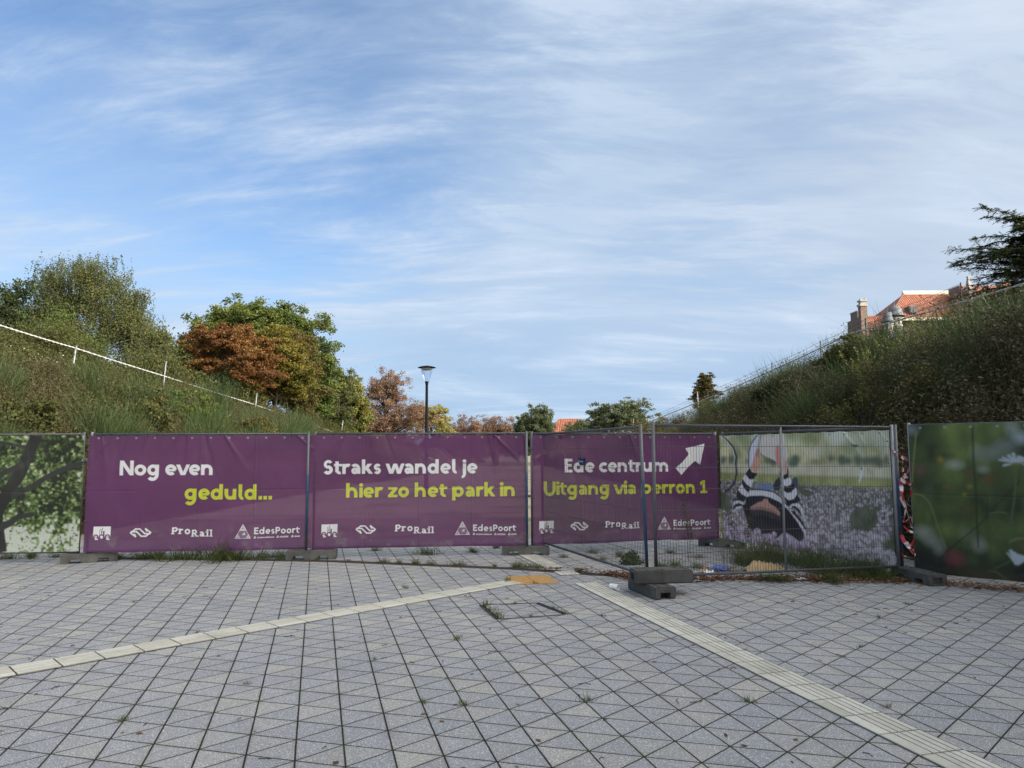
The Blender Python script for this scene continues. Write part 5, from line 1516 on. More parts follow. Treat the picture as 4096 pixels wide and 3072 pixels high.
# ---------------------------------------------------------------- street lamp beyond the fence
t = thing('street_lamp', 'slim black street lamp with a flat disc hat and clear glass cone behind the banners', 'street lamp', (-3.27, 28.0, 0))
MB().lathe([(.085, 0), (.085, .9), (.070, 1.0), (.050, 4.20), (.0, 4.20)], 20).build('pole', M['lamp_black'], t, True)
MB().lathe([(.045, 4.15), (.047, 4.20), (.062, 4.30), (.083, 4.36), (.0, 4.37)], 24).build('collar', M['lamp_black'], t, True)
MB().lathe([(.083, 4.36), (.125, 4.46), (.170, 4.58), (.205, 4.70), (.232, 4.84)], 40).build('glass_cone', M['glass'], t, True)
MB().tube([(-.055, .02, 4.36), (-.135, .02, 4.82)], .006, 6).build('rod', M['lamp_black'], t)
MB().lathe([(.0, 4.775), (.10, 4.785), (.18, 4.815), (.235, 4.862)], 28).build('diffuser', M['lamp_white'], t, True)
MB().lathe([(.225, 4.860), (.345, 4.888), (.350, 4.896), (.335, 4.905), (.24, 4.935), (.12, 4.958), (.03, 4.966), (.03, 4.975), (.0, 4.978)], 32).build('hat', M['lamp_black'], t, True)

# ---------------------------------------------------------------- rope rails and their posts on both banks
def rope(name, pts, label):
    pts = [Vector(p) for p in pts]
    P = []
    for a, b in zip(pts[:-1], pts[1:]):
        n = int((b - a).length / 0.07)
        for k in range(n):
            f = k / n
            P.append(a.lerp(b, f) + Vector((0, 0, -0.015 * 4 * f * (1 - f))))
    P.append(pts[-1])
    mb = MB()
    for ph in (0, math.pi):
        Q = []
        for i, p in enumerate(P):
            a = ph + i * 0.07 * 2 * math.pi / 0.56
            Q.append(p + Vector((math.cos(a) * .6, math.cos(a) * .3, math.sin(a))) * 0.014)
        mb.tube(Q, 0.0185 if P[0].x > 0 else 0.0165, 6)
    return tagp(mb.build(name, M['rope'], None, True), label, 'rope rail', 'rope rails on the banks')


RL = [(-15.4, 18.0, 5.62), (-15.75, 22.0, 5.62), (-16.25, 27.0, 5.58), (-15.29, 32.0, 5.05), (-13.78, 39.0, 4.25), (-11.56, 50.0, 2.86), (-10.5, 56, 2.1)]
RR = [(7.6, 64.0, 2.5), (8.12, 58.0, 2.92), (10.98, 43.0, 4.54), (12.03, 35.0, 5.28), (12.13, 26.0, 5.81), (13.51, 19.0, 6.0), (14.5, 13, 6.1)]
rope('rope_rail', RL, 'pale twisted rope rail running down the left bank')
rope('rope_rail', RR, 'pale twisted rope rail running down the right bank')


def rail_post(b, tpt, label, r=0.03):
    zb = float((bank_left if b[0] < 0 else bank_right)(b[0], b[1])) - 0.3
    zb = min(zb, b[2])
    d = Vector(tpt) - Vector(b)
    base = Vector(b) + d * ((zb - b[2]) / d.z)
    tt = thing('rail_post', label, 'post', base, 0, 'steel posts of the rope rails')
    top = Vector(tpt) - base
    MB().tube([(0, 0, 0), top], r, 8).build('shaft', M['galv_light'], tt, True)
    MB().tube([top * .985 + Vector((0, -.05, 0)), top * .985 + Vector((0, .05, 0))], 0.02, 8).build('rope_eye', M['galv'], tt)


for b, tp, lab in (((-16.36, 27, 4.1), (-16.2, 27, 5.66), 'leaning steel rope post at the left edge, its top at the rope'),
                   ((-15.35, 32, 3.77), (-15.21, 32, 5.7), 'tall thin steel post crossing the left rope beside the weeping birch'),
                   ((-13.75, 39, 3.28), (-13.62, 39, 4.85), 'thin steel post crossing the left rope below the red maple'),
                   ((-11.69, 50, 2.5), (-11.54, 50, 3.88), 'farthest steel post of the left rope, where it meets the banner top'),
                   ((10.98, 43, 3.6), (10.9, 43, 5.13), 'pale steel post crossing the right rope above the bare panel'),
                   ((9.55, 58, 2.5), (9.58, 58, 4.23), 'thin far steel post at the foot of the right rope'),
                   ((12.08, 35, 4.2), (12.03, 35, 5.4), 'thin steel post among broom half way up the right rope')):
    rail_post(b, tp, lab, 0.034 if 'leaning' in lab or 'pale' in lab else 0.026)

t = thing('barbed_wire_fence', 'rusty barbed wire on thin posts along the brow of the right bank', 'barbed wire fence')
bw = [Vector((9.3, 62, 2.9)), Vector((10.0, 52, 3.8)), Vector((11.5, 43, 4.75)), Vector((12.5, 35, 5.45)), Vector((12.75, 30, 5.75)), Vector((12.7, 26, 5.95)), Vector((13.4, 21.5, 6.2))]
for p in bw[1:]:
    zb = float(bank_right(p.x, p.y)) - .2
    MB().tube([(p.x, p.y, zb), (p.x, p.y, p.z + .42)], .022, 6).build('post', M['rust'], t)
rnd = random.Random(5)
for h in (0.05, 0.22, 0.38):
    mb = MB()
    for a, b in zip(bw[:-1], bw[1:]):
        Q = [a.lerp(b, k / 8) + Vector((0, 0, h - .22 * (k / 8) * (1 - k / 8))) for k in range(9)]
        mb.tube(Q, 0.006, 4)
        L = (b - a).length
        for k in range(int(L / 0.25)):
            p = a.lerp(b, k * .25 / L); f = k * .25 / L
            p = p + Vector((0, 0, h - .22 * f * (1 - f)))
            e = Vector((rnd.uniform(-1, 1), rnd.uniform(-1, 1), rnd.uniform(-1, 1))) * .035
            mb.tube([p - e, p + e], .004, 3)
    mb.build('strand', M['rust'], t)

# ---------------------------------------------------------------- houses
def faces_uv(name, quads, mat, parent):
    """each face: its points and, for the tile courses, u along the eave and v up the slope"""
    V = []; F = []; UV = []
    for q in quads:
        q = [Vector(p) for p in q]
        u = (q[1] - q[0]).normalized(); nrm = u.cross(q[-1] - q[0]).normalized(); v = nrm.cross(u)
        F.append(tuple(range(len(V), len(V) + len(q))))
        V += q; UV += [((p - q[0]).dot(u), (p - q[0]).dot(v)) for p in q]
    o = np_mesh(name, [tuple(p) for p in V], F, mat, parent)
    uv = o.data.uv_layers.new(name='UVMap')
    for k, l in enumerate(o.data.loops):
        uv.data[k].uv = UV[l.vertex_index]
    return o


def hip_roof(x0, x1, y0, y1, z0, rx0, rx1, ry, rz):
    return [[(x0, y0, z0), (x1, y0, z0), (rx1, ry, rz), (rx0, ry, rz)], [(x1, y1, z0), (x0, y1, z0), (rx0, ry, rz), (rx1, ry, rz)],
            [(x0, y1, z0), (x0, y0, z0), (rx0, ry, rz)], [(x1, y0, z0), (x1, y1, z0), (rx1, ry, rz)]]


H = thing('brick_house', 'large brick house with red tiled roofs, stepped gables and grey turrets above the right bank', 'house', (42, 76, 6.85))
_hx, _hy, _hz = 42, 76, 7


def hb(name, mat, boxes, parent=None):
    mb = MB()
    for (x0, x1, y0, y1, z0, z1) in boxes:
        mb.box(((x0 + x1) / 2 - _hx, (y0 + y1) / 2 - _hy, (z0 + z1) / 2 - _hz), (x1 - x0, y1 - y0, z1 - z0))
    return mb.build(name, M[mat], parent or H)


def hq(name, quads, mat='tiles', parent=None):
    return faces_uv(name, [[(p[0] - _hx, p[1] - _hy, p[2] - _hz) for p in q] for q in quads], M[mat], parent or H)


hb('wall', 'brick', [(39.1, 50.7, 74.9, 81.2, 3, 15.35), (36.6, 39.1, 74.7, 78.6, 3, 14.25), (47.3, 52.2, 74.4, 79.0, 3, 17.35), (52.2, 64, 75.3, 84, 3, 16.9)])
rf_ = hq('roof', hip_roof(38.8, 51.2, 74.5, 81.5, 15.35, 42.4, 47.9, 78.0, 18.62))
hb('ridge_board', 'cream', [(42.25, 48.05, 77.88, 78.12, 18.55, 18.95)], None)
for (a, b) in (((38.8, 74.5, 15.4), (42.4, 78.0, 18.68)), ((51.2, 74.5, 15.4), (47.9, 78.0, 18.68))):
    MB().tube([(a[0] - _hx, a[1] - _hy, a[2] - _hz), (b[0] - _hx, b[1] - _hy, b[2] - _hz)], .11, 8).build('hip_ridge', M['tiles'], H, True)
hb('gutter_board', 'cream', [(38.7, 51.3, 74.30, 74.48, 15.08, 15.38)])
# roof window
w = hb('roof_window', 'lead', [(41.25, 42.05, 74.95, 76.0, 15.95, 16.72)])
hb('pane', 'pane', [(41.33, 41.97, 74.90, 74.948, 16.02, 16.64)], w)
hb('chimney', 'brick', [(44.6, 45.1, 76.2, 76.7, 15.9, 17.25)])
# left gable with its pier and small wing
hq('wing_roof', [[(36.6, 74.4, 14.1), (39.6, 74.4, 14.1), (39.6, 76.6, 16.0), (36.6, 76.6, 16.0)], [(39.6, 78.8, 14.1), (36.6, 78.8, 14.1), (36.6, 76.6, 16.0), (39.6, 76.6, 16.0)]])
g = hb('stepped_gable', 'brick', [(36.25, 36.6, 74.2, 75.0, 3, 14.9), (36.25, 36.6, 75.0, 75.8, 3, 15.6), (36.25, 36.6, 75.8, 77.4, 3, 16.3), (36.25, 36.6, 77.4, 78.2, 3, 15.6)])
p = hb('pier', 'brick', [(35.55, 36.20, 73.6, 74.2, 3, 16.45)])
hb('coping', 'stone', [(35.47, 36.28, 73.52, 74.28, 16.45, 16.68), (35.60, 36.15, 73.65, 74.15, 16.68, 16.95), (35.50, 36.25, 73.55, 74.25, 16.95, 17.10), (35.55, 35.72, 73.6, 73.8, 17.10, 17.24), (36.02, 36.20, 73.6, 73.8, 17.10, 17.24)], p)
hb('coping', 'stone', [(36.2, 36.65, 74.15, 75.05, 14.9, 15.02), (36.2, 36.65, 75.05, 75.75, 15.6, 15.72), (36.2, 36.65, 75.75, 77.45, 16.3, 16.42)], g)
# turrets
for cx, cy, r, ze, zt in ((39.15, 73.9, 0.78, 15.45, 16.55), (38.2, 73.5, 0.50, 14.85, 15.75)):
    tw = MB().lathe([(r * .8, -4), (r * .8, ze - _hz)], 24, (cx - _hx, cy - _hy, 0)).build('turret', M['lead'], H, True)
    MB().lathe([(r * 1.22, ze - .06), (r * 1.25, ze), (r * 1.0, ze + .16), (r * .86, ze + .5), (r * .72, ze + .9), (r * .5, zt - .12), (.05, zt), (.03, zt + .25), (.07, zt + .3), (.0, zt + .42)], 24, (cx - _hx, cy - _hy, -_hz)).build('turret_roof', M['lead'], tw, True)
    for k in range(3):
        a = math.radians(-90 + (k - 1) * 42)
        c = (cx - _hx + math.cos(a) * r * .8, cy - _hy + math.sin(a) * r * .8, ze - .65 - _hz)
        fr = MB().box(c, (.10, .42, .85), a).build('window', M['cream'], tw)
        MB().box((c[0] + math.cos(a) * .052, c[1] + math.sin(a) * .052, c[2]), (.02, .30, .70), a).build('pane', M['pane'], fr)
# right gable, pinnacle and wing
g = hb('stepped_gable', 'brick', [(46.75, 47.3, 73.7, 74.5, 3, 18.1), (47.3, 47.62, 74.0, 74.4, 3, 17.75), (47.0, 47.3, 74.5, 75.6, 3, 18.5), (47.0, 47.3, 75.6, 77.6, 3, 19.0), (47.62, 47.95, 74.1, 74.4, 3, 16.8)])
hb('coping', 'stone', [(46.68, 47.37, 73.62, 74.56, 18.1, 18.28), (47.37, 47.7, 73.92, 74.44, 17.75, 17.9), (47.7, 48.02, 74.02, 74.42, 16.8, 16.95), (46.68, 47.37, 73.62, 74.56, 17.2, 17.32)], g)
pb = MB()
pb.add([(46.80 - _hx, 73.8 - _hy, 18.28 - _hz), (47.25 - _hx, 73.8 - _hy, 18.28 - _hz), (47.25 - _hx, 74.4 - _hy, 18.28 - _hz), (46.80 - _hx, 74.4 - _hy, 18.28 - _hz),
        (46.92 - _hx, 73.98 - _hy, 19.45 - _hz), (47.13 - _hx, 73.98 - _hy, 19.45 - _hz), (47.13 - _hx, 74.22 - _hy, 19.45 - _hz), (46.92 - _hx, 74.22 - _hy, 19.45 - _hz)],
       [(0, 1, 5, 4), (1, 2, 6, 5), (2, 3, 7, 6), (3, 0, 4, 7), (4, 5, 6, 7)])
pb.box((47.025 - _hx, 74.1 - _hy, 19.52 - _hz), (.28, .3, .12))
pb.build('pinnacle', M['stone'], g)
wn_ = hb('window', 'cream', [(47.34, 47.60, 73.94, 73.998, 15.9, 16.55)])
hb('pane', 'pane', [(47.38, 47.56, 73.92, 73.938, 15.96, 16.49)], wn_)
hq('wing_roof', [[(47.3, 74.1, 17.25), (53.0, 74.1, 17.25), (53.0, 76.6, 19.15), (47.3, 76.6, 19.15)], [(53.0, 79.2, 17.25), (47.3, 79.2, 17.25), (47.3, 76.6, 19.15), (53.0, 76.6, 19.15)]])
hq('main_roof', hip_roof(50.6, 64.5, 75.0, 84.4, 16.6, 54.0, 61.0, 79.6, 20.2))
hb('gutter_board', 'lead', [(47.2, 53.1, 73.95, 74.09, 17.05, 17.27)])
MB().tube([(50.6 - _hx, 75.0 - _hy, 16.95 - _hz), (54.0 - _hx, 79.6 - _hy, 20.25 - _hz)], .12, 8).build('hip_ridge', M['lead'], H, True)

H2 = thing('brick_house', 'small far house whose orange red roof shows between treetops over the banners', 'house', (7.6, 100, 0))
MB().box((0, 0, 2.0), (5.4, 5, 4.0)).build('wall', M['brick'], H2)
faces_uv('roof', [[(-3.0, -3, 3.9), (3.0, -3, 3.9), (1.6, 0, 6.15), (-1.2, 0, 6.15)], [(3.0, 3, 3.9), (-3.0, 3, 3.9), (-1.2, 0, 6.15), (1.6, 0, 6.15)], [(-3, 3, 3.9), (-3, -3, 3.9), (-1.2, 0, 6.15)], [(3, -3, 3.9), (3, 3, 3.9), (1.6, 0, 6.15)]], M['tiles'], H2)

# unseen brick block added right of the plaza to keep the sun off the paving
S = thing('shade_block', 'unseen tall brown brick block added beside the plaza for shade, to the right of the daisy banner', 'building', (16.5, -12, 0))
sw = MB()
sw.box((0, 0, 6.2), (14, 37, 12.4)); sw.build('wall', M['brick_block'], S)
MB().box((0, 0, 12.65), (14.8, 37.8, 0.5)).build('roof', M['lead'], S)
for k in range(7):
    f = MB().box((-7.02, -15 + k * 5, 5.0), (.16, 2.4, 3.0)).build('window', M['galv'], S)
    MB().box((-7.11, -15 + k * 5, 5.0), (.03, 2.1, 2.7)).build('pane', M['pane'], f)
# ---------------------------------------------------------------- trees
def limb_path(a, b, rng, sag=0.15, n=5):
    a = Vector(a); b = Vector(b); L = (b - a).length
    ctrl = a.lerp(b, .5) + Vector((rng.normal() * .08 * L, rng.normal() * .08 * L, sag * L))
    return [a.lerp(ctrl, t).lerp(ctrl.lerp(b, t), t) for t in [k / n for k in range(n + 1)]]


def tree(name, label, x, y, z, top, blobs, leaf, bark, seed, trunk_r=.16, fork=.35, clumps=70, per=170, lsize=.15, crad=.55, weep=0.0, twigs=0, dens=2.3, group='trees beyond the fence', stems=1, flat=.75, lean=0.0, ysc=0.8):
    """blobs: crown lobes (dx, z centre above base, rx, rz, share); trunk and limbs run to the leaf clumps"""
    rng = np.random.default_rng(seed)
    t = thing(name, label, 'tree', (x, y, z), 0, group)
    h = top - z
    cl = []
    sh = sum(b[4] for b in blobs)
    for (dx, cz, rx, rz, share) in blobs:
        n = max(3, int(clumps * share / sh))
        d = unit(rng.normal(size=(n, 3)))
        r = (.35 + .65 * rng.random(n) ** .45)[:, None]
        c = d * r * np.array([rx, rx * ysc, rz]) * (1 + .16 * rng.normal(size=(n, 1)))
        cl.append(c + np.array([dx, 0, cz]))
    cl = np.concatenate(cl)
    # trunk and limbs
    tb = MB()
    zf = h * fork
    for s_ in range(stems):
        ox = (s_ - (stems - 1) / 2) * trunk_r * 2.2
        tp = [(ox, 0, -.4), (ox * 1.3 + rng.normal() * .04, 0, zf * .5), (ox * 1.8 + lean * .4, rng.normal() * .1, zf), (ox * 2.2 + lean * .7 + rng.normal() * .15, rng.normal() * .15, h * .62), (ox * 2.5 + lean, 0, h * .86)]
        tb.tube(tp, [trunk_r * 1.15, trunk_r, trunk_r * .85, trunk_r * .5, trunk_r * .12], 9)
    pick = rng.permutation(len(cl))[:min(len(cl), 46 + twigs)]
    for i in pick:
        c = cl[i]
        zs_ = min(max(zf * .9, c[2] - .45 * np.hypot(c[0], c[1]) - .3 - rng.random() * .8), h * .8)
        f = zs_ / h
        tb.tube(limb_path((lean * f, 0, zs_), c, rng, .12), [trunk_r * .42 * (1 - f * .6), trunk_r * .30, trunk_r * .20, trunk_r * .13, trunk_r * .08, trunk_r * .035], 5, False)
        if twigs:
            for q in range(4):
                e = c + rng.normal(size=3) * crad * 1.1 + np.array([0, 0, .25 * crad])
                tb.tube(limb_path(c * .85 + np.array([0, 0, .15 * c[2]]) * .5, e, rng, .1, 3), [trunk_r * .07, trunk_r * .05, trunk_r * .035, trunk_r * .02], 4, False)
    tb.build('trunk', M[bark], t, True)
    # leaves
    P = []
    for c in cl:
        n = int(per * dens * (.6 + .8 * rng.random()))
        if weep:
            ns = max(6, n // 13)
            o = c + rng.normal(size=(ns, 3)) * np.array([crad, crad, crad * .45])
            ln = weep * (.35 + .9 * rng.random(ns))
            k = rng.integers(0, ns, n); tt = rng.random(n)
            p = o[k] + np.stack([rng.normal(size=n) * .035 + .10 * np.sin(tt * 2 + k), rng.normal(size=n) * .035, -tt * ln[k]], 1)
            P.append(p)
        else:
            k = int(4 + 3 * rng.random())
            sub = c + rng.normal(size=(k, 3)) * crad * np.array([.75, .75, .55])
            q = sub[rng.integers(0, k, n)]
            P.append(q + rng.normal(size=(n, 3)) * crad * np.array([.34, .34, .34 * flat]))
    P = np.concatenate(P)
    V, F = leaf_quads(P, lsize * (.75 + .6 * rng.random(len(P))), lsize * .66, rng, .5 if weep else .15)
    np_mesh('crown', V, F, M[leaf], t)
    return t


tree('birch_tree', 'large weeping birch with hanging olive foliage on the left bank', -26.5, 45, 5.0, 14.35,
     [(-.6, 7.9, 2.4, 1.3, .9), (-2.3, 6.2, 2.0, 1.5, .8), (1.7, 6.2, 2.1, 1.5, .9), (-3.9, 5.2, 1.6, 1.4, .5), (3.3, 4.2, 1.5, 1.5, .6), (0, 5.0, 3.2, 1.5, .9)],
     'lf_birch', 'bark_birch', 11, .17, .30, 175, 230, .10, .40, weep=1.4, dens=2.3)
tree('shrub_tree', 'dark green loose tree cut by the left edge of the picture', -26.2, 36, 5.2, 10.6, [(.5, 3.6, 1.7, 1.6, 1), (-1.4, 3.0, 1.5, 1.6, .8), (1.2, 2.2, 1.7, 1.2, .7)], 'lf_dark', 'bark_dark', 12, .10, .3, 60, 130, .13, .4)
tree('willow_tree', 'thin pale green tree standing right of the weeping birch', -19.6, 40, 3.6, 8.9, [(0, 3.0, .9, 1.3, 1), (.1, 4.3, .5, .7, .5), (-.2, 1.6, .9, .8, .5)], 'lf_birch', 'bark', 13, .07, .3, 50, 110, .11, .32, weep=.6)
tree('broad_tree', 'big rounded green tree rising behind the red maple', -18.6, 53, 3.0, 12.9,
     [(0.2, 5.8, 4.9, 3.7, 2.4), (-2.6, 5.4, 2.4, 2.4, .8), (3.2, 5.6, 2.3, 3.0, 1.0), (.3, 7.9, 3.2, 1.6, 1.0), (3.9, 3.4, 1.7, 2.6, .7), (-4.1, 4.4, 1.9, 2.6, .9), (-2.2, 7.2, 2.2, 1.6, .7)],
     'lf_green', 'bark_dark', 14, .26, .28, 330, 230, .17, .58)
tree('red_maple', 'rusty red domed maple on the left bank', -16.5, 42, 3.1, 9.3,
     [(0, 4.2, 2.5, 1.5, 1.6), (-1.4, 3.2, 1.6, 1.0, .7), (1.3, 3.3, 1.6, 1.0, .7), (.2, 5.0, 1.5, 1.0, .7)], 'lf_red', 'bark', 15, .09, .32, 120, 210, .12, .38, flat=.5)
tree('yellow_maple', 'yellow green maple with a bare slanting trunk right of the red maple', -14.9, 46, 2.9, 9.75,
     [(-.3, 4.8, 1.7, 1.7, 1.2), (.8, 3.6, 1.5, 1.3, .9), (-1.0, 3.4, 1.4, 1.2, .6)], 'lf_yellow', 'bark', 16, .12, .34, 90, 190, .13, .4, flat=.55, lean=.3)
tree('brownish_tree', 'dull brown and green tree filling the right flank of the big green tree', -14.7, 50, 2.6, 10.3,
     [(0, 4.8, 1.4, 2.2, 1), (.4, 3.2, 1.4, 1.8, .8), (-.4, 6.2, .9, .9, .4)], 'lf_brgreen', 'bark', 17, .13, .25, 80, 180, .14, .46)
tree('poplar_tree', 'slim pale green tree just right of the big green tree', -13.3, 56, 1.4, 8.2, [(0, 3.4, .95, 2.4, 1), (.2, 5.2, .6, 1.2, .4)], 'lf_birch', 'bark_birch', 18, .08, .2, 60, 150, .12, .38)
tree('poplar_tree', 'yellow topped upright tree left of the brown chestnut', -14.3, 65, 1.0, 8.5, [(0, 3.6, 1.15, 2.6, 1), (.1, 6.2, .65, 1.2, .5), (-.9, 4.4, .7, 1.4, .4), (.9, 4.0, .7, 1.4, .4)], 'lf_poplar', 'bark', 19, .12, .2, 80, 170, .15, .42)
tree('chestnut_tree', 'tall brown chestnut tree with thinning crown left of the lamp', -13.0, 75, .2, 9.7,
     [(0, 4.8, 3.5, 3.1, 1.7), (-.1, 7.9, 2.1, 1.6, .9), (2.5, 4.2, 2.1, 2.4, .8), (-2.3, 4.2, 2.0, 2.4, .7)], 'lf_chest', 'bark_dark', 20, .24, .22, 190, 110, .13, .50, twigs=90)
tree('locust_tree', 'airy yellow green tree right behind the lamp post', -9.2, 80, .2, 7.3, [(0, 5.9, 2.0, .8, 1), (1.0, 4.9, 1.6, .6, .6), (-1.2, 4.6, 1.2, .6, .4), (2.2, 3.9, 1.4, .8, .6)], 'lf_locust', 'bark_dark', 21, .14, .35, 60, 120, .16, .42, twigs=30, flat=.5, stems=2)
tree('bare_tree', 'brown thinning tree between the lamp and the centre', -5.7, 92, .1, 6.4, [(0, 4.0, 1.9, 1.9, 1), (1.1, 3.2, 1.3, 1.4, .5), (-1.2, 3.4, 1.0, 1.3, .4)], 'lf_chest', 'bark', 22, .13, .2, 90, 85, .14, .45, twigs=70, stems=3)
tree('bare_tree', 'pinkish brown thin crowned tree left of the round oak', -2.1, 95, .1, 6.9, [(0, 4.8, 2.1, 1.5, 1), (1.2, 3.6, 1.4, 1.4, .5), (-1.2, 3.9, 1.2, 1.3, .5)], 'lf_chest', 'bark_dark', 23, .14, .2, 90, 75, .14, .45, twigs=80, stems=2)
tree('oak_tree', 'round dense green oak over the gap between second and third banner', 2.65, 88, .1, 7.15, [(0, 4.4, 2.1, 2.3, 1.4), (.5, 5.3, 1.4, 1.4, .5), (-1.0, 4.0, 1.2, 1.6, .4), (1.2, 3.4, 1.2, 1.4, .4)], 'lf_oak', 'bark_dark', 24, .2, .2, 110, 190, .17, .48)
tree('shrub_tree', 'small green tree overlapping the far orange roof', 8.1, 92, .1, 6.1, [(0, 4.0, 1.3, 1.3, 1), (.9, 4.4, .8, .7, .4)], 'lf_oak', 'bark_dark', 25, .08, .3, 50, 90, .15, .4)
tree('dark_tree', 'low dark tree behind the far orange roof', 5.2, 108, .1, 5.7, [(0, 3.6, 2.0, 1.6, 1), (2.2, 3.4, 1.8, 1.5, .8), (-2.4, 3.2, 1.5, 1.3, .5)], 'lf_dark', 'bark_dark', 26, .12, .2, 70, 110, .19, .5)
tree('acacia_tree', 'broad grey green tree at the far end of the right bank', 8.6, 62, .6, 6.45, [(0, 4.3, 2.0, 1.3, 1.2), (-1.0, 3.8, 1.4, 1.0, .6), (1.7, 4.2, 1.4, 1.0, .7), (2.6, 3.4, 1.2, .9, .5), (0, 3.0, 2.4, .9, .7)], 'lf_oak', 'bark', 27, .14, .35, 100, 150, .13, .40, flat=.5)
tree('cedar_tree', 'small dark layered tree on the brow behind the right rope', 22.5, 85, 4.5, 10.55, [(0, 3.6, 1.5, .8, 1), (0, 4.7, 1.25, .6, .8), (.1, 5.5, .9, .4, .5), (0, 2.6, 1.3, .6, .6)], 'lf_brgreen', 'bark_dark', 28, .14, .3, 70, 120, .16, .36, flat=.4)

for k, (x, y, hh, leaf, lab) in enumerate(((-20.4, 31.5, 2.6, 'lf_olive', 'leafy shrub with several stems just above the left rope, by the leaning post'), (-21.5, 34, 3.4, 'lf_green', 'tall green shrub below the weeping birch on the left bank'),
        (-18.2, 36.5, 2.8, 'lf_birch', 'pale leafy shrub between the birch and the thin pale green tree'), (-24.0, 38, 3.6, 'lf_olive', 'broad olive shrub under the left side of the weeping birch'),
        (-23.0, 29.5, 2.6, 'lf_dark', 'dark shrub at the left edge just above the rope'), (-16.6, 40.5, 2.3, 'lf_dark', 'dark shrub filling the gap left of the red maple'),
        (-11.6, 22.5, 1.9, 'lf_olive', 'leafy shrub standing in the weeds half way up the left bank'), (-12.0, 27.0, 1.7, 'lf_green', 'green shrub below the left rope between two posts'),
        (-10.4, 30.0, 1.7, 'lf_brgreen', 'dull leafy shrub low on the left bank behind the first purple banner'), (-11.5, 17.0, 1.3, 'lf_olive', 'small leafy shrub on the left bank behind the tree picture'),
        (16.9, 24.5, 2.0, 'lf_dark', 'dark shrub under the feathery tree at the right edge'), (15.2, 20.8, 1.5, 'lf_dark', 'dark shrub on the brow below the feathery tree'), (10.6, 22.5, 1.6, 'lf_olive', 'leafy shrub high on the right bank below the house'), (8.2, 14.2, 1.3, 'lf_brgreen', 'dull leafy shrub low on the right bank behind the daisy banner'), (8.9, 24.0, 1.5, 'lf_dark', 'dark leafy shrub in the middle of the right bank'))):
    zg = float((bank_left if x < 0 else bank_right)(x, y)) - .05
    tree('shrub', lab, x, y, zg, zg + hh, [(0, hh * .52, hh * .5, hh * .38, 1), (hh * .3, hh * .4, hh * .3, hh * .3, .5), (-hh * .3, hh * .42, hh * .3, hh * .3, .5)], leaf, 'bark_dark', 140 + k, .035, .15, 46, 85, .085, hh * .13, stems=3, group='shrubs on the banks')

# distant belt of trees closing the view, each with its own crown
rngb = np.random.default_rng(77)
kinds = ('lf_oak', 'lf_brgreen', 'lf_dark', 'lf_chest')
for k, (x, h, lab) in enumerate(((-30, 9.2, 'far tree behind the big green tree'), (-21.5, 7.4, 'far low tree behind the brown chestnut, left side'), (-11, 5.0, 'far low tree hidden behind the airy yellow tree'),
                                 (-4.5, 4.6, 'far low green tree between the two thin brown trees'), (0.9, 5.0, 'far low tree behind the round oak, left of it'), (13.5, 5.6, 'far low tree behind the grey green tree on the right'))):
    tree('far_tree', lab, x, 118, 0, h, [(0, h * .58, 2.6, h * .36, 1), (1.8, h * .48, 1.8, h * .28, .6), (-1.8, h * .48, 1.8, h * .28, .6)], kinds[k % 4], 'bark_dark', 60 + k, .14, .2, 70, 100, .24, .6)

# dark pinnate tree reaching in from the right, near
def pinnate_tree():
    rng = np.random.default_rng(5)
    bx, by = 18.1, 24.0
    bz = float(bank_right(bx, by)) - .1
    t = thing('locust_tree', 'dark feathery leaved tree reaching in at the right edge above the house', 'tree', (bx, by, bz), 0, 'trees beyond the fence')
    top = 9.35 - bz
    tb = MB()
    tb.tube([(0, 0, -.4), (-.1, 0, top * .35), (-.2, 0, top * .7), (-.1, 0, top * .98)], [.11, .09, .06, .02], 8)
    P = []; D = []
    for k in range(92):
        z0 = top * (.22 + .72 * rng.random())
        a = math.radians(rng.uniform(95, 265)) if k % 4 else rng.uniform(0, 2 * math.pi)
        L = rng.uniform(1.0, 2.8) * (1.1 - .55 * abs(z0 / top - .55)) * (1.15 if math.cos(a) < -.5 else .75)
        rise = rng.uniform(-.15, .55)
        e = Vector((math.cos(a) * L, math.sin(a) * L, z0 + rise * L * .6))
        path = limb_path((-.15, 0, z0), e, rng, .14, 6)
        tb.tube(path, [.035, .028, .022, .016, .011, .007, .004], 5, False)
        for j in range(80):
            f = .2 + .8 * rng.random()
            i = min(int(f * 6), 5); p = path[i].lerp(path[i + 1], f * 6 - i)
            d = Vector((rng.normal() + math.cos(a) * .7, rng.normal() + math.sin(a) * .7, rng.normal() * .5 - .1)).normalized()
            n = 6; fl = rng.uniform(.16, .30)
            side = d.cross(Vector((0, 0, 1)))
            side = side.normalized() if side.length > .1 else Vector((1, 0, 0))
            for q in range(n):
                c = p + d * (fl * (q + 1) / n) + Vector((0, 0, -.05 * (q / n) ** 2))
                for sg in (-1, 1):
                    P.append(c + side * sg * .03); D.append((d * .35 + side * sg).normalized())
    tb.build('trunk', M['bark_dark'], t, True)
    P = np.array([tuple(p) for p in P]); D = np.array([tuple(d) for d in D])
    n = len(P); s = unit(np.cross(D, np.array([0, 0, 1.0]) + rng.normal(size=(n, 3)) * .35))
    L = .085; w = .036
    V = np.stack([P - D * L / 2, P + s * w / 2, P + D * L / 2, P - s * w / 2], 1).reshape(-1, 3)
    np_mesh('crown', V, np.arange(n * 4).reshape(n, 4), M['lf_dark'], t)


pinnate_tree()

# ---------------------------------------------------------------- shrubs and weeds of the banks
def ell(rng, n, rx, rz):
    d = unit(rng.normal(size=(n, 3))); d[:, 2] = np.abs(d[:, 2])
    return d * (rng.random((n, 1)) ** .4) * np.array([rx, rx, rz])


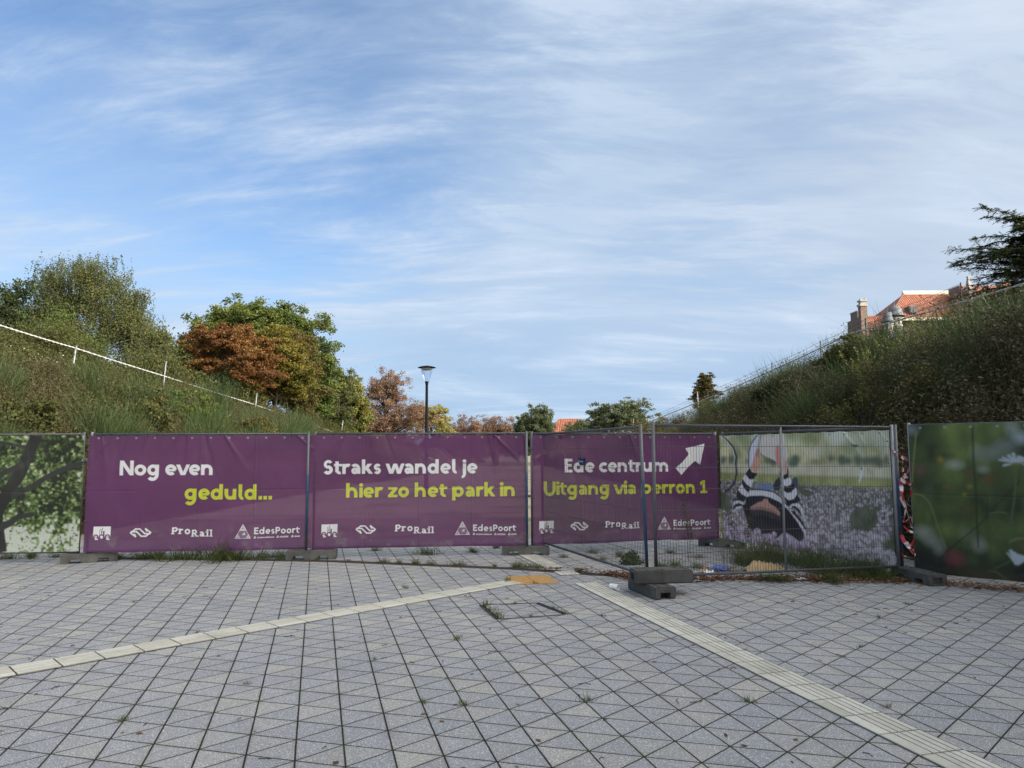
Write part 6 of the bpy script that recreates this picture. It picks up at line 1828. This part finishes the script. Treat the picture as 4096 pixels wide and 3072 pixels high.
def broom_mesh(seed, mat='lf_broom', n=330, h=1.25, w=.011):
    rng = np.random.default_rng(seed)
    B = np.concatenate([rng.normal(size=(n, 2)) * .12, np.zeros((n, 1))], 1)
    D = np.concatenate([rng.normal(size=(n, 2)) * .36, np.ones((n, 1))], 1)
    L = h * (.45 + .75 * rng.random(n))
    p1 = ribbons(B, D, L, w * 1.2, .35, rng, 3)
    k = rng.integers(0, n, n * 2)
    Du = unit(D); f = .3 + .6 * rng.random(n * 2)
    B2 = B[k] + Du[k] * (L[k] * f)[:, None]
    D2 = Du[k] + rng.normal(size=(n * 2, 3)) * .3
    p2 = ribbons(B2, D2, .35 * L[k] * (.5 + rng.random(n * 2)), w * .8, .3, rng, 2)
    return join([p1, p2])


def weed_mesh(seed, n=95, h=.95):
    rng = np.random.default_rng(seed)
    B = np.concatenate([rng.normal(size=(n, 2)) * .22, np.zeros((n, 1))], 1)
    D = np.concatenate([rng.normal(size=(n, 2)) * .25, np.ones((n, 1))], 1)
    L = h * (.5 + .7 * rng.random(n))
    p1 = ribbons(B, D, L, .012, .3, rng, 3)
    m = n * 15; k = rng.integers(0, n, m); f = .25 + .75 * rng.random(m)
    P = B[k] + unit(D)[k] * (L[k] * f)[:, None] + rng.normal(size=(m, 3)) * .045
    p2 = leaf_quads(P, .050, .020, rng)
    return join([p1, p2])


def mound_mesh(seed, n=1500, rx=.75, rz=.6, ls=.06):
    rng = np.random.default_rng(seed)
    p1 = leaf_quads(ell(rng, n, rx, rz) + rng.normal(size=(n, 3)) * .05, ls, ls * .7, rng)
    m = 70
    B = np.concatenate([rng.normal(size=(m, 2)) * .25, np.zeros((m, 1))], 1)
    p2 = ribbons(B, np.concatenate([rng.normal(size=(m, 2)) * .8, np.ones((m, 1)) * .8], 1), .9 * rz * (1 + rng.random(m)), .012, .6, rng, 3)
    return join([p1, p2])


def gold_plant(x, y, z, s, label, seed):
    rng = np.random.default_rng(seed)
    t = thing('tall_weed', label, 'plant', (x, y, z), 0, 'pale flowering weeds on the right bank')
    n = 26
    B = np.concatenate([rng.normal(size=(n, 2)) * .14, np.zeros((n, 1))], 1); D = np.concatenate([rng.normal(size=(n, 2)) * .22, np.ones((n, 1))], 1)
    L = s * (.75 + .4 * rng.random(n))
    V, F = ribbons(B, D, L, .016, .2, rng, 3)
    np_mesh('stems', V, F, M['lf_broom'], t)
    P = []
    for k in range(n):
        d = D[k] / np.linalg.norm(D[k]); q = 64
        f = rng.random(q)
        P.append(B[k] + d * (L[k] * (.62 + .40 * f))[:, None] + rng.normal(size=(q, 3)) * (.085 * (1.1 - f))[:, None])
    V, F = leaf_quads(np.concatenate(P), .052, .030, rng)
    np_mesh('plumes', V, F, M['lf_gold'], t)


def place(protos, n, region, fn, smin, smax, label, cat, name, group, mat, seed, sink=.05):
    rng = np.random.default_rng(seed)
    made = []
    k = 0
    for pt in region(rng, n):
        x, y = float(pt[0]), float(pt[1])
        z = float(fn(x, y))
        if k < len(protos):
            V, F = protos[k]
            o = np_mesh(name, V, F, M[mat]); made.append(o)
        else:
            o = made[k % len(protos)].copy(); COL.objects.link(o)
        s = rng.uniform(smin, smax)
        if fn is bank_right and 'far end' not in label:
            s *= float(np.interp(y, [26, 36, 44], [1.0, .62, .45]))
        o.location = (x, y, z - sink); o.scale = (s * rng.uniform(.85, 1.2), s * rng.uniform(.85, 1.2), s)
        o.rotation_euler = (rng.normal() * .08, rng.normal() * .08, rng.uniform(0, 6.28))
        tagp(o, label, cat, group)
        k += 1


def reg_right(dmin, dmax, y0, y1, pw=1.5):
    def f(rng, n):
        out = []
        while len(out) < n:
            y = y0 + (y1 - y0) * rng.random() ** pw
            d = rng.uniform(dmin, dmax)
            x = float(np.interp(y, [10.5, 20, 40, 70], [6.0, 6.0, 5.6, 4.2])) + d
            if float(toe_right(x, y)) > dmin * .6 and x / y < 1.05:
                out.append((x, y))
        return out
    return f


def reg_left(dmin, dmax, y0, y1, pw=1.5):
    def f(rng, n):
        out = []
        while len(out) < n:
            y = y0 + (y1 - y0) * rng.random() ** pw
            x = float(np.interp(y, [8, 13, 27, 39, 50, 70], [-9.3, -8.9, -8.5, -7.9, -7.0, -5.0])) - rng.uniform(dmin, dmax)
            if x / y > -.82:
                out.append((x, y))
        return out
    return f


brooms = [broom_mesh(s) for s in (1, 2, 3, 4)]
weeds = [weed_mesh(s) for s in (5, 6, 7, 8)]
mounds = [mound_mesh(s) for s in (9, 10, 11)]
place(brooms, 64, reg_right(1.8, 5.0, 13, 34, 1.4), bank_right, .75, 1.3, 'dark green broom bush on the right bank', 'shrub', 'broom_shrub', 'broom bushes on the right bank', 'lf_broom', 101)
place(brooms, 48, reg_right(4.6, 7.0, 15, 36, 1.0), bank_right, .5, 1.1, 'wispy broom bush along the brow of the right bank', 'shrub', 'broom_shrub', 'broom bushes along the right brow', 'lf_broom', 102)
place(weeds, 165, reg_right(.25, 5.5, 10.2, 36, 1.6), bank_right, .9, 1.6, 'dry brown weed clump on the right bank', 'weed', 'dry_weed', 'dry brown weeds on the right bank', 'lf_brown', 103)
place(mounds, 90, reg_right(.2, 5.6, 10.2, 40, 1.5), bank_right, .6, 1.15, 'low leafy bramble mound on the right bank', 'shrub', 'bramble_mound', 'bramble mounds on the right bank', 'lf_dark', 104)
place(brooms, 34, reg_left(1.0, 4.6, 15, 40, 1.0), bank_left, .8, 1.5, 'dark green broom bush on the left bank', 'shrub', 'broom_shrub', 'broom bushes on the left bank', 'lf_broom', 105)
place(weeds, 130, reg_left(.1, 5.2, 13, 42, 1.3), bank_left, .8, 1.3, 'dry brown weed clump on the left bank', 'weed', 'dry_weed', 'dry brown weeds on the left bank', 'lf_brown', 106)
place(mounds, 120, reg_left(.1, 9.0, 14, 52, 1.1), bank_left, .7, 1.5, 'low olive bramble mound on the left bank', 'shrub', 'bramble_mound', 'bramble mounds on the left bank', 'lf_olive', 107)
place([mound_mesh(s, 1700, .7, .65, .05) for s in (41, 42)], 90, reg_right(.2, 5.2, 10.2, 40, 1.5), bank_right, .7, 1.3, 'withered brown leafy mound on the right bank', 'shrub', 'withered_shrub', 'withered mounds on the right bank', 'lf_brown', 111)
place([mound_mesh(s, 1700, .7, .65, .05) for s in (43, 44)], 60, reg_left(.2, 6.0, 13, 42, 1.3), bank_left, .7, 1.3, 'withered brown leafy mound on the left bank', 'shrub', 'withered_shrub', 'withered mounds on the left bank', 'lf_brown', 112)
bushes = [mound_mesh(s, 3000, 1.25, 1.15, .085) for s in (21, 22, 23)]
place(bushes, 80, reg_left(7.6, 18.0, 25, 56, .9), bank_left, .7, 1.7, 'rounded olive green bush above the left rope', 'bush', 'bush', 'bushes above the left rope', 'lf_olive', 108)
place([mound_mesh(31, 2400, 1.1, 1.1, .08)], 8, lambda rng, n: [(-9.4 - .35 * k + rng.normal() * .4, 50 + 2.4 * k) for k in range(n)], bank_left, .6, 1.0, 'yellow green bush at the foot of the left rope', 'bush', 'bush', 'bushes at the foot of the left rope', 'lf_poplar', 109)
place([mound_mesh(32, 2400, 1.1, 1.1, .08), broom_mesh(33)], 16, lambda rng, n: [(5.6 + .30 * k + rng.normal() * .5, 60 - 1.3 * k + rng.normal()) for k in range(n)], bank_right, .75, 1.25, 'green bush at the low far end of the right bank', 'bush', 'bush', 'bushes at the far end of the right bank', 'lf_brgreen', 110)
for k, (x, y, s, lab) in enumerate(((8.85, 17.6, 1.55, 'largest pale flowering weed below the house'), (9.75, 17.2, 1.4, 'pale flowering weed right of the largest one'), (10.5, 17.8, 1.3, 'topmost pale flowering weed near the right edge'), (8.05, 18.0, .9, 'small pale flowering weed left of the largest one'), (8.45, 17.2, 1.0, 'pale flowering weed just left of the largest, half hidden'))):
    gold_plant(x, y, float(bank_right(x, y)) - .05, s, lab, 200 + k)
rng = np.random.default_rng(400)
P = np.array([(-13.4 + rng.normal() * .9, 22.5 + rng.normal() * .9) for k in range(90)])
Pz = bank_left(P[:, 0], P[:, 1]) + .55 + .3 * rng.random(90)
V, F = leaf_quads(np.stack([P[:, 0], P[:, 1], Pz], 1), .042, .034, rng)
tagp(np_mesh('white_flowers', V, F, M['lf_white']), 'white flowers scattered in the weeds of the left bank', 'flowers', None, 'stuff')

# rough grass over both banks
def bank_grass(name, region, fn, n, seed, mat, hmin, hmax, label):
    rng = np.random.default_rng(seed)
    xy = np.array(region(rng, n))
    P = np.stack([xy[:, 0], xy[:, 1], fn(xy[:, 0], xy[:, 1]) - .03], 1)
    m = 3
    P = np.repeat(P, m, 0) + np.concatenate([rng.normal(size=(len(P) * m, 2)) * .09, np.zeros((len(P) * m, 1))], 1)
    hh = hmin + (hmax - hmin) * rng.random(len(P)) * (.5 + .9 * vnoise(P[:, 0] * .6, P[:, 1] * .6, seed))
    D = np.concatenate([rng.normal(size=(len(P), 2)) * .32, np.ones((len(P), 1))], 1)
    V, F = ribbons(P, D, hh, .011, .8, rng, 2)
    return tagp(np_mesh(name, V, F, M[mat]), label, 'grass', None, 'stuff')


bank_grass('grass', reg_right(.1, 8.0, 10, 55, 1.7), bank_right, 13000, 301, 'lf_grass', .2, .55, 'rough grass covering the right bank')
bank_grass('grass', reg_left(.05, 12.0, 13, 55, 1.3), bank_left, 17000, 302, 'lf_grass', .2, .55, 'rough grass covering the left bank')
# ---------------------------------------------------------------- grass tufts in the joints, tall weeds, litter
def tuft_mesh(seed, n, h, spread, w=.006):
    rng = np.random.default_rng(seed)
    B = np.concatenate([rng.normal(size=(n, 2)) * spread * np.array([1.3, .6]), np.zeros((n, 1))], 1)
    D = np.concatenate([rng.normal(size=(n, 2)) * .65, np.ones((n, 1))], 1)
    return ribbons(B, D, h * (.4 + .8 * rng.random(n)), w, 1.1, rng, 3)


T_BIG = [tuft_mesh(s, 150, .19, .07) for s in (1, 2, 3)]
T_SM = [tuft_mesh(s, 34, .045, .018, .004) for s in (4, 5, 6)]
T_MASS = [tuft_mesh(s, 420, .42, .17, .008) for s in (7, 8)]
protos = {}


def tuft(kind, x, y, s, label, group, seed, mat='lf_tuft'):
    rng = np.random.default_rng(seed)
    key = (kind, seed % 3, mat)
    src = {'big': T_BIG, 'small': T_SM, 'mass': T_MASS}[kind]
    if key not in protos:
        V, F = src[seed % len(src)]
        o = np_mesh('grass_tuft', V, F, M[mat]); protos[key] = o
    else:
        o = protos[key].copy(); COL.objects.link(o)
    o.location = (x, y, .006); o.scale = (s, s, s * rng.uniform(.8, 1.2)); o.rotation_euler = (0, 0, rng.uniform(0, 6.28))
    return tagp(o, label, 'grass tuft', group)


for k, (x, y, s) in enumerate([(-6.39, 12.1, .6), (-6.03, 12.1, .8), (-5.67, 12.05, .9), (-5.4, 12.0, .8), (-5.16, 12.0, 1.1), (-4.79, 12.0, 1.5), (-4.6, 12.05, 1.2), (-4.43, 12.0, 1.0), (-4.15, 12.0, .8), (-3.75, 12.1, .6), (-5.9, 12.2, .7), (-3.95, 12.2, .7)]):
    tuft('big', x * .965, y * .965, s * 1.7, 'grass tuft growing along the slab edge under the Nog even geduld banner', 'grass tufts under the first purple banner', k)
for k, (x, y, s, lab) in enumerate([(-1.39, 12.06, 1.25, 'dense green grass tuft under the Straks wandel je banner'), (-.64, 12.27, .9, 'thin grass tuft under the right half of the Straks wandel je banner'), (-.28, 12.79, .8, 'small grass tuft behind the foot between second and third banner'), (-2.3, 12.5, .6, 'small grass tuft left of the dense green tuft')]):
    tuft('big', x, y, s, lab, 'grass tufts under the second purple banner', k + 1)
for k, (x, y, s) in enumerate([(-2.99, 11.45, .5), (-2.49, 11.28, .5), (-1.93, 11.15, .7), (-1.69, 11.05, .6), (-1.43, 11.0, .9), (-1.20, 10.92, .7), (-.81, 10.85, .9), (-.26, 10.70, .5), (.05, 10.62, .9), (.2, 10.62, 1.1), (.36, 10.55, .8), (.9, 10.2, .6), (-3.6, 11.45, .5)]):
    tuft('big', x, y, s * .8, 'grass tuft sprouting from the slot drain', 'grass tufts along the slot drain', k + 2)
for k, (x, y, s) in enumerate([(-.07, 9.52, 2.2), (.28, 9.33, 1.2), (-1.3, 9.1, 1.6), (-.49, 6.65, 1.5), (.48, 5.0, 1.3), (-.33, 4.94, 1.0), (-.59, 4.99, .9), (1.55, 4.97, 1.3), (2.39, 4.86, 1.0), (-2.41, 4.69, 1.1), (-.30, 8.02, 2.0), (-.24, 7.80, 2.0), (-.17, 7.60, 1.8), (-.12, 7.42, 1.6), (.52, 7.62, 1.3), (.18, 7.48, 1.1), (.40, 7.85, 1.4), (.02, 8.12, 1.0), (-2.9, 6.9, .8), (.9, 7.5, .9), (-1.9, 5.4, .8), (2.9, 6.3, .9), (3.6, 7.4, .9), (1.9, 6.2, .8), (-4.2, 8.3, .8), (.7, 6.2, .7), (-1.1, 6.0, .7), (4.2, 8.0, 1.0)]):
    tuft('small', x, y, s, 'little grass sprig growing in a paving joint of the plaza', 'grass sprigs in the paving joints', k)
for k, (x, y, s) in enumerate([(-7.94, 11.75, 1.0), (-7.6, 11.8, .8), (-8.2, 11.65, 1.2), (-7.3, 11.9, .7), (-8.0, 11.3, .9), (-7.75, 12.0, 1.0), (-8.4, 11.9, 1.1)]):
    tuft('big', x, y, s, 'weedy grass tuft along the broken paving under the tree picture', 'weeds under the tree picture', k + 1)
for k, (x, y, s) in enumerate([(1.68, 11.67, .9), (1.3, 12.1, .7), (2.13, 10.6, .9), (2.31, 10.6, 1.2), (.78, 11.6, .5), (2.53, 12.0, .7), (1.9, 11.0, .6), (2.6, 10.5, .8), (2.85, 11.5, .6), (1.35, 11.2, .6)]):
    tuft('big', x, y, s, 'grass tuft on the sandy paving behind the bare wire panels', 'grass tufts behind the bare panels', k)
for k, (x, y, s) in enumerate([(3.35, 10.75, .8), (3.75, 11.1, 1.0), (4.1, 10.7, .9), (4.42, 10.9, 1.0), (4.75, 10.4, .9), (4.15, 10.1, .9), (3.9, 11.5, 1.1), (4.5, 9.95, .7), (3.5, 10.3, .6), (4.75, 9.85, .8)]):
    tuft('mass', x, y, s, 'long tangled grass clump below the woman picture', 'long grass below the woman picture', k)
for k, (x, y, s) in enumerate([(3.96, 9.36, .55), (3.3, 9.45, .5), (4.45, 9.55, .5), (4.7, 9.5, .55)]):
    tuft('mass', x, y, s, 'low grass clump in front of the bare panel with a middle post', 'grass in front of the bare panel', k)

# leafy weed behind the swung panel, and tall dry seed heads seen against the banners
rng = np.random.default_rng(9)
t = thing('leafy_weed', 'low leafy green weed behind the foot of the swung bare panel', 'plant', (1.72, 10.9, 0))
V, F = leaf_quads(ell(rng, 300, .15, .20), .06, .038, rng)
np_mesh('leaves', V, F, M['lf_tuft'], t)
for k, (x, y, h, lab) in enumerate(((2.62, 11.2, 1.0, 'tallest dry seed stalk standing before the arrow banner'), (3.02, 10.6, .80, 'pale dry seed stalk in front of the last purple logo'), (2.85, 12.0, .5, 'short dry seed stalk behind the bare panel'), (3.28, 11.0, .75, 'dry seed stalk before the left end of the woman picture'), (3.5, 11.3, .7, 'leaning dry weed stalk under the woman picture'))):
    rg = np.random.default_rng(500 + k)
    t = thing('seed_stalk', lab, 'plant', (x, y, 0), 0, 'tall dry weeds behind the bare panels')
    n = 1
    B = np.concatenate([rg.normal(size=(n, 2)) * .02, np.zeros((n, 1))], 1); D = np.concatenate([rg.normal(size=(n, 2)) * .09, np.ones((n, 1))], 1)
    L = h * (.7 + .35 * rg.random(n))
    V, F = ribbons(B, D, L * 0 + h, .010, .15, rg, 3)
    np_mesh('stem', V, F, M['lf_brown'], t)
    P = np.concatenate([B[q] + unit(D)[q] * (h * (.45 + .55 * rg.random((260, 1)))) + rg.normal(size=(260, 3)) * .030 for q in range(n)])
    V, F = leaf_quads(P, .026, .014, rg)
    np_mesh('seed_head', V, F, M['lf_gold'] if k == 1 else M['lf_brown'], t)

# fallen leaves: drifts along the fence line and a thin scatter over the plaza
rng = np.random.default_rng(14)
pts = []
line = [(1.45, 9.75), (1.9, 9.72), (2.9, 9.55), (3.9, 9.45), (4.9, 9.35), (5.9, 8.7), (7.0, 8.0)]
for k in range(3600):
    i = rng.integers(0, len(line) - 1); f = rng.random()
    x = line[i][0] * (1 - f) + line[i + 1][0] * f; y = line[i][1] * (1 - f) + line[i + 1][1] * f
    pts.append((x + rng.normal() * .10, y + .05 + rng.normal() * .13, .012 + .03 * rng.random()))
for cx, cy, n, s in ((1.35, 9.95, 140, .12), (.95, 10.22, 60, .07), (1.7, 9.8, 120, .10), (2.36, 9.42, 90, .08), (2.9, 10.2, 120, .16), (4.0, 9.9, 160, .25), (.55, 10.35, 40, .08)):
    for k in range(n):
        pts.append((cx + rng.normal() * s, cy + rng.normal() * s * .6, .012 + .05 * rng.random()))
for k in range(120):
    y = 3.5 + 8.0 * rng.random(); x = y * rng.uniform(-.72, .72)
    if y < 11.2 and x < 5.5:
        pts.append((x, y, .010))
P = np.array(pts)
V, F = leaf_quads(P, .055, .036, rng)
V = V.reshape(-1, 4, 3); c = P[:, None, :]; V = c + (V - c) * np.array([1, 1, .30]); V[:, :, 2] = np.maximum(V[:, :, 2], .0075)
tagp(np_mesh('leaf_litter', V.reshape(-1, 3), F, M['lf_litter']), 'fallen brown leaves drifted along the fence and strewn on the plaza', 'leaves', None, 'stuff')

# crumbs of dirt and twigs
tw = MB()
for k in range(90):
    y = 3.6 + 7.5 * rng.random(); x = y * rng.uniform(-.7, .7); a = rng.uniform(0, 6.28); L = rng.uniform(.02, .10)
    if x > 5.5: continue
    tw.tube([(x, y, .009), (x + math.cos(a) * L * .5, y + math.sin(a) * L * .5, .013), (x + math.cos(a + .3) * L, y + math.sin(a + .3) * L, .009)], .0025, 4, False)
tagp(tw.build('twig_litter', M['bark_dark']), 'small dark twigs strewn over the paving', 'twigs', None, 'stuff')


def crumple(name, label, cat, x, y, sx, sy, h, mat, seed, rz=0.0):
    n = 13
    g = np.linspace(-1, 1, n); X, Y = np.meshgrid(g, g)
    r = np.random.default_rng(seed)
    Z = h * (np.abs(fbm(X * 1.6 + seed, Y * 1.6, seed, 4) - .5) * 2.6 + .2) * np.clip(1.35 - np.hypot(X, Y), .04, 1)
    jx = (fbm(X * 2 + 3, Y * 2, seed + 1) - .5) * .5; jy = (fbm(X * 2, Y * 2 + 5, seed + 2) - .5) * .5
    V = np.stack([(X + jx) * sx / 2, (Y + jy) * sy / 2, Z + .004], -1).reshape(-1, 3)
    i = np.arange(n - 1)[:, None] * n + np.arange(n - 1)[None, :]
    F = np.stack([i, i + 1, i + n + 1, i + n], -1).reshape(-1, 4)
    o = np_mesh(name, V, F, M[mat])
    o.location = (x, y, .006); o.rotation_euler = (0, 0, rz)
    return tagp(o, label, cat)


crumple('plastic_bag', 'crumpled blue plastic bag behind the bare panel', 'plastic bag', 2.86, 10.30, .24, .16, .10, 'blue_bag', 3)
crumple('cardboard_piece', 'crumpled tan cardboard in the grass below the woman picture', 'cardboard', 3.42, 10.22, .52, .30, .20, 'card', 5, .2)
crumple('paper_scrap', 'crumpled white paper beside the blue bag', 'paper scrap', 2.62, 10.0, .16, .10, .06, 'white_paper', 6)
crumple('paper_scrap', 'flattened white paper under the bare panel, left of the green tuft', 'paper scrap', 3.62, 9.52, .26, .08, .03, 'white_paper', 8, .1)
crumple('paper_scrap', 'small white paper under the bare panel, right of the flattened one', 'paper scrap', 3.98, 9.62, .14, .09, .05, 'white_paper', 9)
crumple('paper_scrap', 'white paper lying by the red and white tape', 'paper scrap', 5.12, 9.86, .16, .10, .06, 'white_paper', 10)
crumple('paper_scrap', 'bit of white paper among brown leaves right of the stacked feet', 'paper scrap', 2.33, 9.44, .09, .07, .05, 'white_paper', 11)
crumple('wrapper', 'yellow wrapper behind the stacked feet', 'wrapper', 1.93, 10.45, .08, .06, .05, 'yellow_scrap', 12)
crumple('wrapper', 'pale yellow wrapper left of the blue bag', 'wrapper', 2.58, 10.12, .14, .09, .08, 'card', 14)

# paper cup lying on the guide strip
t = thing('paper_cup', 'white paper cup lying on its side near the stacked feet', 'cup', (1.16, 8.93, .049), math.radians(-38))
cm = MB().lathe([(.028, 0), (.041, .105), (.043, .107), (.043, .111), (.039, .109), (.027, .004), (.0, .004)], 24).build('body', M['white_paper'], t, True)
cm.rotation_euler = (0, math.radians(98), 0)
pm = MB().lathe([(.0345, .038), (.0376, .072)], 24).build('print', M['sign_white'], t, True)
pm.rotation_euler = (0, math.radians(98), 0)
